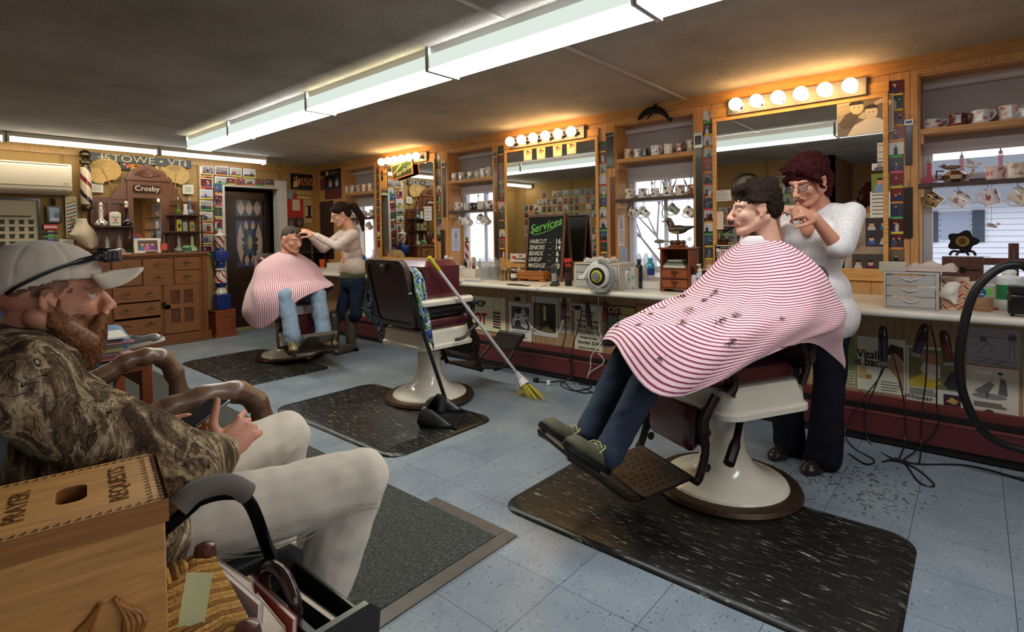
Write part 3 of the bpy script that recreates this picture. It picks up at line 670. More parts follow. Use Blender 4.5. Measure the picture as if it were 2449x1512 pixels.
def mug(M,r,h,col,deco,label,group,kind='straight',hang=False,dark=(60,50,44),hs=-1):
    t=thing('hanging_mug' if hang else 'shaving_mug',label,'mug',M,group)
    P={'straight':[(r*.93,0),(r*.98,.004),(r,h*.1),(r,h*.9),(r*1.02,h)],'flare':[(r*.7,0),(r*.85,h*.04),(r*.8,h*.25),(r*.86,h*.6),(r*1.03,h)],
         'pot':[(r*.72,0),(r*.95,h*.15),(r*1.05,h*.4),(r*.9,h*.72),(r*.78,h*.85),(r*.86,h)],'footed':[(r*.92,0),(r*.95,h*.06),(r*.82,h*.12),(r*.92,h*.3),(r*.92,h*.9),(r,h)]}[kind]
    inner=[(p[0]-.004,p[1]) for p in reversed(P[1:])]
    def cf(i,j):
        if i >= len(P)-1:return tuple(int(q*.9) for q in col)
        if i in (1,2) and deco and ((j*7+i) % 24) in (3,4,5,6,11,12,13,17,18):return deco if (j % 3) else tuple(int((q+w_)/2) for q,w_ in zip(deco,col))
        return deco if (deco and i== len(P)-2) else col
    mb=MB(col);rows=P[:2]
    prof=[]
    for a_,b_ in zip(P,P[1:]):
        prof+= [a_]
        if b_[1]-a_[1]> h*.3:prof+= [(a_[0]+(b_[0]-a_[0])*q,a_[1]+(b_[1]-a_[1])*q) for q in (.14,.28,.42,.56,.7,.84)]
    prof.append(P[-1]);nb=len(prof);r0=rnd.random()*9
    def cf2(i,j):
        if i >= nb-1:return tuple(int(q*.92) for q in col)
        z=prof[i][1]/h
        if deco and .12< z< .8:
            if math.sin(j*.74+z*4+r0)+math.sin(j*.35-z*11+r0)+.6*math.sin(j*1.9+z*23)> .7:return deco
        return col
    mb.lathe(prof+[(p[0]-.004,max(p[1],.004)) for p in reversed(prof)],36,cols=cf2);mb.build('cup','porcelain',parent=t)
    hd_=MB(col);hp=crom([(0,hs*(r*.9),h*.82),(0,hs*(r*1.45),h*.86),(0,hs*(r*1.62),h*.55),(0,hs*(r*1.25),h*.25),(0,hs*(r*.88),h*.2)],4)
    hd_.tube(hp,.0042,8);hd_.build('handle','porcelain',parent=t)
    if hang:
        k=MB((60,56,52));k.tube(crom([(0,hs*r*1.45,h*.45),(0,hs*(r*1.62),h*.5),(0,hs*(r*1.75),h*.58)],4),.0015,6)
    return t
def shelf_mugs(wi,lvl,items,zoff=0.0):
    z=SH[wi][lvl]
    for (u,r,h,col,deco,kind,desc) in items:
        p=onx(u,400,WX+0.035);dec=rnd.choice([-1,-1,1])
        mug(T(WX+0.035,p.y,z) @ RZ(rnd.uniform(-50,10)),r,h,col,deco,'%s on the %s shelf of the %s window' % (desc,'upper' if lvl== 0 else 'lower',WN[wi]),'mugs on the window shelves',kind)
CR=(222,212,198);WT=(226,222,216)
shelf_mugs(1,0,[(1503,.036,.085,(206,170,130),(60,40,30),'straight','tan mug with dark picture'),(1526,.034,.075,CR,(110,110,120),'straight','cream mug with grey pattern'),(1543,.030,.07,(60,66,62),None,'straight','dark grey green mug'),(1568,.038,.085,WT,(120,130,110),'straight','white mug with green sprigs'),(1599,.037,.083,(226,216,204),(190,170,160),'straight','ivory mug with faint pink script'),(1627,.037,.08,(126,70,56),(210,190,170),'straight','red brown mug with cream rim'),(1652,.036,.095,(206,196,176),(150,130,100),'footed','tall cream relief mug')])
shelf_mugs(1,1,[(1503,.036,.09,CR,(120,90,66),'footed','footed cream mug with brown scene'),(1536,.036,.085,WT,(120,80,70),'straight','white mug with oval portrait'),(1566,.034,.078,WT,(90,80,90),'straight','white mug with standing figure'),(1597,.042,.09,(230,226,214),(40,90,60),'straight','white mug with green band holding razors'),(1626,.038,.09,CR,(110,100,70),'straight','cream mug with brown floral print'),(1655,.036,.085,(140,80,66),CR,'straight','rusty brown mug')])
shelf_mugs(2,0,[(1087,.042,.09,(214,210,204),(190,186,180),'footed','white relief mug'),(1104,.038,.085,WT,(150,40,60),'straight','white mug with red rose'),(1125,.036,.08,CR,(200,190,180),'straight','plain cream mug'),(1142,.038,.085,(206,206,200),None,'pot','grey white bulbous mug'),(1155,.038,.10,WT,(140,150,160),'footed','tall pale mug'),(1170,.040,.105,WT,(90,100,130),'pot','white mug with blue decoration')])
shelf_mugs(2,1,[(1094,.048,.10,CR,(120,60,100),'pot','cream jug shaped mug with purple flowers'),(1117,.046,.085,(206,204,200),(170,170,170),'straight','grey white bowl mug with brush'),(1132,.044,.08,(34,36,40),(200,200,200),'straight','black mug with white pattern'),(1149,.045,.09,(214,206,196),(190,186,180),'straight','plain ivory mug'),(1168,.045,.095,WT,(120,90,110),'pot','white mug with thin floral band')])
shelf_mugs(3,0,[(831,.044,.105,(214,196,176),(190,170,150),'straight','leftmost buff mug'),(843,.044,.105,(222,200,186),(190,80,110),'straight','mug with pink rim'),(858,.044,.10,(200,180,150),(90,66,50),'straight','brown patterned mug'),(871,.042,.10,(226,200,170),(200,160,130),'straight','peach mug'),(885,.042,.10,(214,200,180),(160,150,140),'straight','pale mug nearest the post')])
shelf_mugs(3,1,[(844,.046,.11,CR,(120,90,80),'straight','cream figured mug'),(857,.034,.09,(120,66,44),None,'straight','small brown cup'),(868,.044,.09,(196,180,170),(150,140,140),'straight','pinkish grey mug'),(888,.046,.10,(206,196,180),(110,120,90),'pot','rounded mug with green leaves')])
shelf_mugs(0,0,[(2292,.045,.072,(110,50,44),(60,30,40),'straight','dark red mug with brown rim'),(2345,.045,.078,WT,(200,120,130),'straight','white mug with pink flowers'),(2412,.045,.085,(222,206,196),(170,90,80),'straight','floral mug with rust rim'),(2447,.04,.06,(206,200,190),(120,100,90),'straight','small cup at the frame edge')])
shelf_mugs(0,1,[(2378,.042,.08,(222,196,190),(190,110,110),'straight','pink mug with floral band'),(2428,.046,.092,(226,214,204),(190,150,130),'straight','cream mug with leaf pattern')])
def hung(wi,items):
    z=SH[wi][1]-.028
    for k,(u,v,r,h,col,deco,kind,desc,tilt) in enumerate(items):
        xx=WX+.12 if k== (2 if wi== 2 and 0 else 0) or (wi== 2 and k== 2) else WX+.03
        p=onx(u,v,xx)
        M=T(xx,p.y,p.z) @ RX(tilt) @ T(0,0,-h/2) @ RZ(25)
        t=mug(M,r,h,col,deco,'%s hanging by its handle in the %s window' % (desc,WN[wi]),'mugs hanging under the lower window shelves',kind,True,hs=1)
        hk=MB((50,46,42));hk.tube(crom([(0,0,0),(0,0,-.02),(0,.012,-.03),(0,.016,-.02)],3),.0016,6)
        hk.build('cup_hook','iron',M=T(xx,p.y+.012,z),label='cup hook holding the %s in the %s window' % (' '.join(desc.split()[:5]),WN[wi]),cat='hook',group='cup hooks')
hung(1,[(1518,507,.036,.085,WT,(110,90,80),'straight','brown patterned mug',-52),(1541,508,.038,.09,WT,(40,110,70),'flare','green floral mug',-52),(1612,501,.038,.085,(150,170,140),(90,120,90),'flare','pale green mug',-52),(1650,507,.036,.085,CR,(100,60,60),'straight','cream and maroon mug',-52)])
hung(2,[(1108,526,.042,.09,WT,(90,90,100),'straight','grey patterned mug',-52),(1120,530,.042,.09,WT,(190,190,190),'straight','grey and white mug',-52),(1152,524,.042,.09,CR,(150,130,110),'flare','beige mug',-52),(1164,527,.042,.095,(206,196,186),(190,180,170),'flare','plain stone mug',-52)])
hung(3,[(848,541,.036,.085,WT,(120,80,90),'straight','flowered mug',-52),(862,544,.038,.085,WT,None,'straight','plain white mug',-52),(884,541,.042,.09,(196,180,160),(170,150,130),'flare','tan mug',-52)])
hung(0,[(2233,477,.038,.085,(196,160,110),(50,40,30),'straight','gold and black mug',-50),(2297,476,.040,.09,WT,(170,110,110),'straight','white sprigged mug',-50),(2368,473,.042,.09,(222,206,206),(150,90,100),'straight','tall mauve flowered mug',-15),(2440,470,.045,.09,CR,(190,150,140),'straight','half seen cream mug',-50)])
def bottle(M,prof,col,label,name='bottle',mat='tint',n=20,stopper=None,group=None,cat='bottle',flute=0.0,band=None,sm='gloss',cols=None):
    t=thing(name,label,cat,M,group)
    mb=MB(col);mb.lathe(prof,n,flute=flute,cols=cols);mb.build('body',mat,parent=t)
    if stopper:s=MB(stopper[1]);z=prof[-1][1];s.lathe([(r,z+q) for r,q in stopper[0]],12);s.build('stopper',sm,parent=t)
    if band:s=MB(band[2]);s.lathe([(band[3],band[0]),(band[3],band[1])],n,cap=False);s.build('label','print',parent=t)
    return t
DEC=lambda s,h:[(s*.7,0),(s,h*.06),(s*1.02,h*.16),(s*.8,h*.26),(s*.36,h*.36),(s*.3,h*.6),(s*.34,h*.8),(s*.46,h*.84),(s*.28,h*.87)]
STP=([(.007,0),(.012,.012),(.005,.02),(.001,.045)],(190,186,180))
for u,wi,s,h,c,lb,x in [(2222,0,.046,.155,(236,50,110),'pink cut glass decanter at the left of the rightmost window',.06),(2300,0,.045,.175,(240,90,140),'pink glass decanter behind the bird pitcher in the rightmost window',.10),(2393,0,.042,.185,(226,60,90),'red pink decanter behind the floral mugs in the rightmost window',.10),
    (1516,1,.026,.15,(200,160,70),'yellowish bottle behind the mugs in the duck window',.11),(1559,1,.026,.14,(190,200,180),'clear grey bottle behind the mugs in the duck window',.11),(1600,1,.026,.155,(206,150,60),'amber bottle behind the green banded mug in the duck window',.11),(1652,1,.03,.18,(20,170,90),'bright green bottle at the right of the duck window',.10),
    (1113,2,.024,.16,(70,50,180),'slim violet bottle at the left of the second farthest window',.11),(1143,2,.026,.18,(40,150,160),'teal bottle in the second farthest window',.11),(1166,2,.034,.20,(70,50,220),'tall violet bottle at the right of the second farthest window',.11),
    (851,3,.03,.15,(70,20,30),'dark maroon bottle in the far window',.11),(869,3,.026,.15,(60,60,120),'slim dark blue bottle in the far window',.11),(892,3,.028,.16,(70,30,80),'plum bottle at the right of the far window',.11)]:
    p=onx(u,420,WX+x);bottle(T(WX+x+.025,onx(u,420,WX+x+.025).y,SH[wi][1]),DEC(s*.82,h),c,lb,'barber_bottle',stopper=STP,group='coloured barber bottles in the windows',flute=.06)
# sugar bowl, bird pitcher, dove, ornaments in the rightmost window
p=onx(2230,300,WX+.055);t=mug(T(WX+.055,p.y,SH[0][0]),.05,.062,WT,(180,90,120),'round white sugar bowl with pink roses on the upper shelf of the rightmost window',None,'pot')
p=onx(2282,430,WX+.06);t=thing('figural_teapot','brown and cream bird shaped teapot on the lower shelf of the rightmost window','teapot',T(WX+.06,p.y,SH[0][1]))
MB((190,160,130)).lathe([(.03,0),(.05,.02),(.052,.045),(.03,.07),(.015,.078)],20,sy=1.25,cols=lambda i,j:[(190,160,130),(90,60,44)][(j//3+i) % 2]).build('body','gloss',parent=t)
m=MB((120,92,74));m.ell((0,.01,.095),(.016,.045,.014));m.ell((0,.05,.105),.014);m.poly([(0,0)]*3) if 0 else None;m.tube([(0,.06,.104),(0,.08,.108)],[.006,.001],6);m.build('bird_lid','gloss',parent=t)
m=MB((70,50,40));m.tube([(0,.05,.075),(0,.085,.078),(0,.088,.03),(0,.06,.025)],.005,6);m.build('handle','gloss',parent=t);m=MB((200,170,140));m.tube(crom([(0,-.05,.03),(0,-.08,.05),(0,-.09,.075)],4),[.012]*4+[.007]*5,8);m.build('spout','gloss',parent=t)
def bird(M,s,col,label,name,up=True):
    t=thing(name,label,'bird ornament',M);m=MB(col)
    m.ell((0,0,0),(s*.16,s*.42,s*.15),M=RX(18));m.ell((0,-s*.42,s*.14),s*.12);m.poly([(0,0)]*3) if 0 else None
    m.tube([(0,-s*.5,s*.14),(0,-s*.66,s*.12)],[s*.04,.0006],6);m.prism([(-.004,s*.3),(.004,s*.3),(s*.07,s*.75),(-s*.07,s*.75)],-s*.14,-s*.12);m.build('body','gloss',parent=t)
    for sg in (1,-1):
        w_=MB(tuple(int(q*.9) for q in col));w_.M=RY(-sg*62 if up else -sg*20);w_.prism([(0,-s*.2),(sg*s*.25,-s*.18),(sg*s*.62,s*.25),(sg*s*.35,s*.22),(0,s*.2)][::sg],0,.004);w_.build('wing','gloss',parent=t)
    return t
p=onx(2322,385,WX+.02);bird(T(WX+.02,p.y,p.z-.03),.085,(214,206,200),'white pottery dove with raised wings on the lower shelf of the rightmost window','dove_figurine')
p=onx(2371,540,WX+.02);t=bird(T(WX+.02,p.y,p.z),.07,(200,190,180),'small hanging bird ornament in the rightmost window','bird_ornament',False);MB((80,80,80)).tube([(0,0,.01),(0,0,.30)],.0008,4).build('thread','matte',parent=t)
p=onx(2338,425,WX+.02);MB((30,26,26)).box(-.01,-.04,0,.01,.04,.014).build('razor_case','plastic',M=T(WX+.03,p.y,SH[0][1]),label='small black razor case on the lower shelf below the dove',cat='razor case')
p=onx(1118,404,WX+.02);MB((54,46,40)).box(-.03,-.11,0,.0,.10,.035).build('wooden_tray','darkwood',M=T(WX+.03,p.y-.02,SH[2][0]),label='long dark wooden box among the mugs on the upper shelf, second farthest window',cat='box',bev=.003)
# rope twist and razors
m=MB((70,60,54));c_=crom([(0,0,0),(0,.008,-.03),(0,-.006,-.06),(0,.006,-.1),(0,-.004,-.15)],5);m.tube(c_,.004,6);p=onx(1585,500,WX+.03)
m.build('knotted_cord','cloth',M=T(WX+.03,p.y,SH[1][1]-.03),label='knotted dark cord hanging in the duck window',cat='cord')
for k,(u,wi,dy,lb) in enumerate([(1592,1,.03,'left of the razors in the green banded mug'),(1600,1,-.02,'middle razor in the green banded mug'),(1605,1,-.05,'right razor leaning out of the green banded mug'),(1648,1,.05,'black razor leaning from the rusty brown mug'),(1117,2,.05,'brush handle in the grey white bowl mug')]):
    p=onx(u,420,WX+.055);m=MB((40,44,44) if k< 4 else (160,130,90));m.tube([(0,0,.02),(0,dy*.6,.10),(0,dy,.145)],[.004,.006,.002],6)
    m.build('straight_razor' if k< 4 else 'shaving_brush','gloss',M=T(WX+.055,p.y,SH[wi][1]+.004),label=lb,cat='razor' if k< 4 else 'brush')
# ================================================================ back wall: dresser, signs, door, heat pump
def bxz(u,v,y):p=ony(u,v,y);return p.x,p.z
DY=7.27
xl,_=bxz(214,600,DY+.05);xr,zt=bxz(494,602,DY);XC=(xl+xr)/2
t=thing('dresser','wide oak dresser with drawers, a paned door and a tall mirrored hutch back','dresser',T(XC,DY,0))
def dl(u,v,y=DY):x,z=bxz(u,v,y);return x-XC,z
OAK=(124,74,38)
b=MB(OAK);W2=(xr-xl)/2;b.box(-W2,.01,.0,W2,.325,zt-.03);b.box(-W2-.02,-.02,0,W2+.03,.325,.115);b.box(-W2-.03,-.03,zt-.03,W2+.03,.325,zt);b.box(-W2-.015,-.012,zt-.05,W2+.015,.325,zt-.03)
for q in (W2-.05,-W2):b.box(q,-.006,.115,q+.05,.02,zt-.05)
b.build('body','woodx',parent=t,bev=.005)
def cx_(a,b_):return 200+a/5.4,560+b_/5.4
dr=[((360,345),(738,490),1,'drawer'),((755,325),(1145,475),1,'drawer'),((1163,305),(1493,452),1,'drawer'),((360,512),(745,662),1,'drawer'),((762,490),(1150,655),1,'drawer'),((1172,475),(1495,630),1,'drawer'),
      ((372,700),(995,872),2,'drawer'),((380,895),(998,1078),2,'drawer'),((385,1100),(1000,1268),2,'drawer')]
def bail(par,x,z):
    h=MB((120,96,66));h.M=T(x,-.012,z)
    h.box(-.045,-.003,-.006,.045,0,.012);h.prism([(-.02,0),(.02,0),(0,.0)],0,.001) if 0 else None
    h.box(-.012,-.004,.008,.012,0,.028);h.tube(crom([(-.032,-.004,.004),(-.034,-.014,-.008),(0,-.016,-.018),(.034,-.014,-.008),(.032,-.004,.004)],4),.003,6)
    h.build('bail_handle','brass',parent=par)
for (a,c,n,nm) in dr:
    x0,z1=dl(*cx_(*a));x1,z0=dl(*cx_(*c));d=MB((134,82,42));d.M=Matrix.Identity(4);d.box(x0,-.012,z0,x1,.02,z1)
    o=d.build(nm,'woodx',parent=t,bev=.006)
    for k in range(n):bail(o,x0+(x1-x0)*((.5,) if n== 1 else (.26,.77))[k],(z0+z1)/2+.002)
x0,z1=dl(*cx_(1032,665));x1,z0=dl(*cx_(1500,1235));d=MB((134,82,42))
w4=(x1-x0);h4=z1-z0;d.box(x0,-.008,z0,x0+w4*.18,.02,z1);d.box(x1-w4*.18,-.008,z0,x1,.02,z1);d.box(x0,-.008,z1-h4*.12,x1,.02,z1);d.box(x0,-.008,z0,x1,.02,z0+h4*.2);d.box(x0+w4*.44,-.008,z0,x0+w4*.56,.02,z1);d.box(x0,-.008,z0+h4*.5,x1,.02,z0+h4*.6)
o=d.build('door','wood',parent=t,bev=.003);MB((92,52,28)).box(x0+.01,.006,z0+.01,x1-.01,.012,z1-.01).build('panel','wood',parent=o)
l=MB((40,34,30));l.box(x0-.022,-.02,z0+h4*.56,x0+.02,-.006,z0+h4*.66);l.build('latch','iron',parent=o,bev=.002)
# hutch
HB=MB((98,54,30));yb=.26
lx0,_=dl(215,500,DY+yb);lx1,_=dl(305,500,DY+yb);rx0,_=dl(388,500,DY+yb);rx1,_=dl(473,500,DY+yb);_,zw=dl(260,472,DY+yb)
HB.box(lx0,yb,zt,lx1+.02,yb+.03,zw);HB.box(rx0-.02,yb,zt,rx1+.0,yb+.03,zw-.02)
for a_,b_ in ((lx0,lx1),(rx0,rx1)):
    for q in (a_,(a_+b_)/2-.02,b_-.04):HB.box(q,yb-.012,zt,q+.04,yb,zw-.02)
    HB.box(a_,yb-.012,zw-.07,b_,yb,zw-.02)
HB.build('hutch_back','darkwood',parent=t,bev=.002)
mx0,mz1=dl(318,473,DY+yb-.02);mx1,mz0=dl(386,600,DY+yb-.02);ox0,oz1=dl(303,430,DY+yb-.02);ox1,_=dl(401,430,DY+yb-.02)
C=MB((104,62,38));y0,y1=yb-.03,yb+.03
C.box(ox0,y0,zt,mx0,y1,oz1);C.box(mx1,y0,zt,ox1,y1,oz1);C.box(ox0,y0,mz1,ox1,y1,oz1);C.box(mx0,y0,zt,mx1,y1,zt+.03);C.box(ox0-.02,y0-.015,oz1,ox1+.02,y1,oz1+.03)
C.M=FR((0,y0+.012,0),(1,0,0),(0,0,1));mid=(ox0+ox1)/2;hw=(ox1-ox0)/2
arc=[(mid+hw*.98*math.cos(math.radians(q)),oz1+.03+.155*math.sin(math.radians(q))**1.1*(1-.12*math.cos(math.radians(q*6)))) for q in range(0,181,12)]
C.prism(arc,-.01,.012)
for s_ in (-1,1):
    for k in range(5):q=24+k*15;r_=.7;C.tube(crom([(mid+s_*hw*r_*math.cos(math.radians(q)),oz1+.03+.11*math.sin(math.radians(q)),.016),(mid+s_*hw*.5*math.cos(math.radians(q+8)),oz1+.045+.06*math.sin(math.radians(q)),.02),(mid+s_*.01,oz1+.04,.016)],3),.007,6)
    sc_=[(s_*0,0),(s_*.02,.05),(s_*.055,.10),(s_*.05,.15),(s_*.10,.17),(s_*.12,.26),(s_*.155,.30)]
    bx0=(ox0-.165) if s_> 0 else (ox1+.165)
    C.prism([(bx0+p,zw-.02+q) for p,q in sc_[::s_]]+([(ox0,zw-.02)] if s_> 0 else [(ox1,zw-.02)]),-.02,0) if s_> 0 else C.prism([(bx0+p,zw-.02+q) for p,q in sc_[::-1]][::-1]+[(ox1,zw-.02)],-.02,0)
C.build('carved_mirror_surround','darkwood',parent=t)
MB().box(mx0,yb-.012,zt+.03,mx1,yb-.008,mz1).build('mirror','mirror_glass',parent=t)
nx0,nz1=dl(319,441,DY+yb-.05);nx1,nz0=dl(385,462,DY+yb-.05)
o=MB((58,28,20)).box(nx0,yb-.045,nz0,nx1,yb-.03,nz1).build('name_plate','gloss',parent=t,bev=.003)
text('Crosby',.085,FR(((nx0+nx1)/2,yb-.046,(nz0+nz1)/2),(1,0,0),(0,0,1)),(226,214,190),o)
def hshelf(u0,u1,v,y0=.05):
    a,z=dl(u0,v,DY+.12);c,_=dl(u1,v,DY+.12);s=MB((60,30,20));s.box(a,y0,z-.016,c,yb,z);s.build('hutch_shelf','darkwoodx',parent=t,bev=.003);return a,c,z
a1,c1,zs1=hshelf(232,325,541);a2,c2,zs2=hshelf(404,484,513.5);a3,c3,zs3=hshelf(396,486,554)
sp=lambda x,z0,z1:MB((66,32,22)).lathe([(.012,0),(.014,.02),(.008,.04),(.013,.06),(.007,.09),(.014,(z1-z0)*.5),(.007,(z1-z0)*.7),(.013,(z1-z0)*.8),(.009,(z1-z0)-.01),(.012,z1-z0)],10,c=(x,.07,z0)).build('spindle','darkwood',parent=t)
sp(a1+.03,zt,zs1-.016);sp(c1-.05,zt,zs1-.016);sp(a3+.04,zt,zs3-.016);sp(c3-.03,zt,zs3-.016);sp(a2+.05,zs3,zs2-.016);sp(c2-.03,zs3,zs2-.016)
# things on the dresser
def dpos(u,v,yoff=.12):p=ony(u,v,DY+yoff);return p.x
def deb(u,zb,h,r,col,label,mat='gloss',head=None,yoff=.13,flute=0.,st=None,cols=None,name='barber_bottle'):
    return bottle(T(dpos(u,560,yoff),DY+yoff,zb+.001),DEC(r,h),col,label,name,mat,stopper=st or STP,flute=flute,group='barber bottles on the dresser',cols=cols)
CH=([(.006,0),(.02,.015),(.012,.03),(.02,.045),(.022,.06),(.008,.08),(.002,.085)],(236,214,196))
dots=lambda i,j:(40,40,44) if (i in (1,2,3) and (j+i) % 3== 0) else (226,222,216)
lat=lambda i,j:(90,92,92) if (i+j) % 2 else (206,208,204)
deb(243,zs1,.21,.062,(226,222,216),'white dotted barber bottle with figurine stopper, top left hutch shelf',st=CH,cols=dots)
deb(304,zs1,.24,.055,(30,16,20),'black glass barber bottle with figurine stopper on the left hutch shelf',st=CH)
deb(256,zt,.19,.055,(170,180,160),'green and white marbled barber bottle at the left end of the dresser',cols=lambda i,j:(60,90,70) if (i*3+j*2) % 7< 2 else (206,206,196))
deb(285,zt,.20,.065,(190,170,166),'clear hobnail glass barber bottle on the dresser','tint',flute=.05)
deb(309,zt,.20,.036,(74,92,30),'slim olive green barber bottle with white lettering on the dresser','tint')
deb(428,zs2,.21,.042,(96,120,20),'bright green glass barber bottle on the top right hutch shelf','tint')
deb(456,zs2,.20,.045,(110,112,130),'blue grey barber bottle with band on the top right hutch shelf')
deb(427,zt,.19,.055,(206,208,204),'white lattice pattern barber bottle on the right of the dresser',cols=lat)
deb(459,zt,.21,.055,(180,200,160),'pale green swirl barber bottle at the right end of the dresser',flute=.08)
bottle(T(dpos(444,560),DY+.1,zs2+.001),[(.028,0),(.03,.01),(.018,.09),(.022,.12),(.02,.13)],(226,222,210),'small white milk glass shaker on the top right hutch shelf','shaker','gloss',flute=.08)
def tin(u,zb,w,h,col,label,name='talc_tin',lid=(200,190,160),deco=None,d=.05,yoff=.12):
    t2=thing(name,label,'tin',T(dpos(u,560,yoff),DY+yoff,zb+.001));MB(col).box(-w/2,-d/2,0,w/2,d/2,h).build('body','print',parent=t2,bev=.006)
    MB(lid).box(-w*.35,-d*.35,h,w*.35,d*.35,h+.012).build('lid','print',parent=t2,bev=.003)
    if deco:m=MB(deco);m.M=FR((0,-d/2-.001,h*.5),(1,0,0),(0,0,1));m.disc(0,0,w*.3,h*.2);m.build('label','print',parent=t2)
    return t2
tin(428,zs3,.055,.135,(196,180,50),'yellow talc tin with dark emblem on the lower right hutch shelf',deco=(60,50,30));tin(442,zs3,.055,.11,(160,170,160),'pale blue grey talc tin on the lower right hutch shelf',lid=(90,170,160));tin(459,zs3,.062,.11,(170,150,80),'old gold tin with blue emblem on the lower right hutch shelf',deco=(70,130,150))
o=tin(276,zs1,.105,.15,(222,212,190),'cream sterilizer box with red cross on the left hutch shelf','sterilizer_box',(222,212,190));m=MB((190,40,30));m.M=FR((0,-.027,.07),(1,0,0),(0,0,1));m.rect(-.015,-.005,.015,.005);m.rect(-.005,-.015,.005,.015,.0002);m.build('red_cross','print',parent=o)
text('SMOOTH',.018,FR((0,-.027,.1),(1,0,0),(0,0,1)),(50,40,36),o);text('STERILE',.016,FR((0,-.027,.038),(1,0,0),(0,0,1)),(50,40,36),o)
x=dpos(355,590,.06);t2=thing('picture_frame','white framed photo of three smiling people standing on the dresser','picture frame',T(x,DY+.08,zt+.002) @ RX(-8))
f=MB((226,216,202));f.box(-.14,-.01,0,.14,.0,.175);f.build('frame','paint',parent=t2,bev=.004)
m=MB();m.M=FR((-.10,-.011,.03),(1,0,0),(0,0,1));m.rect(0,0,.2,.12,0,(90,66,50));cs=[(70,110,150),(206,90,140),(110,60,150)]
for k in range(3):cx=.045+.05*k;m.poly([(cx-.04,0),(cx+.04,0),(cx+.03,.05),(cx-.02,.055)],.0005+.0003*k,cs[k]);m.disc(cx,.072,.018,.02,.002,(206,150,120));m.disc(cx,.082,.02,.015,.0022,(60,40,30),a0=0,a1=180)
m.build('photo','print',parent=t2)
MB((150,132,110)).ell((0,0,.022),(.065,.03,.02)).build('pebble','matte',M=T(dpos(363,600,.03),DY+.03,zt),label='smooth oval stone lying in front of the white picture frame',cat='stone')
bottle(T(dpos(392,590,.08),DY+.09,zt+.001),[(.04,0),(.04,.12),(.025,.15),(.018,.20),(.02,.22)],(60,50,44),'square bottle with red and white label beside the picture frame','tonic_bottle','tint',band=(.03,.11,(206,90,80),.0405))
bottle(T(dpos(381,570,.16),DY+.19,zt+.001),[(.03,0),(.03,.2),(.02,.22),(.025,.26)],(200,196,190),'clear glass bottle behind the red labelled one','glass_bottle','clear')
bottle(T(dpos(448,600,.06),DY+.07,zt+.001),[(.045,0),(.05,.01),(.05,.06),(.04,.075),(.042,.085)],(110,160,110),'squat green jar with oval label on the right of the dresser','cream_jar','gloss',band=(.02,.055,(60,100,70),.0508))
MB((196,186,166)).box(-.12,-.015,0,.12,.015,.014).build('knife_box','paint',M=T(dpos(285,605,.02),DY+.02,zt+.001),label='thin cream ruler shaped box on the left front edge of the dresser',cat='box')
m=MB((196,60,40));m.M=FR((0,0,0),(1,0,.0),(0,0,1));m.prism([(0,0),(.14,0),(.12,.05),(.07,.11),(.0,.1)],0,.004);m.disc(.04,.06,.03,z=.0045,col=(60,90,170));m.disc(.08,.04,.025,z=.0046,col=(220,190,60));m.disc(.05,.03,.015,z=.0047,col=(70,160,80))
m.build('painted_card','print',M=T(dpos(316,560,.2),DY+.2,zt+.12),label='bright painted card tucked in the lower corner of the dresser mirror',cat='card')
# -- signs and ads on the back wall
def bsign(u0,v0,u1,v1,name,col,label,cat,mat='print',th=.006,y=WL-.023):
    x0,z1=bxz(u0,v0,y);x1,z0=bxz(u1,v1,y)
    o=MB(col).box(0,0,0,x1-x0,z1-z0,th).build(name,mat,M=WALLB(x0,z0,y),label=label,cat=cat);return o,x1-x0,z1-z0,th+.0008
x0,z1=bxz(214,364,WL-.03);x1,_=bxz(456,380,WL-.03);W=x1-x0;H_=.095;z=.016
o=MB((44,40,34)).box(0,0,0,W,H_,.015).build('town_sign','paint',M=WALLB(x0,z1-H_,WL-.03),label='long black board with gilt town lettering hung above the dresser',cat='sign')
text('ISTOWE • VTI',.115,T(W*.52,H_*.5,z),(190,178,140),o,wx=1.28,ext=.001)
m=MB((150,140,110));[m.disc(W*.08+.02*k,H_*.5,.0115,z=z,n=7) for k in range(4)];m.build('gilt_scroll','matte',parent=o);m=MB((150,140,110));[m.disc(W*.92+.013*k,H_*.45,.008,z=z,n=7) for k in range(3)];m.build('gilt_scroll','matte',parent=o)
def fan(u,v,r,tilt,label,uh,vh):
    x,zc=bxz(u,v,WL-.05);t=thing('palm_leaf_fan',label,'fan',WALLB(x,zc,WL-.03) @ RZ(tilt),'palm leaf fans on the back wall')
    m=MB((196,160,100));n=64;rows=[]
    for rr in (0,.35,.7,1.0):
        rows.append([(r*rr*math.sin(a)*(1+.05*math.cos(2*a)),-r*.62+r*.62*1.0*(1)+r*rr*.76*(-math.cos(a))*(.86 if abs(math.sin(a))< .2 and math.cos(a)> 0 else 1),.004+(.006 if k % 2 else 0)*rr+.012*rr) for k,a in ((k,2*math.pi*k/n) for k in range(n))])
    m.grid(rows,closed=True,cols=lambda i,j:(176,140,84) if j % 2 else (204,168,108));m.build('leaf','straw',parent=t)
    h=MB((166,124,76));h.tube([(0,r*.3,.018),(0,-r,.014),(0,-r*1.55,.01)],[.004,.008,.009],8);h.build('handle','wood',parent=t)
    m=MB((90,70,46));[m.rect(-r*.5,r*(.35+.09*k),r*.25,r*(.365+.09*k),.024) for k in range(5)];m.build('printing','matte',parent=t)
fan(248,409,.18,22,'larger palm leaf fan with printed verse, left of the dresser crest',0,0);fan(421,418,.16,-6,'smaller palm leaf fan right of the dresser crest',0,0)
o,W,H_,z=bsign(286,383,341,409,'pomade_ad',(196,150,50),'old pomade advertisement with dark green header above the dresser crest','advertisement')
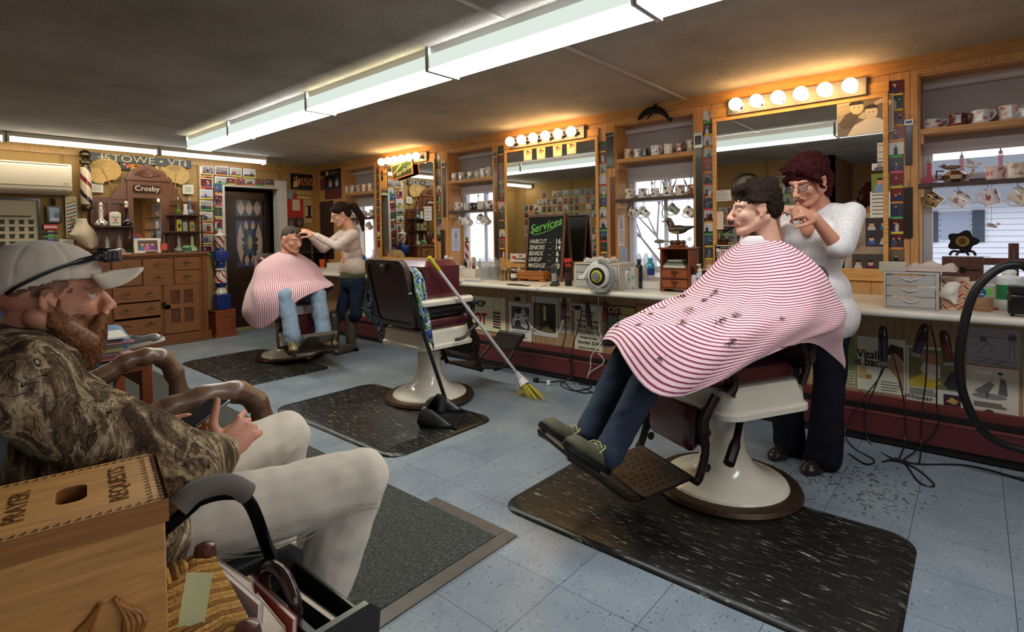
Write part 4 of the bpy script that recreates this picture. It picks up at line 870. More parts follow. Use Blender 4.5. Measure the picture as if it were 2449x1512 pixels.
m=MB();m.rect(0,H_*.72,W,H_,z,(24,50,36));m.poly([(0,0),(W*.5,0),(W*.42,H_*.5),(W*.3,H_*.72),(0,H_*.72)],z+.0003,(40,30,30));m.disc(W*.2,H_*.62,W*.06,z=z+.0006,col=(200,150,110));m.disc(W*.33,H_*.38,W*.07,z=z+.0006,col=(190,130,100));m.rect(W*.5,0,W,H_*.12,z+.0003,(170,50,30));m.build('picture','print',parent=o)
text('HAIR MO',.055,T(W*.64,H_*.86,z+.001),(226,220,190),o,bold=.001);text('PO-MADE',.05,T(W*.74,H_*.45,z+.001),(170,40,30),o,bold=.001)
o,W,H_,z=bsign(371,389,392,413,'yellow_ad',(190,170,50),'small yellow advertisement with a red shield left of the smaller fan','advertisement');m=MB((150,60,40));m.poly([(W*.2,H_*.55),(W*.5,H_*.25),(W*.8,H_*.55),(W*.6,H_*.66),(W*.4,H_*.66)],z);m.build('shield','print',parent=o);text('STEM',.035,T(W*.5,H_*.85,z),(60,60,40),o)
for (u0,v0,u1,v1,lb) in [(214,438,247,461,'silver foil certificate below the larger fan'),(436,441,463,465,'small silver foil card below the smaller fan'),(141,572,177,591,'small grey engraving card below the tin barber pole sign')]:
    o,W,H_,z=bsign(u0,v0,u1,v1,'foil_card',(200,192,168),lb,'card');m=MB((120,112,96));[m.rect(W*.2,H_*(.25+.15*k),W*.8,H_*(.3+.15*k),z) for k in range(4)];m.build('printing','print',parent=o)
# tin pole sign, tablet frame, map of sets
o,W,H_,z=bsign(155,470,187,569,'tin_pole_sign',(190,170,130),'flat tin sign painted as a barber pole with a green tonic bottle','sign','print',.004)
m=MB((206,200,180));m.rect(W*.12,H_*.1,W*.88,H_*.88,z)
for k in range(9):y=H_*(.12+.085*k);m.poly([(W*.12,y),(W*.88,y+H_*.07),(W*.88,y+H_*.11),(W*.12,y+H_*.04)],z+.0003,[(150,50,50),(50,74,100)][k % 2])
m.disc(W*.5,H_*.92,W*.4,H_*.05,z+.0006,(170,160,80));m.disc(W*.5,H_*.07,W*.4,H_*.03,z+.0006,(50,80,90));m.rect(W*.38,H_*.3,W*.62,H_*.46,z+.0009,(60,100,50));m.rect(W*.46,H_*.46,W*.54,H_*.52,z+.0009,(60,100,50));m.rect(W*.4,H_*.33,W*.6,H_*.42,z+.0012,(190,170,60));m.build('painted_pole','print',parent=o)
x0,z1=bxz(110,492,WL-.03);x1,z0=bxz(148,534,WL-.03);t=thing('framed_screen','small dark framed screen hanging from a black strap under the heat pump','frame',WALLB(x0,z0,WL-.024));W=x1-x0;H_=z1-z0
f=MB((36,28,24));f.box(0,0,0,W,H_,.02);f.tube([(W*.5,H_,.01),(W*.5,H_*1.45,.01)],[.012,.02],8);f.build('frame','gloss',parent=t,bev=.004);m=MB((150,166,190));m.rect(W*.18,H_*.1,W*.82,H_*.88,.021);m.rect(W*.5,H_*.15,W*.8,H_*.6,.0214,(90,100,116));m.rect(W*.22,H_*.14,W*.78,H_*.3,.0216,(190,200,214));m.build('picture','gloss',parent=t)
# stacked clipper guard sign
x0,z1=bxz(103,536,WL-.03);x1,z0=bxz(140,598,WL-.03);W=x1-x0;H_=z1-z0;t=thing('guard_card','red white and coloured striped card holding clipper guards below the hanging frame','display card',WALLB(x0,z0,WL-.024))
MB((196,180,150)).box(W*.3,0,0,W*.7,H_*.75,.004).build('card','print',parent=t)
for k,c in enumerate([(180,50,40),(200,160,60),(50,70,130),(50,150,80),(24,20,24)]):MB(c).box(W*.02,H_*(.06+.14*k),.004,W*.98,H_*(.14+.14*k),.014).build('clipper_guard','plastic',parent=t,bev=.003)
m=MB((190,40,44));m.box(0,H_*.78,0,W,H_,.012);m.rect(W*.05,H_*.86,W*.95,H_*.92,.0124,(226,220,210));m.build('header','print',parent=t,bev=.004)
# framed poster under glass at far left
x0,z1=bxz(-60,471,WL-.03);x1,z0=bxz(99,600,WL-.03);W=x1-x0;H_=z1-z0+.25;t=thing('framed_chart','large glazed black framed chart of small haircut heads at the far left','poster',WALLB(x0,z0-.25,WL-.024))
f=MB((26,22,20));f.box(0,0,0,W,.018,.025);f.box(0,H_-.018,0,W,H_,.025);f.box(0,0,0,.018,H_,.025);f.box(W-.018,0,0,W,H_,.025);f.build('frame','gloss',parent=t)
m=MB((200,190,164));m.rect(0,0,W,H_,.004)
for i in range(9):
    for j in range(7):xx=W*.80-.075*i;zz=H_-.27-.075*j;m.poly([(xx,zz),(xx+.045,zz),(xx+.04,zz+.02),(xx+.05,zz+.045),(xx-.005,zz+.045),(xx+.005,zz+.02)],.005,(74,66,56))
m.rect(W*.1,H_-.2,W*.85,H_-.18,.005,(110,100,84));m.build('chart','paper',parent=t);MB().box(.01,.01,.012,W-.01,H_-.01,.014).build('glazing','pane',parent=t)
# heat pump
x1,z1=bxz(170,393,WL-.2);_,z0=bxz(167,466,WL-.2);t=thing('air_conditioner','white wall mounted heat pump unit high at the far left','air conditioner',WALLB(x1,z0,WL-.022));Hh=z1-z0
m=MB((206,192,168));m.M=FR((0,0,0),(0,0,1),(0,1,0)) @ Matrix.Identity(4)
pf=[(0,0),(.12,0),(.185,.03),(.2,.08),(.2,Hh*.9),(.17,Hh),(0,Hh)];m.M=Matrix(((0,0,1,-.85),(0,1,0,0),(1,0,0,0),(0,0,0,1)));m.prism(pf,0,.85);m.build('body','paint',parent=t,bev=.012)
m=MB((120,108,92));m.box(-.85,.045,.196,-.05,.05,.203);m.box(-.85,.085,.2,-.01,.088,.203);m.box(-.85,Hh*.93,.17,-.03,Hh*.945,.197);m.box(-.05,.02,.175,-.045,.05,.2);m.build('seam','matte',parent=t)
MB((130,120,104)).rect(-.075,.11,-.03,.118,.2015).build('badge','matte',parent=t)
# wall barber pole
x,zt_=bxz(203,368,WL-.09);_,zb_=bxz(208,503,WL-.09);L_=zt_-zb_;t=thing('barber_pole','wooden wall mounted barber pole with brass ball, beside the dresser','barber pole',T(x,WL-.095,zb_))
def stripes(ncol,turns,cols_,n):
    return lambda i,j:cols_[int((j/n+i*turns/ncol)*len(cols_)) % len(cols_)]
m=MB();n=32;rows=40;r_=.052;m.lathe([(r_*(.92+.10*math.sin(math.pi*.5*(1-k/rows))),.06+L_*.66*k/rows) for k in range(rows+1)],n,cols=stripes(rows,1.15,[(196,178,152)]*2+[(110,30,28)]+[(196,178,152)]*2+[(26,22,40)],n));m.build('shaft','gloss',parent=t,sharp=0)
m=MB((84,74,56));m.lathe([(.03,0),(.052,.012),(.054,.04),(.048,.058)],24);m.build('brass_base_cap','brass',parent=t);m=MB((84,74,56));zz=.06+L_*.66;m.lathe([(.04,zz),(.03,zz+.03),(.055,zz+.045),(.055,zz+.07),(.035,zz+.08),(.028,zz+.10)],24);m.ell((0,0,zz+.145),.052,n=20);m.build('ball_finial','brass',parent=t);MB((90,60,40)).box(-.015,.03,.2,.015,.07,.26).build('wall_bracket','iron',parent=t)
x,zz=bxz(209,560,WL-.12);m=MB((206,188,162));m.M=T(x-.05,WL-.10,zz-.08) @ Matrix.Scale(.72,4)
m.grid(gridrom([[(-.07,0,.35),(0,-.05,.35),(.07,0,.35)],[(-.07,0,.27),(.02,-.07,.26),(.09,-.02,.26)],[(-.14,-.02,.12),(.0,-.12,.13),(.17,-.05,.14)],[(-.15,-.02,.10),(.03,-.12,.03),(.19,-.04,.02)],[(.02,-.02,-.08),(.09,-.09,-.12),(.19,-.03,-.08)]],4,4));o=m.build('paper_cone','paper',label='rolled white paper cone hanging below the wall barber pole',cat='paper');s=o.modifiers.new('solid','SOLIDIFY');s.thickness=.002
# standing barber pole post on its wooden plinth
p=onz(532,803);X0=p.x;t=thing('pole_plinth','reddish wooden box plinth under the standing barber pole','plinth',T(X0,WL-.20,0))
W_,D_=.24,.24;zp=ony(533,742,WL-.3).z
m=MB((140,70,38));m.box(-W_/2,-D_/2,.03,W_/2,D_/2,zp-.02);m.box(-W_/2-.015,-D_/2-.015,0,W_/2+.015,D_/2+.01,.03);m.box(-W_/2-.008,-D_/2-.008,zp-.02,W_/2+.008,D_/2+.008,zp);m.box(-W_/2,-D_/2-.006,zp-.08,W_/2,-D_/2,zp-.02);m.box(-W_/2,-D_/2-.006,.05,-W_/2+.03,-D_/2,zp-.02);m.box(W_/2-.03,-D_/2-.006,.05,W_/2,-D_/2,zp-.02);m.build('box','wood',parent=t,bev=.006)
t=thing('barber_pole','standing red white and blue painted newel barber pole beside the doorway','barber pole',T(X0,WL-.20,zp+.001))
hz=lambda v:ony(520,v,WL-.2).z-zp
BL,WH_,G=(30,50,120),(216,208,196),(170,140,80)
m=MB(BL);m.box(-.085,-.085,0,.085,.085,hz(702)-.01);m.build('blue_base','gloss',parent=t,bev=.012)
z0=hz(702)-.012;z1=hz(690);m=MB(WH_);m.lathe([(.07,z0),(.075,z0+.02),(.045,z1),(.05,z1+.01)],24);m.build('white_collar','gloss',parent=t)
z2=hz(678);m=MB(BL);m.lathe([(.045,z1+.01),(.075,z2-.01),(.08,z2)],24);m.build('blue_cup','gloss',parent=t)
def stripe_seg(za,zb,prof,nm):n=32;k=14;q=MB();q.lathe([(prof(i/k),za+(zb-za)*i/k) for i in range(k+1)],n,cols=stripes(k,.35,[WH_,WH_,(160,40,36)]*4,n));q.build(nm,'gloss',parent=t,sharp=0)
z3=hz(648);stripe_seg(z2,z3,lambda q:.072-.03*q+.016*math.sin(q*3.1),'lower_striped_section')
m=MB(WH_);m.lathe([(.048,z3),(.066,z3+.01),(.066,z3+.025),(.045,z3+.035)],24);m.build('white_ring','gloss',parent=t)
z4=z3+.035;z5=hz(597);m=MB(BL);m.lathe([(.045,z4),(.06,z4+.06),(.045,z4+.075),(.07,z4+.085)],24);m.box(-.082,-.082,z4+.085,.082,.082,z5-.02);m.box(-.05,-.095,z4+.11,.05,.095,z5-.045);m.ell((0,-.095,(z4+z5)/2+.03),.012);m.lathe([(.05,z5-.02),(.045,z5+.02)],24);m.build('blue_block','gloss',parent=t,bev=.012)
m=MB(G);m.lathe([(.062,z4+.078),(.064,z4+.086)],24);m.box(-.06,-.06,z5-.022,.06,.06,z5-.016);m.build('gilt_band','brass',parent=t)
z6=hz(566);stripe_seg(z5+.02,z6,lambda q:.04+.03*q,'upper_striped_section');m=MB(WH_);m.lathe([(.07,z6),(.085,z6+.012),(.07,z6+.02),(.03,z6+.04),(.018,z6+.075),(.022,z6+.085),(.002,z6+.1)],24);m.build('white_finial','gloss',parent=t)
# ------------------ the stained glass door standing open in the doorway
hx,hy=3.64,WL+.16;t=thing('stained_glass_door','dark wooden door with stained glass panels standing ajar in the back doorway','door',FR((2.93,WL+.30,0.02),(1,0,0),(0,0,1)))
DW,DH=.72,1.90
def dz_(v):return ony(600,v,WL+.3).z-.02
def dx_(u):return ony(u,600,WL+.3).x-2.93
gx0,gx1=dx_(565),dx_(630);g1z0,g1z1=dz_(518),dz_(478);g2z0,g2z1=dz_(636),dz_(527)
m=MB((44,26,18));m.box(0,0,-.02,gx0-.01,DH,.02);m.box(gx1+.01,0,-.02,DW,DH,.02);m.box(gx0-.01,0,-.02,gx1+.01,g2z0,.02);m.box(gx0-.01,g1z1,-.02,gx1+.01,DH,.02);m.box(gx0-.01,g2z1,-.02,gx1+.01,g1z0,.022)
for (a,b_,c,d_) in ((.08,.12,DW/2-.02,.62),(DW/2+.02,.12,DW-.08,.62)):m.box(a,b_,.02,c,d_,.026,(52,30,20));m.box(a+.03,b_+.03,.026,c-.03,d_-.03,.03,(40,24,16))
m.build('door_leaf','darkwood',parent=t,bev=.003)
GC=(178,150,134)
def leafpts(cx,cy,w,h,n=14):return [(cx+w*math.cos(a)*abs(math.cos(a))**.0,cy+h*math.sin(a)) for a in [2*math.pi*k/n for k in range(n)]] if 0 else [(cx+w*math.sin(math.pi*k/n),cy-h+2*h*k/n) for k in range(n+1)]+[(cx-w*math.sin(math.pi*k/n),cy+h-2*h*k/n) for k in range(1,n)]
m=MB((52,48,66));m.rect(gx0,g1z0,gx1,g1z1,0);Wg=gx1-gx0;h1=g1z1-g1z0
m.rect(gx0+.015,g1z0+.01,gx1-.015,g1z1-.01,.001,(40,66,36))
for k in range(3):m.poly(leafpts(gx0+Wg*(.2+.3*k),(g1z0+g1z1)/2,Wg*.13,h1*.46),.002,GC)
m.build('upper_glass','gloss',parent=t)
m=MB((58,62,104));m.rect(gx0,g2z0,gx1,g2z1,0);h2=g2z1-g2z0;cy=(g2z0+g2z1)/2;cx=(gx0+gx1)/2
m.rect(gx0+.01,g2z0+.02,gx1-.01,g2z1-.02,.0005,(50,56,60))
for s_ in (-1,1):
    m.poly(leafpts(cx+s_*Wg*.33,cy,Wg*.13,h2*.44),.002,GC)
    for (a,b_) in ((.12,.38),(.12,-.38)):m.poly(leafpts(cx+s_*Wg*a,cy+h2*b_,Wg*.08,h2*.13),.002,GC)
    for k in range(4):m.poly([(cx+s_*Wg*(.02+.12*k),g2z0),(cx+s_*Wg*(.12+.12*k),g2z0),(cx+s_*Wg*(.07+.12*k),g2z0+h2*.1)][::s_],.003,(70,74,130));m.poly([(cx+s_*Wg*(.02+.12*k),g2z1),(cx+s_*Wg*(.12+.12*k),g2z1),(cx+s_*Wg*(.07+.12*k),g2z1-h2*.12)][::-s_],.003,(70,74,110))
    for (a,b_,r1) in ((.12,.2,.10),(.2,.08,.10),(.19,-.06,.10),(.13,-.2,.10),(.22,-.13,.06),(.16,.28,.06)):m.disc(cx+s_*Wg*a,cy+h2*b_,Wg*r1,z=.0035+.0001*b_,col=(26,34,44),n=14)
m.poly(leafpts(cx,cy+.01,Wg*.1,h2*.2),.0045,(130,104,60));m.poly(leafpts(cx,cy+h2*.02,Wg*.05,h2*.17),.0048,(150,140,110));m.disc(cx,cy+h2*.24,Wg*.14,h2*.08,.0042,(40,62,84));m.disc(cx-Wg*.09,cy-h2*.22,Wg*.08,h2*.06,.0044,(50,78,106));m.disc(cx+Wg*.09,cy-h2*.22,Wg*.08,h2*.06,.0044,(50,78,106));m.poly(leafpts(cx,cy+h2*.36,Wg*.05,h2*.1),.0043,(44,26,36));m.poly(leafpts(cx,cy-h2*.32,Wg*.05,h2*.08),.0043,(44,22,30))
m.build('lower_glass','gloss',parent=t)
m=MB((150,120,70));m.ell((.04,.92,.045),.022);m.cyl((.04,.92,.02),(.04,.92,.045),.01);m.build('knob','brass',parent=t)
# ------------------ snapshots and posters round the doorway
cols2=['green','yellow','red','orange']
k=0
for (uc,v0,vs,w,h,n) in [(494,398,26.8,.16,.13,8),(522,437,28.5,.11,.14,8)]:
    for j in range(n):
        x,z=bxz(uc,v0+vs*(j+.5),WL-.024);k+= 1
        photo(WALLB(x-w/2,z-h/2+.005,WL-.023),w*.96,h*.95,500+k,cols2[(k*3) % 4],'%s snapshot down in the %s column left of the doorway' % (ORDN[j],'outer' if uc< 500 else 'inner'),'snapshots left of the doorway',frame=(uc< 500))
for j,(u0,u1,v0,v1) in enumerate([(482,512,397,418),(514,546,397,421),(549,578,401,423),(581,611,403,426)]):
    x0,z1=bxz(u0,v0,WL-.024);x1,z0=bxz(u1,v1,WL-.024);photo(WALLB(x0,z0,WL-.029),x1-x0,z1-z0,540+j,'orange' if j== 1 else 'yellow','%s of the four framed snapshots in the row high above the doorway' % ['leftmost','second','third','rightmost'][j],'snapshots above the doorway',frame=True)
for j in range(6):
    u0=518+j*23;x0,z1=bxz(u0,425+j*.6,WL-.024);x1,z0=bxz(u0+22,443+j*.6,WL-.024);photo(WALLB(x0,max(z0,1.99),WL-.026),x1-x0,max(z1-max(z0,1.99),.05),550+j,cols2[j % 4],'%s glossy snapshot from the left, stuck on the lintel' % ORDN[j].replace('topmost','first'),'snapshots above the doorway')
o,W,H_,z=bsign(694,415,747,455,'dandruff_ad',(30,20,18),'black framed dandruff solvent advertisement with a raised hand','advertisement','gloss',.018,WL-.004)
text('DANDRO',.085,T(W*.66,H_*.62,z),(206,130,70),o,bold=.001);text('SOLVENT',.07,T(W*.70,H_*.36,z),(206,130,70),o,bold=.001)
m=MB((200,160,120));m.poly([(W*.08,H_*.1),(W*.3,H_*.15),(W*.36,H_*.42),(W*.28,H_*.6),(W*.12,H_*.5)],z);m.poly([(W*.22,H_*.55),(W*.28,H_*.55),(W*.27,H_*.88),(W*.24,H_*.88)],z);[m.line([(W*.3,H_*(.3+.1*k)),(W*.4,H_*(.36+.1*k))],.015,z) for k in range(3)];m.build('hand','print',parent=o)
o,W,H_,z=bsign(710,457,758,477,'blades_poster',(206,172,100),'yellow poster advertising blades below the dandruff advertisement','poster','print',.002,WL-.004)
text('FOR A FACE SMART',.03,T(W*.5,H_*.8,z),(70,46,26),o);text('GOLDEN MONEY BLADES',.04,T(W*.5,H_*.45,z),(60,40,24),o,bold=.0006,wx=.75);text('& SHAVE',.025,T(W*.75,H_*.2,z),(70,46,26),o)
o,W,H_,z=bsign(686,462,725,520,'red_poster',(170,40,44),'plain red poster partly covered by a parchment note','poster','print',.002,WL-.003)
bsign(699,477,718,504,'parchment_note',(206,186,150),'small parchment note pinned on the red poster','note','paper',.001,WL-.006);bsign(686,456,700,476,'blue_card',(120,150,156),'small pale blue card at the top left of the red poster','card','print',.001,WL-.006)
o,W,H_,z=bsign(726,478,760,533,'quartet_poster',(190,156,106),'sepia poster of a group of men in white aprons','poster','print',.002,WL-.003);m=MB((40,26,20));m.rect(W*.1,H_*.2,W*.9,H_*.75,z,(60,40,30))
for k in range(4):m.disc(W*(.2+.2*k),H_*(.78+.04*(k % 2)),W*.07,z=z+.0004,col=(196,140,110));m.rect(W*(.12+.2*k),H_*.3,W*(.27+.2*k),H_*.7,z+.0003,[(206,190,160),(50,30,24)][k % 2])
m.build('group_picture','print',parent=o)
for j,(u0,u1,lb) in enumerate([(686,706,'left dark brown framed notice under the red poster'),(707,725,'right dark brown framed notice under the red poster')]):
    o,W,H_,z=bsign(u0,521,u1,543,'framed_notice',(50,28,22),lb,'notice','print',.008,WL-.004);m=MB((170,150,130));[m.rect(W*.2,H_*(.2+.14*q),W*.8,H_*(.25+.14*q),z) for q in range(5)];m.build('printing','print',parent=o)
o,W,H_,z=bsign(701,545,740,600,'orange_poster',(206,110,40),'orange poster with dark panels behind the seated client','poster','print',.002,WL-.003);m=MB((60,40,30));[m.rect(W*(.1+.3*i),H_*(.1+.2*j),W*(.34+.3*i),H_*(.25+.2*j),z) for i in range(3) for j in range(4)];m.build('panels','print',parent=o)
# dark glass fronted cabinet in the corner
x0,z1=bxz(737,538,WL-.3);t=thing('corner_cabinet','low dark glass fronted cabinet standing in the far corner behind the client','cabinet',T(3.98,WL-.20,CT+.001))
m=MB((42,28,22));m.box(-.24,-.12,0,.22,.14,.03);m.box(-.24,-.12,.44,.22,.14,.47);m.box(-.24,-.12,0,-.21,.14,.47);m.box(.19,-.12,0,.22,.14,.47);m.box(-.24,.12,0,.22,.14,.47);m.box(-.015,-.12,0,.015,-.1,.47);m.box(-.24,-.11,.22,.22,.13,.235);m.build('carcass','darkwood',parent=t);MB().box(-.21,-.112,.03,.19,-.108,.44).build('glazing','pane',parent=t)
# posters on the mirror wall beyond the far window
def rsign(u0,v0,u1,v1,name,col,label,cat,mat='print',th=.003,x=WX-.001):
    a=onx(u0,v0,x);b=onx(u1,v1,x);W=a.y-b.y;H_=a.z-b.z
    o=MB(col).box(0,0,0,W,H_,th).build(name,mat,M=WALLR(a.y,b.z,x),label=label,cat=cat);return o,W,H_,th+.0008
o,W,H_,z=rsign(778,405,819,473,'ice_cream_poster',(34,20,24),'dark red and black framed poster with two white faces beside the far window','poster','gloss',.015)
m=MB((110,24,30));m.rect(W*.05,H_*.04,W*.95,H_*.3,z);m.disc(W*.16,H_*.84,W*.09,H_*.08,z,(206,196,186));m.rect(W*.35,H_*.83,W*.8,H_*.85,z,(190,180,170))
for q in (.35,.75):m.disc(W*q,H_*.55,W*.13,H_*.12,z,(90,84,80));m.disc(W*q,H_*.47,W*.1,H_*.1,z+.0004,(190,180,172))
m.build('poster_print','gloss',parent=o)
for j,(v0,v1,c,lb) in enumerate([(408,420,(60,30,34),'topmost small dark postcard beside the dark framed poster'),(421,427,(150,120,40),'thin yellow card beside the dark framed poster'),(429,455,(110,40,50),'maroon card of red lips beside the dark framed poster')]):rsign(766,v0,777,v1,'postcard',c,lb,'card')
o,W,H_,z=rsign(764,483,800,620,'dark_poster',(50,32,28),'tall dark poster in the far corner behind the young woman','poster')
# ================================================================ things on the counter
def cp_(u,v,z=CT):
    p=onz(u,v,z)
    if p.x> 4.12:p=onx(u,v,4.12)
    return p.x,p.y
def top(u,v,z=CT,rz=0):x,y=cp_(u,v,z);return T(x,y,z+.001) @ RZ(rz)
def can(u,v,r,h,col,label,name='aerosol_can',cap=(200,200,200),ch=.03,band=None,mat='gloss',grp=None):
    t=thing(name,label,'can' if 'can' in name else 'bottle',top(u,v),grp)
    MB(col).lathe([(r*.96,0),(r,.004),(r,h*.88),(r*.8,h*.93),(r*.55,h*.96),(r*.5,h)],20).build('body',mat,parent=t)
    MB(cap).lathe([(r*.62,h),(r*.62,h+ch*.7),(r*.4,h+ch)],14).build('cap','plastic',parent=t)
    if band:MB(band).lathe([(r*1.01,h*.3),(r*1.01,h*.7)],20,cap=False).build('label','print',parent=t)
    return t
def pump(u,v,r,h,col,label,ncol=(230,228,224),mat='plastic',band=None,trig=False):
    t=can(u,v,r,h,col,label,'trigger_bottle' if trig else 'pump_bottle',ncol,.02,band,mat)
    m=MB(ncol);m.cyl((0,0,h+.01),(0,0,h+.045),.006)
    if trig:m.box(-.05,-.012,h+.04,.03,.012,h+.07);m.tube([(-.03,0,h+.045),(-.045,0,h+.0)],[.006,.004],6)
    else:m.box(-.035,-.008,h+.043,.01,.008,h+.055)
    m.build('nozzle','plastic',parent=t,bev=.002)
    return t
def jar(u,v,r,h,col,label,lid=(226,222,214),mat='plastic',band=None):
    t=thing('jar',label,'jar',top(u,v));MB(col).lathe([(r*.95,0),(r,.005),(r,h)],20).build('body',mat,parent=t);MB(lid).lathe([(r*1.04,h),(r*1.04,h+.014),(r*.9,h+.018)],20).build('lid','plastic',parent=t)
    if band:m=MB(band);m.lathe([(r*1.01,h*.25),(r*1.01,h*.75)],20,cap=False);m.build('label','print',parent=t)
    return t
t=thing('hot_towel_machine','cream domed appliance with a blue round centre on the far counter','appliance',top(843,648));m=MB((196,172,120));m.M=RX(90) @ RZ(0);m.lathe([(.02,-.06),(.115,-.06),(.125,-.04),(.125,.04),(.11,.06),(.02,.06)],28,c=(0,.125,0));m.build('body','plastic',parent=t)
m=MB((30,90,130));m.M=FR((0,-.063,.12),(1,0,0),(0,0,1));m.disc(.01,0,.045,n=24);m.build('blue_disc','plastic',parent=t);MB((180,156,110)).tube([(-.1,-.09,0),(-.05,-.1,.08),(.02,-.11,.0)],.004,6).build('wire_stand','metal',parent=t)
m=MB((40,120,130));m.ell((0,0,.13),(.10,.08,.05));m.build('teal_cover','cloth',M=top(838,622),label='teal cloth bundle behind the cream domed appliance',cat='cloth')
o=can(871,655,.036,.17,(20,110,170),'bright blue spray bottle on the counter left of the empty chair','spray_bottle',(20,90,150),.05,mat='plastic')
t=thing('jug','round brown glazed jug with small handle by the far window','jug',T(4.12,6.30,ZS));MB((110,50,28)).lathe([(.05,0),(.085,.03),(.09,.10),(.05,.15),(.022,.17),(.022,.21),(.03,.22)],24).build('body','gloss',parent=t);MB((90,40,26)).tube(crom([(0,-.022,.205),(0,-.06,.20),(0,-.05,.16)],4),.006,8).build('handle','gloss',parent=t)
bottle(T(4.14,6.0,ZS),[(.04,0),(.045,.06),(.015,.13),(.014,.19)],(180,70,20),'small orange glass bottle beside the brown jug','glass_bottle','tint');bottle(T(4.16,5.93,ZS),[(.02,0),(.045,.05),(.012,.11),(.012,.19)],(200,206,210),'clear pointed glass bottle beside the orange bottle','glass_bottle','clear')
MB((206,90,40)).lathe([(.035,0),(.045,.12),(.04,.12),(.033,.005)],20).build('cup','plastic',M=top(771,640),label='orange plastic cup at the far end of the counter',cat='cup')
def towel(M,w,d,h,col,label,seed=0,name='folded_towel'):
    r=random.Random(seed);rows=[]
    for i in range(9):
        row=[]
        for j in range(9):
            a,b_=i/8-.5,j/8-.5;e=1-max(abs(a),abs(b_))**4*16
            row.append((a*w+r.uniform(-.01,.01),b_*d+r.uniform(-.01,.01),max(0.004,h*(.55+.45*math.sin(a*9+seed)*math.cos(b_*7))*max(e,0)**.3)))
        rows.append(row)
    m=MB(col);m.grid(gridrom(rows,2,2));m.box(-w*.46,-d*.46,0,w*.46,d*.46,h*.45);return m.build(name,'towel',M=M,label=label,cat='towel')
towel(top(968,648),.30,.26,.12,(206,196,178),'pile of cream towels behind the empty chair',3);towel(top(926,655),.20,.2,.08,(120,150,170),'grey blue cloth heap left of the cream towels',5)
for (u,v,w,d,h,c,lb) in [(990,628,.11,.10,.09,(110,160,40),'small lime green box behind the empty chair'),(1020,632,.22,.12,.12,(206,214,200),'white and green tissue carton behind the empty chair'),(1030,640,.34,.2,.07,(214,206,190),'flat cream box at the right of the towel pile'),(895,640,.22,.12,.03,(60,66,74),'small dark grey case beside the blue spray bottle')]:
    MB(c).box(-d/2,-w/2,0,d/2,w/2,h).build('box','print',M=top(u,v),label=lb,cat='box',bev=.003)
can(1068,664,.033,.20,(24,120,180),'blue aerosol can with red white and dark label left of the jars',band=(190,60,70),cap=(220,220,224))
pump(1082,662,.026,.15,(206,200,206),'slim pale pump bottle beside the blue aerosol');jar(1092,655,.035,.085,(30,34,62),'navy jar with white lid behind the labelled jar');jar(1105,660,.042,.085,(30,34,62),'navy jar with orange and white label on the counter',band=(196,90,50))
for (u,v,h,r,c,lb) in [(1113,640,.10,.02,(40,30,26),'small dark bottle with black cap on the ledge'),(1122,636,.12,.02,(190,180,170),'clear bottle with dark top on the ledge'),(1148,640,.11,.012,(120,90,60),'tall shaving brush handle on the ledge')]:
    bottle(T(4.05,onx(u,v,4.05).y,ZS),[(r,0),(r,h*.6),(r*.4,h*.75),(r*.4,h)],c,lb,'ledge_bottle' if r> .015 else 'shaving_brush','gloss')
t=thing('shaving_brush','wooden handled shaving brush with white bristles standing on the ledge','brush',T(4.0,onx(1133,640,4.0).y,ZS));MB((120,40,30)).lathe([(.018,0),(.02,.02),(.01,.05),(.014,.06)],14).build('handle','gloss',parent=t);MB((206,190,180)).lathe([(.012,.06),(.024,.09),(.026,.11),(.01,.125)],14).build('bristles','hair',parent=t)
t=thing('small_barber_pole','miniature red and white striped barber pole in the second farthest window','barber pole',T(4.2,onx(1117,600,4.2).y,ZS));MB().lathe([(.024,.05+.022*k) for k in range(11)],20,cols=stripes(10,1.0,[(200,190,180),(150,30,36)]*2,20)).build('shaft','gloss',parent=t,sharp=0);m=MB((150,120,60));m.lathe([(.035,0),(.03,.03),(.026,.05)],16);m.lathe([(.026,.27),(.03,.28),(.012,.3),(.02,.32),(.004,.34)],16);m.build('brass_ends','brass',parent=t)
def gjar(u,v,r,h,label,fill=None,lid=True):
    t=thing('glass_jar',label,'jar',top(u,v));MB((220,226,226)).lathe([(r*.9,0),(r,.01),(r,h*.85),(r*.8,h*.93),(r*.8,h)],22,cap=False).build('glass','clear',parent=t)
    if fill:MB(fill).lathe([(r*.85,.006),(r*.9,.01),(r*.9,h*.7)],18).build('contents','tint',parent=t)
    if lid:m=MB((190,194,196));m.lathe([(r*.85,h),(r*.85,h+.015),(r*.3,h+.02),(r*.2,h+.035)],18);m.tube([(r,0,h*.8),(r*1.1,0,h),(0,0,h+.03)],.002,5);m.build('lid','clear',parent=t)
gjar(1162,668,.065,.19,'large clamp lid glass jar holding wire tools',(120,124,126));gjar(1185,669,.052,.18,'tall glass disinfectant jar with dark combs',(40,44,50))
for k,(u,h) in enumerate([(1199,.10),(1207,.10),(1217,.115)]):MB((170,150,120)).lathe([(.02,0),(.022,.004),(.018,h),(.01,h+.01)],16).build('metal_shaker','metal',M=top(u,671),label='%s of three short metal shakers beside the glass jars' % ['leftmost','middle','rightmost'][k],cat='shaker',group='metal shakers')
can(1229,672,.03,.10,(40,26,20),'dark brown bottle with white oval label','tonic_bottle',(190,180,170),.012,(214,206,190));can(1242,655,.022,.10,(190,180,160),'small pewter lidded pot behind the footed wooden box','sugar_pot',(190,180,160),.02)
jar(1255,640,.028,.06,(60,130,70),'small green and white tin beside the chalkboard',(226,226,220))
t=thing('footed_wooden_box','carved footed wooden box in front of the chalkboard','box',top(1275,672,rz=4));m=MB((164,96,42));m.box(-.07,-.16,.02,.07,.16,.065);m.box(-.08,-.17,.06,.08,.17,.078);m.box(-.065,-.155,.078,.065,.155,.09)
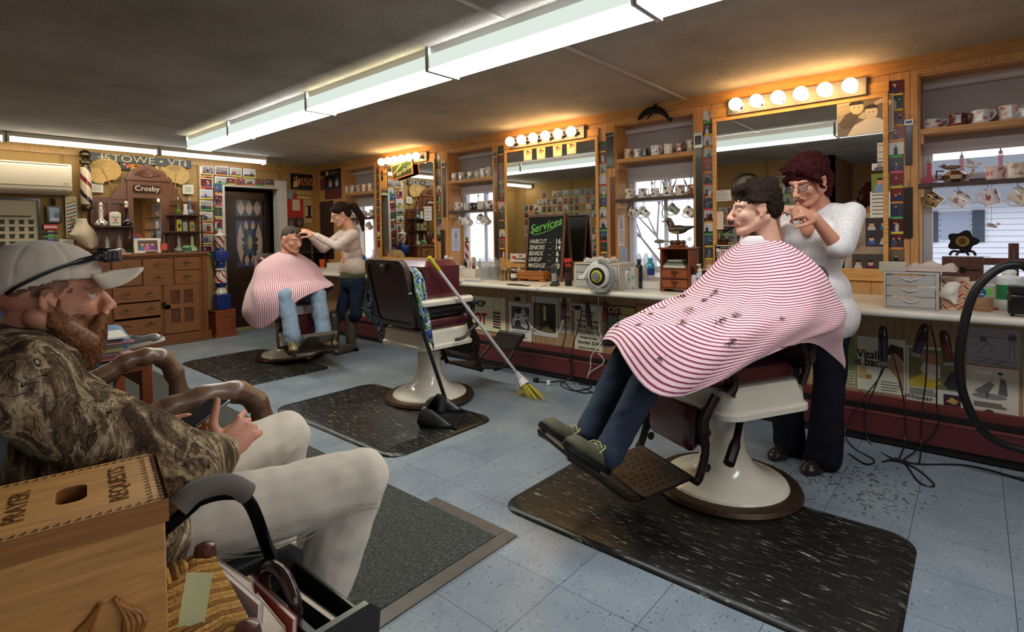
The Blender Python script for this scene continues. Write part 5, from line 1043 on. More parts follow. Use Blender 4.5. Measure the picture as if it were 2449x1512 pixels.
for a in (-.06,.04):[m.box(a,b_,0,a+.03,b_+.06,.022) for b_ in (-.165,.105)]
m.build('box','woody',parent=t,bev=.004)
t=thing('combs','flat scatter of brown combs in front of the footed wooden box','combs',top(1240,683));MB((70,46,30)).box(-.02,-.12,0,.01,.12,.006).box(-.01,-.05,.006,.012,.10,.01).build('comb','plastic',parent=t)
t=thing('magazine','glossy blue and white magazine lying open on the counter','magazine',top(1120,673,rz=12));m=MB((196,204,216));m.box(-.08,-.13,0,.08,.13,.006);m.box(-.12,.02,.006,.05,.24,.009,(222,220,214));m.rect(-.06,-.11,.04,.04,.0075,(90,120,150));m.build('pages','print',parent=t)
# chalkboard
x,y=cp_(1310,660);Y0=onx(1262,640,4.02).y;Y1=onx(1352,640,4.02).y;HB_=onx(1305,513,4.02).z-CT;Wb=Y0-Y1
t=thing('chalkboard_easel','wood framed A frame chalkboard listing services and prices','sign',WALLR(Y0,CT+.001,3.98) @ RX(-7));m=MB((96,58,34))
m.box(0,0,0,.022,HB_,.02);m.box(Wb-.022,0,0,Wb,HB_,.02);m.box(.022,HB_-.022,0,Wb-.022,HB_,.02);m.box(.022,.03,0,Wb-.022,.05,.02);m.build('frame','wood',parent=t,bev=.002)
MB((28,28,26)).box(.02,.045,.002,Wb-.02,HB_-.02,.010).build('slate','matte',parent=t)
b2=MB((90,54,32));b2.M=T(0,HB_,-.003) @ RX(15) @ T(0,-HB_,0);b2.box(0,0,-.02,.022,HB_,0);b2.box(Wb-.022,0,-.02,Wb,HB_,0);b2.box(.022,.05,-.012,Wb-.022,HB_-.02,-.004,(28,28,26));b2.build('back_leaf','wood',parent=t)
text('Services',.115,T(Wb*.48,HB_*.83,.013) @ RZ(12),(120,190,90),t,shear=.35,bold=.0012)
m=MB((120,190,90));m.line([(q.x,q.y) for q in crom([(Wb*.9,HB_*.92,0),(Wb*.8,HB_*.83,0),(Wb*.5,HB_*.74,0),(Wb*.2,HB_*.70,0),(Wb*.12,HB_*.75,0),(Wb*.22,HB_*.77,0)],5)],.007,.0132);m.build('flourish','matte',parent=t)
for k,(a,b_) in enumerate([('HAIRCUT','16'),('SENIORS','14'),('BEARDS','6'),('LINEUP','6'),('MASSAGE','10')]):
    yy=HB_*(.59-.092*k);text(a,.058,T(.035,yy,.013),(222,214,200),t,align='LEFT',shear=.2,wx=.82,bold=.0004);text("..... '",.04,T(Wb*.66,yy,.013),(206,200,190),t);text(b_,.066,T(Wb*.84,yy,.013),(232,226,212),t,bold=.0012)
m=MB((214,208,196));m.disc(Wb*.42,HB_*.13,.02,.016,.0132);m.line([(Wb*.55,HB_*.1),(Wb*.58,HB_*.16)],.012,.0132,(150,140,60));m.build('chalk_drawing','matte',parent=t)
# love sign, phone, spray, drawers...
a=onx(1221,626,4.2);t=MB((222,212,194)).box(0,0,0,.21,.085,.003).build('customer_sign','paper',M=WALLR(a.y,a.z,4.2),label='small white hand lettered sign with a red heart leaning on the middle mirror',cat='sign')
text('I',.06,T(.025,.045,.0034),(30,40,60),t);text('Our',.032,T(.14,.064,.0034),(30,28,30),t,bold=.0008);text('CUSTOMERS',.03,T(.14,.03,.0034),(30,28,30),t,bold=.0008,wx=.8);m=MB((206,50,44));m.poly([(.055,.018),(.08,.045),(.077,.06),(.066,.064),(.055,.054),(.044,.064),(.033,.06),(.03,.045)],.0036);m.build('red_heart','print',parent=t)
m=MB((170,110,70));m.box(-.06,-.11,0,.0,.11,.075);m.rect(0,0,0,0) if 0 else None;t=m.build('cardboard_box','paper',M=T(4.18,3.62,CT+.001),label='open tan cardboard box with two red squares under the heart sign',cat='box');k=MB((180,40,36));k.box(-.064,.03,.035,-.061,.05,.055);k.box(-.064,-.06,.035,-.061,-.04,.055);k.build('red_square','print',parent=t)
t=thing('cordless_phone','silver and black cordless phone upright in its cradle','phone',top(1327,684,rz=20));MB((36,36,40)).box(-.04,-.035,0,.04,.035,.022).box(-.0,-.03,.02,.03,.03,.05).build('cradle','plastic',parent=t,bev=.006)
m=MB((60,62,66));m.M=T(0,0,.02) @ RY(14) @ RX(-6);m.box(-.012,-.024,0,.012,.024,.155);m.box(-.014,-.02,.095,-.011,.02,.14,(30,34,44));[m.box(-.015,-.018+.014*i,.02+.016*j,-.011,-.008+.014*i,.03+.016*j,(190,190,190)) for i in range(3) for j in range(4)];m.build('handset','plastic',parent=t,bev=.003)
pump(1360,684,.03,.16,(24,20,22),'black trigger bottle with red and white spray head by the drawers',(206,50,44),trig=True,band=(60,40,40))
can(1376,684,.014,.16,(206,196,180),'slim ivory tube standing against the left drawer unit','tube_bottle',(206,196,180),.01)
def drawers(u0,u1,v,h,d,label,n=3,seed=0):
    p=onz(u0,v,CT);Y2=onx(u1,v,p.x).y;w=p.y-Y2;t=thing('drawer_unit',label,'drawer unit',FR((p.x+.005,p.y,CT+.001),(0,-1,0),(0,0,1)))
    m=MB((206,200,188));m.box(0,0,-d,.012,h,0);m.box(w-.012,0,-d,w,h,0);m.box(.012,h-.012,-d,w-.012,h,0);m.box(.012,0,-d,w-.012,.01,0);m.build('case','frosted',parent=t,bev=.004)
    r=random.Random(seed)
    for k in range(n):
        z0=.012+(h-.026)*k/n;z1=.012+(h-.026)*(k+1)/n-.006;q=MB((190,184,176));q.box(.014,z0,-.004,w-.014,z1,.004);q.box(.014,z0,-d*.9,w-.014,z0+.004,-.004);o=q.build('drawer','frosted',parent=t,bev=.003)
        c=MB();[c.box((x0 := .02+(w-.08)*r.random()),z0+.006,-.03-.04*r.random(),x0+.05,z0+.02+.03*r.random(),-.02,r.choice([(70,70,90),(40,40,44),(206,206,210),(90,60,110),(60,100,120)])) for _ in range(7)];c.build('contents','plastic',parent=o);MB((214,208,200)).tube(crom([(w*.35,z1-.012,.006),(w*.5,z1-.024,.012),(w*.65,z1-.012,.006)],4),.003,6).build('pull','plastic',parent=o)
    return p.x,(p.y+Y2)/2,w
dx,dy,dw=drawers(1374,1480,688,.20,.26,'clear plastic three drawer unit behind the handheld vacuum',seed=2);towel(T(dx+.13,dy+.03,CT+.203),.16,.26,.05,(196,190,184),'white towel folded on the left drawer unit',2)
dx,dy,dw=drawers(2112,2245,737,.20,.27,'clear plastic three drawer unit right of the red haired barber',seed=4);towel(T(dx+.13,dy-.08,CT+.203),.22,.22,.055,(206,186,176),'crumpled pinkish towel on the right drawer unit',7);MB((190,180,160)).box(-.03,-.06,0,.03,.06,.05).build('box','paper',M=T(dx+.05,dy+.08,CT+.203),label='small open cream box at the left on the right drawer unit',cat='box')
t=thing('handheld_vacuum','round white and grey handheld vacuum with yellow ring and coiled hose','vacuum',top(1437,697) @ T(-.0,0,0) @ RZ(-90))
m=MB((206,200,190));m.M=T(0,0,.115) @ RX(90);m.lathe([(.03,-.045),(.085,-.04),(.095,0),(.085,.04),(.05,.046)],26);m.build('body','plastic',parent=t)
m=MB((30,28,28));m.M=T(0,-.047,.115) @ RX(90);m.lathe([(.066,0),(.066,.006),(.045,.008)],26);m.build('black_ring','plastic',parent=t);m=MB((196,180,50));m.M=T(0,-.056,.115) @ RX(90);m.lathe([(.046,0),(.046,.004),(.034,.005)],26);m.build('yellow_ring','plastic',parent=t);m=MB((110,110,108));m.M=T(0,-.061,.115) @ RX(90);m.lathe([(.032,0),(.032,.012),(.02,.014)],20);m.build('dial','plastic',parent=t)
MB((130,128,122)).tube([(.112*math.cos(math.radians(q)),-.01,.115+.112*math.sin(math.radians(q))) for q in range(-170,100,12)],.017,10).build('hose','plastic',parent=t);m=MB((206,202,194));m.tube(crom([(0,0,.21),(-.07,-.01,.19),(-.13,-.03,.11)],5),[.02]*5+[.014]*6,10,sx=.8);m.box(-.17,-.05,.085,-.115,-.02,.115);m.build('nozzle','plastic',parent=t,bev=.006);MB((120,116,110)).lathe([(.075,0),(.07,.015),(.04,.03)],24).build('base','plastic',parent=t)
def tissue(u0,u1,v,h,d,col,label,chev=False):
    p=onz(u0,v,CT);w=p.y-onx(u1,v,p.x).y;t=thing('tissue_box',label,'tissue box',FR((p.x,p.y,CT+.001),(0,-1,0),(0,0,1)));m=MB(col);m.box(0,0,-d,w,h,0)
    for i in range(5):
        for j in range(8):
            if chev:x0=w*i/5;y0=h*j/8;s_=1 if i % 2 else -1;m.poly([(x0,y0+(.02 if s_< 0 else 0)),(x0+w/5-.002,y0+(0 if s_< 0 else .02)),(x0+w/5-.002,y0+(0 if s_< 0 else .02)+.013),(x0,y0+(.02 if s_< 0 else 0)+.013)],.0012,[(150,66,50),(190,120,90),(170,130,100)][(i+j) % 3]) if j< 7 else None
            elif (i*3+j) % 4== 0:m.disc(w*(i+.5)/5,h*(j+.4)/8,.014,.012,.0012,(110,150,160),n=7)
    m.build('carton','print',parent=t);q=MB((226,216,200));q.grid(gridrom([[(w*.2,h*.86,.004),(w*.45,h*.9,.02),(w*.7,h*.84,.004)],[(w*.0,h*.66,.02),(w*.4,h*.6,.045),(w*.62,h*.66,.01)],[(-w*.12,h*.42,.012),(w*.3,h*.45,.03),(w*.6,h*.45,.006)],[(w*.3,h*.32,.01),(w*.45,h*.2,.02),(w*.55,h*.2,.006)]],3,3));q.build('tissue','cloth',parent=t)
tissue(1477,1518,690,.165,.12,(190,186,170),'tissue box with blue leaf pattern beside the handheld vacuum');tissue(2253,2318,741,.17,.12,(206,176,146),'tissue box with orange chevron pattern beside the right drawer unit',True)
can(1529,690,.026,.20,(20,24,34),'black aerosol can with blue letters right of the leaf pattern tissue box',cap=(24,24,28));can(1542,687,.02,.16,(190,190,190),'slim silver can between the black and the blue aerosols');can(1556,682,.034,.20,(40,150,180),'turquoise disinfectant aerosol can with blue and red emblem',cap=(60,170,190),band=(40,60,140),ch=.025)
for k,u in enumerate((1528,1545,1563)):bottle(T(4.4,onx(u,600,4.4).y,ZS),[(.028,0),(.03,.12),(.014,.15),(.012,.165)],(190,196,200),'%s of three clear bottles on the sill of the duck window' % ['left','middle','right'][k],'clear_bottle','tint',group='clear bottles on the sill')
m=MB((226,220,206));m.box(-.05,-.075,0,.05,.075,.006);[m.box(*q) for q in ((-.055,-.08,0,-.048,.08,.055),(.048,-.08,0,.055,.08,.055),(-.048,-.08,0,.048,-.073,.055),(-.048,.073,0,.048,.08,.055))];m.build('white_tray','plastic',M=top(1563,690),label='small white plastic tray left of the little wooden cabinet',cat='tray',bev=.003)
# little wooden cabinet
p=onz(1579,697,CT);w=p.y-onx(1650,700,p.x).y;hC=.31;t=thing('tabletop_cabinet','little stained wooden cabinet with a shelf and two drawers, under the duck','cabinet',FR((p.x,p.y,CT+.001),(0,-1,0),(0,0,1)))
m=MB((120,58,30));D=.17;m.box(0,.02,-D,.014,hC,0);m.box(w-.014,.02,-D,w,hC,0);m.box(.014,.02,-D,w-.014,hC,-D+.01);[m.box(.014,z,-D+.01,w-.014,z+.01,0) for z in (.02,.095,.165)];m.box(-.01,hC,-D-.01,w+.01,hC+.012,.012);m.box(0,0,-D,.03,.02,0);m.box(w-.03,0,-D,w,.02,0);m.build('carcass','wood',parent=t,bev=.003)
for z0 in (.033,.106):o=MB((140,72,36)).box(.016,z0,-.05,w-.016,z0+.056,.004).build('drawer','woody',parent=t,bev=.003);k=MB((150,110,70));k.box(w*.38,z0+.03,.004,w*.62,z0+.048,.008);k.box(w*.47,z0+.008,.004,w*.53,z0+.03,.012);k.build('label_pull','brass',parent=o)
for k,(hh,c) in enumerate([(.016,(206,200,180)),(.014,(120,124,100)),(.013,(70,74,60)),(.012,(150,150,130))]):MB(c).box(.02+.012*k,0,-.12,w-.04-.008*k,hh,-.01).build('small_book','paper',M=FR((p.x,p.y,CT+.177+sum([.0165,.0145,.0135][:k])),(0,-1,0),(0,0,1)),label='%s of the four small books stacked on the little cabinet shelf' % ['bottom','second','third','top'][k],cat='book',group='small books in the little cabinet')
xc,yc,zc=p.x+.085,p.y-w/2,CT+.001+hC+.013
t=thing('duck_decoy','painted wood duck figurine on a twig and wooden base on the little cabinet','duck figurine',T(xc,yc+.01,zc) @ RZ(0));MB((120,60,34)).lathe([(.07,0),(.072,.008),(.06,.016),(.055,.02)],24).build('base','gloss',parent=t);m=MB((96,70,50));[m.ell((.02*math.cos(q),.045*math.sin(q),.035),(.025,.02,.018)) for q in (0,1.5,3,4.5)];m.tube([(0,0,.02),(.0,0,.10)],.006,6);m.tube([(0,.04,.04),(0,.10,.045)],[.006,.003],5);m.build('twig','matte',parent=t)
def dcol(co):
    y=co.y;z=co.z
    if y> .062:return (60,40,34) if z< .2 else (40,50,40)
    if y> .045 and z< .165:return (90,40,30)
    if z< .115 and y>-.02:return (190,160,110)
    return (70,56,44) if y>-.05 else (40,44,50)
blob([('e',(0,-.0,.13),(.034,.075,.034)),('c',(0,-.05,.135),(0,-.125,.15),.022,.006),('c',(0,.05,.145),(0,.07,.19),.02,.018),('e',(0,.072,.2),(.02,.026,.02)),('c',(0,.06,.205),(0,.03,.17),.014,.006)],.004,4,dcol,name='duck',mat='gloss',parent=t);MB((190,110,60)).tube([(0,.092,.198),(0,.125,.19)],[.009,.004],8,sx=1.4).build('bill','gloss',parent=t)
t=thing('snow_globe','tiny glass ball ornament on a clear stand beside the duck','ornament',T(xc-.02,yc-.085,zc));MB((206,206,206)).box(-.02,-.025,0,.02,.025,.045).build('stand','clear',parent=t);MB((150,160,160)).ell((0,0,.06),.017).build('ball','tint',parent=t)
yy=onx(1576,570,4.3).y;t=thing('glass_terrarium','hanging teardrop glass terrarium with moss left of the duck','terrarium',T(4.31,yy,1.19));MB((226,230,230)).lathe([(.002,-.04),(.04,-.03),(.055,0),(.045,.04),(.012,.09),(.004,.13)],20,cap=False).build('glass','clear',parent=t);m=MB((84,80,60));m.ell((0,0,-.015),(.046,.046,.018));m.build('moss','towel',parent=t);MB((90,90,90)).tube([(0,0,.13),(0,0,.30)],.001,4).build('thread','matte',parent=t)
pump(1659,700,.024,.13,(226,216,206),'small clear pump bottle of white lotion right of the little cabinet',mat='plastic',ncol=(30,30,30));pump(1674,700,.028,.15,(206,206,210),'white pump bottle with blue scribbled label',band=(70,80,110));can(1697,690,.03,.16,(226,222,216),'white bottle behind the neck duster at the nearest mirror corner','white_bottle',(230,226,220),.02)
t=thing('neck_duster','round black bristled neck duster brush beside the caped man','brush',top(1692,700));MB((30,28,28)).lathe([(.012,0),(.02,.02),(.012,.07)],14).build('handle','gloss',parent=t);MB((24,22,24)).lathe([(.014,.07),(.05,.10),(.052,.13),(.03,.155)],20).build('bristles','hair',parent=t)
# right end of the counter
x,y=cp_(2297,700);t=thing('mantel_clock','ornate black iron clock with gold dial on a wooden chest in the right window','clock',T(4.22,onx(2302,600,4.22).y,1.085));m=MB((30,24,22));m.M=FR((0,0,.075),(0,-1,0),(0,0,1))
m.prism([(.068*(1+.16*math.cos(5*q))*math.cos(q),.060*(1+.16*math.cos(5*q))*math.sin(q)+.01) for q in [2*math.pi*k/40 for k in range(40)]],-.02,.015);m.tube(crom([(-.06,-.075,0),(-.045,-.05,0),(0,-.055,0),(.045,-.05,0),(.06,-.075,0)],4),.007,8);m.tube(crom([(-.03,-.075,.01),(0,-.04,.01),(.03,-.075,.01)],4),.006,8);m.build('case','iron',parent=t)
m=MB((170,140,80));m.M=FR((-.017,0,.085),(0,-1,0),(0,0,1));m.disc(0,0,.032,n=24);m.disc(0,0,.02,z=.001,col=(120,90,50));m.line([(0,0),(.0,.018)],.002,.002,(20,16,14));m.line([(0,0),(.012,-.004)],.002,.002,(20,16,14));m.build('dial','brass',parent=t)
t=thing('wooden_chest','small dark wooden chest under the black clock','chest',T(4.20,onx(2302,600,4.2).y,ZS));MB((84,54,44)).box(-.06,-.095,0,.06,.095,.18).build('box','darkwood',parent=t,bev=.004);MB((40,30,28)).box(-.066,-.08,.1,-.06,.08,.105).box(-.068,-.01,.085,-.06,.01,.12).build('clasp','iron',parent=t)
MB((214,200,196)).lathe([(.01,0),(.05,0),(.052,.01),(.052,.125),(.02,.13)],26).build('paper_roll','towel',M=top(2347,728),label='white paper roll standing behind the amber jar',cat='paper roll')
t=thing('amber_jar','amber plastic tub with round blue sticker on the right counter','jar',top(2350,744));m=MB((176,110,44));m.lathe([(.036,0),(.04,.01),(.046,.07)],22);m.build('lower_tub','tint',parent=t);MB((190,196,180)).lathe([(.047,.07),(.052,.13),(.053,.135)],22,cap=False).build('upper_tub','clear',parent=t)
m=MB((30,80,120));m.M=FR((-.052,.012,.10),(-.25,-1,0),(0,0,1));m.disc(0,0,.026,n=22);m.disc(.035,.004,.02,z=-.004,col=(110,170,80),n=18);o=m.build('round_sticker','print',parent=t);text('zone',.018,m.M @ T(0,-.008,.001),(206,222,230),t);text('pill',.018,m.M @ T(0,.008,.001),(206,222,230),t)
t=pump(2412,742,.05,.19,(214,218,214),'large white bottle with green label on the right counter',band=(40,120,70),ncol=(226,226,222))
MB((190,190,186)).box(-.03,-.05,0,.03,.05,.12).build('carton','print',M=top(2385,735),label='plain grey white carton between the amber jar and the large white bottle',cat='box')
t=thing('wooden_cross','dark reddish wooden cross standing in the right window','cross',T(4.15,onx(2424,600,4.15).y,ZS));m=MB((90,50,42));m.box(-.012,-.022,0,.012,.022,.26);m.box(-.013,-.13,.135,.013,.13,.175);m.box(-.03,-.05,0,.03,.05,.015);m.build('cross','darkwood',parent=t,bev=.003);MB((150,140,130)).box(-.02,-.006,.1,-.012,.006,.22).build('metal_inlay','metal',parent=t)
t=thing('clipper_case','black hinged case with silver clasps at the right counter edge','case',top(2436,756));m=MB((30,28,28));m.box(-.05,-.11,.012,.05,.04,.10);m.box(-.048,-.108,.104,.048,.038,.15);m.box(-.03,-.1,0,.03,-.08,.012);m.box(-.03,.015,0,.03,.03,.012);m.build('case','plastic',parent=t,bev=.008);MB((190,190,190)).box(-.052,-.10,.1,-.049,.05,.104).box(-.058,.03,.08,-.05,.045,.12).build('clasp','chrome',parent=t,bev=.001)
t=MB((190,90,100)).tube(crom([(0,0,.004),(.03,-.06,.01),(.02,-.12,.004),(-.03,-.16,.003)],5),.006,6,sx=.2).build('pink_ribbon','cloth',M=top(2372,742),label='curl of pink ribbon lying on the right counter',cat='ribbon')
bottle(T(4.3,onx(2226,600,4.3).y,ZS),[(.028,0),(.03,.08),(.01,.12),(.012,.15)],(200,206,204),'small clear stoppered bottle behind the crumpled towel','clear_bottle','tint');bottle(T(4.3,onx(2357,600,4.3).y,ZS),[(.04,0),(.042,.09),(.02,.13),(.02,.17),(.026,.18)],(200,206,204),'clear decorative bottle between the clock and the cross','clear_bottle','clear')
m=MB((26,24,24));m.tube(crom([tuple(onx(u,v,xx)) for u,v,xx in [(2480,660,3.4),(2440,634,3.36),(2385,645,3.34),(2330,700,3.32),(2303,790,3.32),(2294,880,3.34),(2310,960,3.4),(2360,1040,3.48),(2449,1078,3.52),(2540,1090,3.52)]],8),.019,12)
o=m.build('vacuum_hose','rubber',label='thick black corrugated vacuum hose arching in front of the right counter',cat='hose')
# ------------------ paper slips on the window reveals
def reveal(wi,u,v,w,h,col,label,cat='note',name='pinned_note',body=None):
    y=WIN[wi][1]-.0135;p=on(1,y,u,v);m=MB(col);m.box(0,0,0,w,h,.001)
    if body != 0:
        for k in range(6):m.rect(w*.15,h*(.1+.07*k),w*.85,h*(.12+.07*k),.0015,(120,120,130))
        m.poly([(w*.3,h*.55),(w*.7,h*.55),(w*.6,h*.9),(w*.4,h*.85)],.0016,(150,150,156))
    m.build(name,'paper',M=FR((p.x,y,p.z),(1,0,0),(0,0,1)),label=label,cat=cat)
reveal(2,1081,600,.13,.26,(200,204,216),'white cartoon sheet pinned on the side of the second farthest window');reveal(1,1478,589,.12,.28,(206,190,176),'tall buff cartoon strip pinned on the side of the duck window');reveal(1,1484,628,.12,.14,(160,172,190),'small grey blue picture below the cartoon strip in the duck window','picture','pinned_picture')
# ================================================================ posters, outlets and cords under the counter
PX=3.829
def low(u0,v0,u1,v1,name,col,label,cat='poster',mat='print',th=.002):
    a=onx(u0,v0,PX);b=onx(u0,v1,PX);c=onx(u1,v0,PX);W=a.y-c.y;H_=a.z-b.z
    return MB(col).box(0,0,0,W,H_,th).build(name,mat,M=WALLR(a.y,b.z,PX),label=label,cat=cat),W,H_,th+.0008
def lines(m,x0,x1,y0,y1,n,z,col=(80,80,84),t=.004):
    for k in range(n):y=y1-(y1-y0)*k/max(n-1,1);m.rect(x0,y,x0+(x1-x0)*rnd.uniform(.75,1),y+t,z,col)
def figs(o,W,H_,z,items):
    m=MB()
    for i,(k,*a) in enumerate(items):
        zz=z+.0002*i
        if k== 'r':m.rect(a[0]*W,a[1]*H_,a[2]*W,a[3]*H_,zz,a[4])
        elif k== 'd':m.disc(a[0]*W,a[1]*H_,a[2]*W,a[3]*H_,zz,a[4])
        elif k== 'p':m.poly([(x*W,y*H_) for x,y in a[0]],zz,a[1])
        elif k== 'l':lines(m,a[0]*W,a[1]*W,a[2]*H_,a[3]*H_,a[4],zz,a[5] if len(a)> 5 else (80,80,84))
    return m.build('picture','print',parent=o)
o,W,H_,z=low(1112,705,1209,783,'tin_sign',(214,208,170),'cream enamel barber shop sign with red and navy letters and a pole','sign','gloss',.008)
text('SHOP',.085,T(W*.36,H_*.77,z),(24,34,60),o,bold=.003,wx=.9);text('SPOT',.15,T(W*.30,H_*.32,z),(150,36,34),o,bold=.005,wx=.8)
figs(o,W,H_,z,[('d',.80,.78,.09,.19,(60,60,50)),('d',.80,.78,.082,.175,(214,208,170)),('p',[(.70,.58),(.90,.58),(.88,.52),(.72,.52)],(60,60,50))]+[('p',[(.71,.12+.08*k),(.89,.10+.08*k),(.89,.15+.08*k),(.71,.17+.08*k)],[(30,40,80),(160,40,40)][k % 2]) for k in range(5)])
o,W,H_,z=low(1217,722,1270,811,'cartoon_print',(206,204,196),'black and white poster of intertwined figures under the counter')
figs(o,W,H_,z,[('r',.12,.3,.93,.9,(70,70,72)),('p',[(.2,.35),(.45,.7),(.55,.4),(.8,.33),(.85,.4),(.6,.75),(.4,.85),(.15,.5)],(206,204,200)),('p',[(.15,.5),(.9,.6),(.9,.66),(.15,.56)],(226,226,222)),('d',.42,.72,.1,.08,(190,186,180)),('d',.66,.75,.1,.08,(170,166,160)),('d',.44,.78,.13,.07,(30,30,30)),('l',.15,.9,.08,.25,6)])
o,W,H_,z=low(1272,708,1334,800,'framed_print',(190,188,186),'dim sepia photograph of an old shop interior on a white sheet under the counter')
figs(o,W,H_,z,[('r',.06,.1,.92,.84,(60,52,42)),('r',.12,.16,.3,.8,(100,90,60)),('r',.45,.4,.55,.78,(190,180,130)),('r',.6,.2,.85,.6,(40,34,28)),('p',[(.3,.12),(.6,.3),(.85,.12)],(120,100,66))])
o,W,H_,z=low(1336,712,1365,795,'narrow_print',(196,192,180),'narrow sheet with two old portraits under the counter');figs(o,W,H_,z,[('d',.4,.4,.2,.1,(50,50,50)),('d',.75,.4,.2,.1,(60,60,60)),('d',.4,.38,.13,.06,(170,166,156)),('d',.75,.38,.13,.06,(170,166,156)),('l',.1,.9,.08,.2,3),('r',.1,.55,.9,.9,(150,140,120))])
o,W,H_,z=low(1374,735,1440,838,'price_list',(210,204,180),'old printed price list for haircuts hanging under the counter')
for s_,y,q in (('MAIN STREET',.92,.026),('PRICE LIST',.82,.03),('REGULAR HAIRCUTTING',.70,.024),('ADULT  $2.00',.58,.044),('CHILDREN 1.75',.45,.042),('All Regular Haircutting',.33,.022),('Saturdays  $2.00',.22,.038),('CLOSED ALL DAY WEDNESDAY',.09,.018)):text(s_,q,T(W*.5,H_*y,z),(34,30,28),o,bold=.0006,wx=.82)
o,W,H_,z=low(1449,727,1521,821,'magazine_cover',(90,84,64),'vintage magazine cover of a barbershop scene under the counter')
text('POST',.075,T(W*.26,H_*.86,z+.002),(206,190,160),o,bold=.001);figs(o,W,H_,z,[('r',.0,.74,.52,.97,(90,34,34)),('r',.55,.78,.98,.95,(190,170,90)),('r',.05,.1,.4,.7,(110,130,110)),('r',.45,.45,.7,.75,(190,180,130)),('d',.45,.42,.08,.07,(190,140,110)),('r',.38,.15,.55,.38,(200,196,180)),('d',.66,.5,.06,.05,(180,130,100)),('r',.6,.2,.76,.46,(214,210,196)),('d',.9,.7,.05,.05,(220,214,190)),('d',.5,.08,.1,.04,(206,200,180))])
o,W,H_,z=low(1525,715,1606,815,'twins_poster',(176,136,106),'faded orange poster of two smiling moustached heads beside the magazine cover');text('IMPROVED HAIR FIXATIVE',.028,T(W*.5,H_*.86,z),(150,50,44),o,wx=.9)
figs(o,W,H_,z,[q for c in (.28,.68) for q in (('d',c,.5,.15,.2,(206,166,126)),('p',[(c-.16,.56),(c+.16,.56),(c+.13,.74),(c-.13,.74)],(56,34,26)),('p',[(c-.1,.42),(c+.1,.42),(c,.47)],(50,30,24)))])
o,W,H_,z=low(2022,790,2046,925,'green_ad',(170,170,130),'greenish magazine advertisement half hidden behind the red haired barber');figs(o,W,H_,z,[('r',.1,.3,.9,.9,(120,140,90)),('l',.1,.9,.05,.25,5)])
o,W,H_,z=low(2050,803,2166,930,'tonic_poster',(206,206,184),'cream hair tonic poster with a drawn head and bottle, right of the red haired barber');text('Vitalis',.07,T(W*.28,H_*.67,z+.001),(24,24,26),o,wx=.8,bold=.001);text('is back!',.07,T(W*.3,H_*.53,z+.001),(24,24,26),o,wx=.8,bold=.001)
figs(o,W,H_,z,[('p',[(.62,.5),(.74,.8),(.95,.72),(.97,.1),(.9,.05),(.82,.3),(.72,.4)],(170,130,96)),('p',[(.55,.66),(.7,.9),(.95,.86),(.97,.6),(.8,.75)],(60,44,40)),('r',.02,.22,.3,.3,(160,110,60)),('p',[(.03,.22),(.2,.22),(.19,.42),(.13,.5),(.1,.5),(.04,.42)],(190,160,100)),('l',.5,.9,.05,.2,4)])
o,W,H_,z=low(2168,825,2305,962,'chocolate_poster',(206,202,190),'old chocolate box advertisement with a couple, under the right counter');text('Whitman',.035,T(W*.2,H_*.12,z+.002),(90,60,50),o,shear=.3)
figs(o,W,H_,z,[('r',.04,.3,.97,.96,(120,116,70)),('p',[(.04,.4),(.35,.58),(.62,.42),(.5,.3),(.04,.3)],(196,170,60)),('d',.42,.8,.18,.1,(170,120,90)),('p',[(.25,.6),(.3,.72),(.6,.7),(.6,.5),(.4,.45)],(206,200,190)),('p',[(.66,.4),(.75,.32),(.97,.34),(.97,.6),(.78,.62)],(50,46,50)),('r',.66,.06,.95,.24,(60,36,50)),('p',[(.7,.12),(.8,.2),(.92,.14),(.85,.08)],(190,150,90)),('l',.05,.6,.17,.26,4)])
o,W,H_,z=low(2312,780,2441,868,'pencil_sketch',(160,152,156),'faint pencil sketch of a barbershop pinned under the right counter');m=MB((110,104,108));[m.line([(W*a,H_*b),(W*c,H_*d)],.003,z) for a,b,c,d in ((.1,.1,.9,.02),(.15,.2,.95,.1),(.2,.3,.4,.6),(.4,.6,.5,.45),(.5,.45,.4,.3),(.8,.2,.82,.7),(.9,.25,.88,.7),(.2,.02,.5,.25),(.5,.02,.8,.2),(.25,.6,.3,.72),(.1,.75,.95,.75))];m.disc(W*.85,H_*.78,.018,z=z);m.disc(W*.33,H_*.68,.015,z=z);m.build('drawing','paper',parent=o)
o,W,H_,z=low(2311,872,2437,990,'cartoon_sheet',(206,198,178),'cartoon of a barber leaning over a reclining customer, below the pencil sketch')
figs(o,W,H_,z,[('d',.45,.42,.34,.06,(130,126,120)),('p',[(.15,.5),(.3,.6),(.45,.72),(.55,.66),(.45,.5),(.3,.45)],(110,108,104)),('d',.5,.76,.05,.05,(190,180,160)),('p',[(.62,.48),(.8,.46),(.76,.78),(.66,.8)],(96,94,92)),('d',.66,.84,.04,.05,(180,170,150)),('d',.66,.89,.05,.025,(30,30,30)),('r',.38,.4,.44,.5,(80,80,80)),('r',.2,.86,.5,.92,(226,220,204)),('l',.15,.85,.2,.28,4),('d',.45,.12,.09,.04,(60,58,56))])
low(2447,860,2530,1000,'newsprint',(190,178,140),'yellowed newsprint sheet cut by the right frame edge')
o,W,H_,z=low(862,735,905,790,'plant_poster',(190,184,160),'pale poster of a bearded plant left of the empty chair');figs(o,W,H_,z,[('p',[(.2,.9),(.8,.9),(.7,.4),(.5,.1),(.3,.4)],(90,100,70))])
low(845,690,868,716,'dark_print',(60,56,52),'small dark print under the counter beside the young woman')
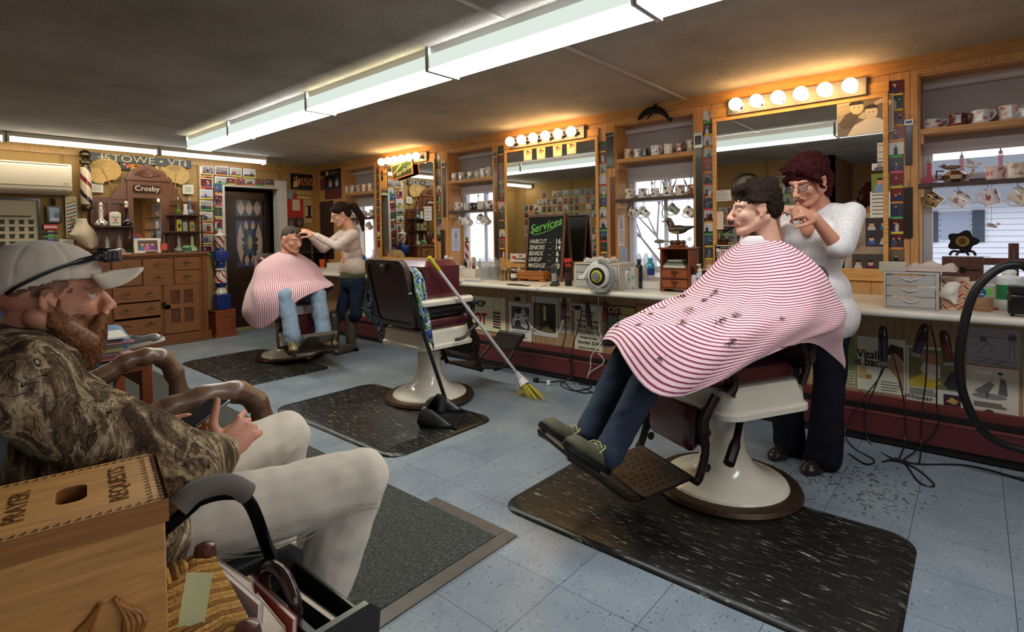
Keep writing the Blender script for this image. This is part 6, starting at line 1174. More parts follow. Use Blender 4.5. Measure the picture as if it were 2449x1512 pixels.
t=thing('wall_outlet','beige wall outlet with a dark plug under the counter','outlet',WALLR(onx(1248,712,PX).y,onx(1248,712,PX).z-.03,PX));MB((190,170,130)).box(-.04,-.03,0,.05,.07,.008).build('plate','plastic',parent=t,bev=.002);MB((24,22,22)).box(-.06,.0,.008,.0,.035,.04).build('plug','plastic',parent=t,bev=.005)
t=thing('power_strip','white power strip screwed under the counter with plugs in it','power strip',WALLR(onx(1370,733,PX-.05).y,onx(1370,733,PX-.05).z,PX-.03));MB((206,204,198)).box(-.02,-.03,0,.30,.03,.035).build('body','plastic',parent=t,bev=.008);MB((40,36,36)).box(.04,-.02,.035,.09,.015,.06).build('black_plug','plastic',parent=t,bev=.004);MB((214,214,210)).box(.20,-.025,.035,.27,.025,.07).build('white_adapter','plastic',parent=t,bev=.005);MB((190,60,40)).box(.0,-.012,.035,.02,.012,.04).build('red_switch','plastic',parent=t)
def cord(name,pts,r,col,label,k=7,cat='cord',mat='plastic'):MB(col).tube(crom([tuple(p) for p in pts],k),r,6).build(name,mat,label=label,cat=cat)
def L_(u,v,x=3.70):return onx(u,v,x)
def G_(u,v):p=onz(u,v,.006);p.x=min(p.x,3.70);return p
BK=(22,20,20)
cord('white_cable',[L_(1246,712,3.8),L_(1250,735,3.78),L_(1270,780,3.79),L_(1300,796),L_(1335,796),L_(1350,760),L_(1375,730,3.79)],.006,(190,186,180),'loop of white cable from the outlet to the power strip')
cord('electric_cable',[L_(1392,735),L_(1385,780),L_(1372,820),L_(1366,870),G_(1380,912),G_(1410,935),G_(1424,945)],.0045,BK,'black power cord falling from the power strip beside the price list')
cord('electric_cable',[L_(1352,745),L_(1353,800),L_(1345,835),L_(1362,860),L_(1366,900),G_(1340,920),G_(1375,935),G_(1415,925),G_(1390,915)],.0045,BK,'black cord of the leftmost hanging clipper, tangled on the floor')
cord('electric_cable',[G_(1282,912),G_(1310,915),G_(1345,912),G_(1365,930),G_(1395,940),G_(1418,938)],.0045,BK,'black cord snaking left across the floor to a loose plug')
cord('white_cable',[L_(1432,735),L_(1433,790),L_(1440,815),L_(1415,850),L_(1412,880),L_(1404,905),L_(1412,890),L_(1440,872),L_(1443,858),L_(1430,845)],.003,(226,224,220),'thin white charger cable dangling below the power strip')
cord('phone_cable',[onx(1310,682,3.60),L_(1285,692,3.455),L_(1280,730,3.5),L_(1275,800,3.6),L_(1268,870)],.002,BK,'thin black phone cord hanging over the counter edge')
cord('white_cable',[onx(1445,694,3.55),L_(1450,688,3.46),L_(1433,702,3.45),L_(1431,730,3.6)],.003,(214,212,206),'thin white vacuum charging cable over the counter edge')
MB(BK).box(-.02,-.02,0,.02,.02,.03).build('plug','plastic',M=T(*G_(1282,913)),label='loose black plug lying on the floor',cat='plug',bev=.005);MB((226,224,218)).box(-.008,-.014,0,.008,.014,.035).build('adapter','plastic',M=T(G_(1303,918).x,G_(1303,918).y-.04,.006),label='small white adapter standing on the floor by the loose plug',cat='plug')
for (p,lb) in [([L_(2105,790),L_(2120,850),L_(2105,900),L_(2060,960),L_(2022,1030),G_(2040,1070),G_(2090,1100),G_(2070,1110),G_(2030,1085)],'black clipper cord trailing left behind the red haired barber'),([L_(2120,800),L_(2110,880),L_(2070,990),L_(2080,1060),G_(2130,1095),G_(2190,1120),G_(2235,1160),G_(2200,1155),G_(2165,1110),G_(2140,1095)],'black clipper cord ending in a long loop on the floor'),([L_(2218,780),L_(2215,900),L_(2205,980),L_(2202,1060),G_(2195,1110),G_(2150,1098),G_(2110,1105)],'straight black cord of the left hanging clipper'),([L_(2225,775),L_(2240,850),L_(2240,960),L_(2243,1020),L_(2200,1070),G_(2160,1100)],'black cord bowing right below the hanging clippers'),([G_(2120,1100),G_(2200,1110),G_(2300,1112),G_(2380,1128),G_(2470,1158)],'black cord running along the floor to the right edge'),([L_(2130,830),L_(2160,950),L_(2165,1050),G_(2150,1098)],'thin black cord beside the hair tonic poster')]:cord('electric_cable',p,.004,BK,lb)
def clipper(u,v,s,tilt,col,label,x=3.62):
    p=onx(u,v,x);t=thing('hair_clipper',label,'clipper',T(*p) @ RX(tilt),'clippers hanging from hooks under the counter');m=MB(col);m.lathe([(.012,-.17*s),(.022,-.16*s),(.024,-.05*s),(.018,-.01),(.008,0)],14,sx=.8);m.build('body','gloss',parent=t)
    MB((150,150,150)).box(-.014,-.02,-.185*s,.014,.02,-.165*s).build('blade','metal',parent=t);m=MB((160,150,130));m.tube(crom([(0,0,-.005),(0,.012,.02),(0,0,.04)],4),.002,6);m.cyl((0,0,.04),(0,0,max(.05,CT-.038-p.z)),.0015);m.build('hook','metal',parent=t)
clipper(1350,712,1,6,(60,26,30),'dark maroon clipper hanging leftmost in front of the narrow print');clipper(1404,722,1.2,-6,(30,18,18),'larger black clipper hanging in front of the price list');clipper(1447,720,1,0,(70,24,30),'maroon clipper hanging beside the magazine cover');clipper(2112,780,1.2,0,(22,22,30),'big black clipper hanging in front of the hair tonic poster');clipper(2214,775,1.0,14,(36,20,34),'dark violet clipper hanging left of the chocolate poster centre');clipper(2256,790,1.0,-8,(60,24,24),'dark red clipper hanging at the right above the chocolate poster')
# clock on the waiting wall seen in the mirror
t=thing('wall_clock','round dark framed wall clock seen reflected in the nearest mirror','clock',WALLL(2.76,1.96,LX+.002));m=MB((50,34,28));m.lathe([(.17,0),(.21,.0),(.215,.02),(.2,.04),(.175,.04),(.17,.02)],32,cap=False);m.build('case','gloss',parent=t);m=MB((214,200,170));m.disc(0,0,.175,z=.012,n=32);m.line([(0,0),(-.05,.06)],.008,.014,BK);m.line([(0,0),(.09,.05)],.006,.014,BK);m.build('dial','paper',parent=t)
for k in range(12):a=math.radians(90-30*(k+1));text(str(k+1),.04,T(.14*math.cos(a),.14*math.sin(a),.014),BK,t)
# hair clippings and snips on the floor
m=MB((50,34,26));r=random.Random(3)
for k in range(260):
    cx,cy=r.choice([(2.95,.72),(3.05,.55),(2.2,1.05),(2.95,.35),(3.2,.4)]);x=cx+r.gauss(0,.10);y=cy+r.gauss(0,.09);a=r.uniform(0,6.28);s_=r.uniform(.006,.02)
    m.tube([(x,y,.002),(x+s_*math.cos(a),y+s_*math.sin(a),.004),(x+s_*1.5*math.cos(a+.6),y+s_*1.5*math.sin(a+.6),.002)],.0012,3)
m.build('hair_clippings','hair',label='scattered brown hair clippings on the blue floor around the near chair',cat='hair clippings',kind='stuff')
# ================================================================ the three antique barber chairs
PO,MAR,IR=(222,214,196),(74,26,34),(50,42,38)
def rr3(x0,y0,x1,y1,r,z,n=6):return [(p[0],p[1],z) for p in rrect(x0,y0,x1,y1,r,n)]
def pad(m,x0,y0,x1,y1,z0,z1,r=.05,col=None):
    k=(z1-z0)
    m.grid([rr3(x0+.02,y0+.02,x1-.02,y1-.02,r,z0),rr3(x0,y0,x1,y1,r,z0+k*.25),rr3(x0,y0,x1,y1,r,z0+k*.6),rr3(x0+.012,y0+.012,x1-.012,y1-.012,r,z0+k*.9),rr3(x0+.05,y0+.05,x1-.05,y1-.05,r*.6,z1)],col,closed=True,cap=True)
def barber_chair(cx,cy,ang,label,nick=False,back=True,lift=0.04):
    t=thing('barber_chair',label,'barber chair',T(cx,cy,0.017) @ RZ(ang),'antique porcelain barber chairs');z=lift
    MB((84,66,52)).lathe([(.335,0),(.34,.012),(.33,.03),(.27,.036)],48).build('floor_ring','iron' if not nick else 'metal',parent=t)
    MB(PO).lathe([(.282,.034),(.275,.045),(.235,.058),(.17,.085),(.125,.13),(.098,.19),(.088,.26),(.086,.33+z)],40).build('pedestal','porcelain',parent=t)
    MB((26,24,24)).lathe([(.10,.325+z),(.105,.335+z),(.105,.36+z),(.12,.375+z),(.20,.385+z)],32).build('collar','gloss',parent=t)
    m=MB(PO);zs=.375+z
    m.grid([rr3(-.25,-.26,.22,.26,.07,zs),rr3(-.27,-.28,.24,.28,.08,zs+.008),rr3(-.27,-.28,.24,.28,.08,zs+.03),rr3(-.255,-.265,.225,.265,.07,zs+.042),rr3(-.248,-.258,.218,.258,.07,zs+.125),rr3(-.23,-.24,.20,.24,.06,zs+.14)],closed=True,cap=True);m.build('porcelain_skirt','porcelain',parent=t)
    m=MB(MAR);pad(m,-.22,-.225,.24,.225,zs+.135,zs+.22);m.build('seat_cushion','leather',parent=t)
    for s in (-1,1):
        am='iron' if not nick else 'metal'
        m=MB(IR);m.tube(crom([(.21,s*.25,zs+.13),(.19,s*.265,zs+.18),(.22,s*.265,zs+.28),(.16,s*.265,zs+.33)],5),[.035,.03,.026,.024,.02,.016]+[.016]*10,10);m.build('arm_support',am,parent=t)
        m=MB(IR);m.tube(crom([(-.20,s*.26,zs+.12),(-.23,s*.265,zs+.22),(-.2,s*.265,zs+.32)],5),.018,10);m.build('arm_support',am,parent=t)
        m=MB(PO);m.grid([rr3(-.28,s*.265-.045,.20,s*.265+.045,.035,zs+.325),rr3(-.285,s*.265-.05,.205,s*.265+.05,.04,zs+.335),rr3(-.285,s*.265-.05,.205,s*.265+.05,.04,zs+.355),rr3(-.27,s*.265-.035,.19,s*.265+.035,.03,zs+.37)],closed=True,cap=True);m.build('armrest','porcelain',parent=t)
    if back:
        q=MB((96,84,76));B=T(-.27,0,zs+.17) @ RY(-13);H2=.50
        q.M=B @ FR((0,0,0),(0,1,0),(0,0,1));o2=rrect(-.25,0,.25,H2,.07);i2=rrect(-.215,.035,.215,H2-.035,.05)
        for zz in (-.02,.02):q.grid([[(a[0],a[1],zz) for a in o2],[(a[0],a[1],zz) for a in i2]],closed=True)
        q.grid([[(a[0],a[1],-.02) for a in o2],[(a[0],a[1],.02) for a in o2]],closed=True)
        q.prism([(-.07,H2-.02),(0,H2-.09),(.07,H2-.02)],-.026,-.018);q.ell((0,H2-.05,-.03),(.03,.022,.012));q.build('back_frame','metal' if nick else 'iron',parent=t)
        q=MB(MAR);q.M=B @ FR((0,0,0),(0,1,0),(0,0,1));q.prism(i2,-.012,.0);q.grid([[(a[0],a[1],0.) for a in i2],[(a[0]*.98,a[1]*.98+.004,.05) for a in i2],[(a[0]*.8,(a[1]-H2/2)*.85+H2/2,.075) for a in i2]],closed=True,cap=True);q.build('back_cushion','leather',parent=t)
    m=MB(IR if not nick else (150,140,126))
    leg=crom([(.24,0,zs+.11),(.31,0,zs+.0),(.30,0,zs-.12),(.33,0,zs-.22),(.35,0,zs-.245)],5)
    for s in (-1,1):
        m.tube([(p.x,s*.21,p.z) for p in leg],[.024]*8+[.02]*13,10,sx=.7)
        m.prism([(.24,zs+.1),(.3,zs+.0),(.29,zs-.1),(.31,zs-.2),(.35,zs-.24),(.28,zs-.1),(.22,zs)],0,.01) if 0 else None
        for k in range(6):m.ell((.29+.012*math.sin(k*2),s*.20,zs+.05-.05*k),(.02,.008,.02))
    m.M=Matrix.Identity(4)
    m.tube([(.35,-.22,zs-.245),(.35,.22,zs-.245)],.014,8);m.tube([(.3,-.2,zs-.10),(.3,.2,zs-.10)],.01,8)
    m.box(.27,-.2,zs-.11,.285,.2,zs+.04)
    m.build('legrest_frame','iron' if not nick else 'metal',parent=t)
    m=MB(MAR);m.M=T(.285,0,zs-.05) @ RY(86);pad(m,-.10,-.16,.10,.16,0,.045,.04);m.build('calf_pad','leather',parent=t)
    m=MB((62,54,50) if not nick else (150,140,126));m.M=T(.36,0,zs-.245) @ RY(10);m.grid([rr3(0,-.19,.24,.19,.02,0),rr3(0,-.19,.24,.19,.02,.012)],closed=True,cap=True)
    for i in range(6):
        for j in range(9):m.disc(.04+.032*i+(.0 if j % 2 else .012),-.15+.0375*j,.0085,z=.0126,col=(14,12,12),n=8) if (i+j) % 7 else None
    for j in range(40):m.rect(.003,-.185+.0095*j,.012,-.181+.0095*j,.0128,(120,112,104));
    m.build('footplate','iron' if not nick else 'metal',parent=t)
    m=MB((56,48,44) if not nick else (160,150,136))
    for s in (-1,1):m.tube(crom([(.55,s*.15,zs-.29),(.64,s*.16,zs-.285),(.72,s*.16,zs-.23),(.80,s*.15,zs-.16),(.92,s*.14,zs-.07)],4),.013,8)
    m.M=T(.775,0,zs-.172) @ RY(-37);m.grid([rr3(0,-.15,.17,.15,.03,0),rr3(0,-.15,.17,.15,.03,.014)],closed=True,cap=True);m.tube([(.175,-.15,.005),(.175,.15,.005)],.016,8)
    m.build('toe_rest','iron' if not nick else 'metal',parent=t)
    m=MB((70,60,54));m.tube(crom([(.0,-.31,zs+.06),(.06,-.345,zs+.075),(.13,-.35,zs+.13),(.2,-.36,zs+.17)],4),[.012]*9+[.018]*4,8) if not nick else m.tube([(.0,-.31,zs+.05),(.05,-.42,zs-.0)],[.014,.026],10);m.build('recline_lever','iron',parent=t)
    m=MB((40,34,32));m.tube(crom([(.0,.1,zs-.05),(.12,.2,zs-.10),(.22,.26,zs-.17)],4),[.016]*5+[.024]*4,8);m.build('pump_lever','iron',parent=t)
    return t
CH1=(2.62,.92,152);CH2=(2.68,3.18,-3);CH3=(2.70,5.43,-100)
barber_chair(*CH1,'nearest white and maroon barber chair holding the man in the striped cape')
barber_chair(*CH2,'empty barber chair seen from behind with a patterned cape over it')
barber_chair(*CH3,'farthest barber chair with nickel legrest holding the grey haired client',nick=True)
M2=T(CH2[0],CH2[1],0.017) @ RZ(CH2[2]);zs=.415
t=thing('booster_seat','maroon padded booster box resting on the arms of the empty barber chair','booster seat',M2 @ T(0,0,0));m=MB((84,30,38));m.grid([rr3(-.20,-.24,.12,.24,.03,zs+.375),rr3(-.205,-.245,.125,.245,.03,zs+.40),rr3(-.205,-.245,.125,.245,.03,zs+.60),rr3(-.17,-.21,.10,.21,.02,zs+.64)],closed=True,cap=True);m.build('padded_box','leather',parent=t)
m=MB((26,22,24));pad(m,-.2,-.235,.24,.235,zs+.225,zs+.32);m.build('loose_cushion','leather',M=M2,label='loose black seat pad on the empty barber chair under the booster box',cat='cushion')
def m_fish(nt,b):
    n=noise_n(nt,16,2,0.5,dist=1.2);r=ramp(nt,[(0.0,(30,60,120)),(0.44,(24,50,104)),(0.5,(206,216,226)),(0.515,(26,52,110)),(0.60,(120,170,60)),(0.66,(30,60,90))]);nt.links.new(n.outputs[0],r.inputs[0]);nt.links.new(r.outputs[0],b.inputs['Base Color']);b.inputs['Roughness'].default_value=.45
special('fish_print',m_fish)
rows=[]
for i in range(19):
    a=i/18;y=-.33+.66*a;side=abs(a-.5)*2;hang=max(0,side-.62)/.38
    row=[]
    for j in range(10):
        b_=j/9;zz=zs+.60-.02*b_-hang*(.30+.30*b_)+.01*math.sin(j*2+i);xx=-.315+.09*b_*(1-hang)+hang*(-.04+.16*b_)+.02*math.sin(i*1.9+j)*hang
        row.append((xx,(y if side< .62 else (1 if y> 0 else -1)*(.25+.12*hang*(1-.4*b_))+.02*math.sin(j*1.7)),zz))
    rows.append(row)
m=MB();m.grid(gridrom(rows,2,2));o=m.build('patterned_cape','fish_print',M=M2,label='blue green and white patterned child cape draped over the empty chair',cat='cape');q=o.modifiers.new('s','SOLIDIFY');q.thickness=.003
# broom and lobby dustpan leaning on the empty chair
def P3(u,v,d):return EYE+sray(u,v)*d
a=P3(1026,615,3.75);b_=onz(1245,905,.13);t=thing('broom','white handled broom with yellow grip and bristles leaning on the empty chair','broom')
d=(b_-a);m=MB((200,196,196));m.tube([a+d*.09,b_],.0125,10);m.build('handle','plastic',parent=t);MB((190,176,50)).tube([a,a+d*.1],.0155,10).build('grip','plastic',parent=t);e=onz(1276,950,.005)
m=MB((220,210,214));m.tube([b_-d*.05,b_,b_+(e-b_)*.35],[.018,.03,.045],12,sx=.7);m.build('socket','plastic',parent=t);m=MB((196,176,70));r=random.Random(5);s0=b_+(e-b_)*.3
for k in range(90):
    o_=Vector((r.gauss(0,.018),r.gauss(0,.028),0));w_=1.6 if k< 84 else 4;m.tube([s0+o_*.8,s0+(e-s0)*.6+o_*1.3,Vector((e.x+o_.x*w_,e.y+o_.y*w_,.004))],[.0028,.0025,.0012],4)
m.build('bristles','straw',parent=t)
t=thing('dustpan','black long handled lobby dustpan standing on the middle rubber mat','dustpan');B=onz(1055,1005,.017);A=P3(981,702,3.3);j=onz(1062,945,.17)
MB((34,34,36)).tube([A,j],.013,10).tube([j,Vector((B.x,B.y,.07))],[.018,.028],10).build('handle','plastic',parent=t)
m=MB((30,30,32));m.M=T(B.x,B.y,.018) @ RZ(-55);m.grid([[(-.06,y,.13-.10*(i*0)) for y in (-.15,-.1,0,.1,.15)],[(-.10,-.155,.10),(-.10,-.1,.12),(-.10,0,.125),(-.10,.1,.12),(-.10,.155,.10)],[(-.12,-.16,.04),(-.12,-.1,.05),(-.12,0,.05),(-.12,.1,.05),(-.12,.16,.04)],[(-.10,-.16,.002),(-.1,-.1,.002),(-.1,0,.002),(-.1,.1,.002),(-.1,.16,.002)],[(.14,-.16,.001),(.14,-.1,.001),(.14,0,.001),(.14,.1,.001),(.14,.16,.001)]])
for s in (-1,1):m.M=T(B.x,B.y,.018) @ RZ(-55) @ FR((0,s*.158,0),(1,0,0),(0,0,1));m.prism([(.14,0),(.10,.03),(-.02,.12),(-.06,.13),(-.10,.10),(-.12,.04),(-.10,0)],-.003,.003)
o=m.build('pan','plastic',parent=t,sharp=60);q=o.modifiers.new('s','SOLIDIFY');q.thickness=.004
# ================================================================ people
def tf(M,prims):
    out=[];R3=M.to_3x3();sc3=M.to_scale()[0];Rn=R3.normalized() if hasattr(R3,'normalized') else R3
    for p in prims:
        if p[0]== 'c':out.append(('c',M @ Vector(p[1]),M @ Vector(p[2]),p[3]*sc3,p[4]*sc3))
        elif p[0]== 'e':out.append(('e',M @ Vector(p[1]),tuple(q*sc3 for q in p[2]),Rn @ p[3].to_3x3() if len(p)> 3 else Rn))
    return out
def head_prims(w=1.0,jaw=1.0,nose=1.0):
    h=[('e',(-.018,0,.032),(.100,.077*w,.088)),('e',(.022,0,-.02),(.066,.060*w,.085)),('c',(.062,0,-.094),(.058,0,-.09),.025*jaw,.025*jaw)]
    for s in (-1,1):
        h+= [('c',(-.025,s*.056*w,-.045),(.048,s*.018,-.093),.025*jaw,.021*jaw),('e',(.050,s*.035*w,-.026),(.028,.024,.028)),('c',(.078,s*.012,.022),(.064,s*.044*w,.022),.012,.011),
              ('e',(.104,s*.0125,-.037),(.011,.008,.009)),('c',(.088,0,-.060),(.079,s*.022,-.063),.0075,.004),('c',(.087,0,-.073),(.079,s*.019,-.070),.0085,.004),
              ('e',(-.010,s*.079*w,-.006),(.019,.007,.030),RZ(-s*18)),('c',(.0,s*.081*w,.016),(-.022,s*.088*w,.016),.005,.0055),('c',(-.022,s*.088*w,.016),(-.024,s*.087*w,-.016),.0055,.0045),('c',(-.024,s*.087*w,-.016),(-.002,s*.079*w,-.036),.0045,.006)]
    h+= [('c',(.088,0,.008),(.112,0,-.028),.0085,.0115*nose),('e',(.114,0,-.032),(.0125,.0115,.0105)),('c',(.088,0,-.050),(.088,0,-.058),.009,.007),('c',(-.03,0,-.05),(-.045,0,-.19),.055*w,.058)]
    return h
def eyes(Mh,par,iris=(70,60,50),lid=(190,140,118),closed=.62,w=1.0):
    for s in (-1,1):
        c=Vector((.0685,s*.0315*w,.0));m=MB((226,220,212));m.M=Mh @ T(*c) @ RZ(s*10);m.ell((0,0,0),.0125,n=14);m.ell((.0085,0,-.001),(.0045,.0055,.0055),iris,10);m.ell((.0115,0,-.001),(.0018,.0025,.0025),(12,10,10),8)
        m.build('eye','gloss',parent=par);m=MB(lid);m.M=Mh @ T(*c) @ RZ(s*10) @ RY(-38+closed*60);rows=[]
        for i in range(5):
            a=math.radians(0+22*i);rows.append([(.0142*math.cos(b)*math.cos(a),.0142*math.sin(b),.0142*math.cos(b)*math.sin(a)) for b in [math.radians(-80+16*k) for k in range(11)]])
        m.grid(rows);m.build('eyelid','skin',parent=par)
def hand_prims(side=1,curl=40,spread=4,thumb=(.03,30),s=1.0):
    h=[('e',(.045,0,0),(.05,.040,.015)),('c',(.0,-.012,0),(.08,-.026,0),.016,.0125),('c',(.0,.012,0),(.08,.026,0),.016,.0125),('c',(0,0,0),(.085,0,.0),.018,.013)]
    for k,(y,L1) in enumerate(((-.030,.031),(-.0105,.038),(.0105,.042),(.0305,.039))):
        y *= side;a=math.radians(curl*(.75 if k== 3 else 1));ang=0;p=Vector((.084,y,0));yaw=math.radians(spread*(k-1.5)*side)
        for j,L in enumerate((L1,L1*.66,L1*.5)):
            ang+= a*(.8 if j== 0 else 1);q=p+Vector((math.cos(ang)*math.cos(yaw),math.cos(ang)*math.sin(yaw),-math.sin(ang)))*L;h.append(('c',p,q,(.0098,.0088,.008)[j]*.95,(.0088,.008,.007)[j]*.95));p=q
    t0=Vector((.02,side*.03,-.006));ta=math.radians(thumb[1]);d=Vector((math.cos(ta),side*math.sin(ta),-thumb[0]*10)).normalized();t1=t0+d*.038;d2=Vector((math.cos(ta*.6),side*math.sin(ta*.6),-thumb[0]*8)).normalized();t2=t1+d2*.032;t3=t2+d2*.024
    h+= [('c',t0,t1,.016,.0115),('c',t1,t2,.011,.0098),('c',t2,t3,.0098,.0085)]
    return h
def hM(wrist,direction,back):      # hand frame: x along the hand, z out of its back
    x=Vector(direction).normalized();z=Vector(back);z=(z-x*x.dot(z)).normalized();y=z.cross(x);m=Matrix.Identity(4)
    for i in range(3):m[i][0],m[i][1],m[i][2],m[i][3]=x[i],y[i],z[i],wrist[i]
    return m
def skincol(base,Mi,lips=(170,90,84),beard=None,brow=(60,44,34),hairline=None):
    def f(co):
        q=Mi @ co
        if .014< abs(q.y)< .052 and q.x> .055 and .017< q.z+.25*(abs(q.y)-.03)**2*40< .026:return tuple(int(.55*a+.45*b) for a,b in zip(brow,base))
        if q.x> .072 and abs(q.y)< .021 and -.077< q.z<-.058:return lips
        if beard and beard(q):return beard(q)
        if hairline and hairline(q):return hairline(q)
        return base
    return f
def fold(a=.004,f=9,g=3):
    def d(co,n):
        p=Vector((co.x*f,co.y*f,co.z*g));return a*(noise.noise(p)+.6*noise.noise(p*2.3))+a*.5*math.sin(co.z*38+noise.noise(p)*5)*.5
    return d
def person(name_label):return thing('person',name_label,'person',T(0,0,0))
def hairball(prims,col,name='hair',vox=.006,sm=2,par=None,mat='hair',amp=.004):
    return blob(prims,vox,sm,lambda c:col,lambda co,n:amp*(noise.noise(co*70)+.7*noise.noise(Vector((co.x*120,co.y*120,co.z*40)))),name,mat,par)
def glasses(Mh,par,col=(24,20,22),w=1.0):
    m=MB(col);m.M=Mh
    for s in (-1,1):m.tube([(.094-.006*abs(math.cos(q)),s*.033+.024*math.cos(q),.0+.0165*math.sin(q)) for q in [2*math.pi*k/18 for k in range(18)]],.0016,6,closed=True);m.tube([(.088,s*.057,.004),(.0,s*.083*w,.008),(-.02,s*.083*w,-.004)],.0017,6)
    m.tube([(.094,-.010,.003),(.098,0,.006),(.094,.010,.003)],.0015,6);m.build('glasses','gloss',parent=par)
    for s in (-1,1):g=MB((160,170,176));g.M=Mh @ FR((.091,s*.033,0),(0,1,0),(0,0,1));g.disc(0,0,.022,.015,n=16);g.build('lens','clear',parent=par)
def shoe(par,heel,toe,col,sole=(40,36,32),up=(0,0,1),w=.045,h=.085,mat='leather',lace=(190,180,110)):
    heel=Vector(heel);toe=Vector(toe);M=hM(heel,toe-heel,up);L=(toe-heel).length
    o=blob(tf(M,[('e',(.045,0,h*.5),(.055,w*.75,h*.55)),('c',(.05,0,h*.38),(L-.05,0,h*.33),w*.8,w*.80),('e',(L-.055,0,h*.30),(.055,w,h*.36)),('c',(.04,0,h*.9),(.03,0,h*1.15),w*.78,w*.8),('c',(.06,0,h*.8),(L*.62,0,h*.45),w*.6,w*.55)]),.007,3,lambda c:col,name='shoe',mat=mat,parent=par)
    m=MB(sole);m.M=M;o2=[(L*.5+L*.53*math.cos(a)*(1),w*(1.02+.12*math.cos(a))*math.sin(a)*(1 if abs(math.cos(a))< .75 else 1)) for a in [2*math.pi*k/24 for k in range(24)]];m.prism(o2,-.002,.022);m.build('sole','rubber',parent=o)
    if lace:
        m=MB(lace);m.M=M
        for k in range(4):x=L*.42+.022*k;z=h*(.98-.13*k);m.tube([(x,-w*.45,z-.012),(x+.01,0,z+.004),(x,w*.45,z-.012)],.0025,5)
        m.tube(crom([(L*.4,0,h),(L*.42,w*.7,h*.95),(L*.5,w*.9,h*.6)],4),.0022,5);m.tube(crom([(L*.4,0,h),(L*.44,-w*.7,h*.95),(L*.52,-w*.9,h*.65)],4),.0022,5);m.build('laces','cloth',parent=o)
def m_camo(nt,b):
    L=nt.links.new
    n=noise_n(nt,7,5,0.62,(1,1,.55),dist=1.4);r=ramp(nt,[(0.0,(56,44,36)),(0.38,(74,58,46)),(0.44,(130,108,82)),(0.49,(190,170,136)),(0.53,(82,66,52)),(0.6,(150,128,98)),(0.68,(206,190,158))]);L(n.outputs[0],r.inputs[0])
    n2=noise_n(nt,34,3,.7,(1,1,.35),dist=2.5);r2=ramp(nt,[(.42,(255,255,255)),(.5,(96,86,74)),(.56,(230,220,200))]);L(n2.outputs[0],r2.inputs[0])
    mx=nd(nt,'ShaderNodeMix',data_type='RGBA',blend_type='MULTIPLY');mx.inputs[0].default_value=.75;L(r.outputs[0],mx.inputs[6]);L(r2.outputs[0],mx.inputs[7])
    vo=nd(nt,'ShaderNodeTexVoronoi',feature='DISTANCE_TO_EDGE');vo.inputs['Scale'].default_value=6;tc=nd(nt,'ShaderNodeTexCoord');nz=noise_n(nt,9,2);va=nd(nt,'ShaderNodeMix',data_type='RGBA',blend_type='ADD');va.inputs[0].default_value=.35;L(tc.outputs['Object'],va.inputs[6]);L(nz.outputs['Color'],va.inputs[7]);L(va.outputs[2],vo.inputs[0])
    lt=nd(nt,'ShaderNodeMath',operation='LESS_THAN');L(vo.outputs[0],lt.inputs[0]);lt.inputs[1].default_value=.005;m3=nd(nt,'ShaderNodeMix',data_type='RGBA');L(lt.outputs[0],m3.inputs[0]);L(mx.outputs[2],m3.inputs[6]);m3.inputs[7].default_value=lin((24,18,14));
    L(m3.outputs[2],b.inputs['Base Color']);b.inputs['Roughness'].default_value=.95;b.inputs['Specular IOR Level'].default_value=.15
special('camo_cloth',m_camo)
def m_stripe(nt,b):
    L=nt.links.new
    uv=nd(nt,'ShaderNodeUVMap',uv_map='UVMap');sx=nd(nt,'ShaderNodeSeparateXYZ');L(uv.outputs[0],sx.inputs[0]);fr=nd(nt,'ShaderNodeMath',operation='FRACT');L(sx.outputs[0],fr.inputs[0])
    lt=nd(nt,'ShaderNodeMath',operation='LESS_THAN');L(fr.outputs[0],lt.inputs[0]);lt.inputs[1].default_value=.36
    m3=nd(nt,'ShaderNodeMix',data_type='RGBA');L(lt.outputs[0],m3.inputs[0]);m3.inputs[6].default_value=lin((226,190,190));m3.inputs[7].default_value=lin((128,52,84));L(m3.outputs[2],b.inputs['Base Color']);b.inputs['Roughness'].default_value=.8;b.inputs['Specular IOR Level'].default_value=.2;b.inputs['Sheen Weight'].default_value=.2
special('striped_cape',m_stripe)
def cape(rows,M,par,ku=5,kv=5,amp=.006,seed=1,pitch=.0125,name='striped_cape',flip=0):
    g=gridrom(rows,ku,kv);nr,nc=len(g),len(g[0]);pts=[];me=bpy.data.meshes.new(name)
    ss=[0]
    for j in range(1,nc):ss.append(ss[-1]+sum((g[i][j]-g[i][j-1]).length for i in range(0,nr,4))/len(range(0,nr,4)))
    tt=[0]
    for i in range(1,nr):tt.append(tt[-1]+sum((g[i][j]-g[i-1][j]).length for j in range(0,nc,4))/len(range(0,nc,4)))
    for i in range(nr):
        for j in range(nc):
            k=min(1,i/(nr*.5));d=amp*k*(math.sin(ss[j]*34+noise.noise(Vector((ss[j]*4,tt[i]*3,seed)))*5)+.8*noise.noise(Vector((ss[j]*11,tt[i]*7,seed))))
            a=g[min(i+1,nr-1)][j]-g[max(i-1,0)][j];b=g[i][min(j+1,nc-1)]-g[i][max(j-1,0)];n=a.cross(b);n=n.normalized() if n.length> 1e-8 else Vector((0,0,1));pts.append(M @ (g[i][j]+n*d))
    fs=[(i*nc+j,i*nc+j+1,(i+1)*nc+j+1,(i+1)*nc+j) for i in range(nr-1) for j in range(nc-1)]
    me.from_pydata([tuple(p) for p in pts],[],fs);uv=me.uv_layers.new(name='UVMap')
    for p in me.polygons:
        for li in p.loop_indices:vi=me.loops[li].vertex_index;i,j=divmod(vi,nc);uv.data[li].uv=((ss[j] if flip== 0 else tt[i])/pitch,tt[i])
    me.polygons.foreach_set('use_smooth',[True]*len(fs));o=link(name,me,'striped_cape',par);q=o.modifiers.new('s','SOLIDIFY');q.thickness=.003;return o
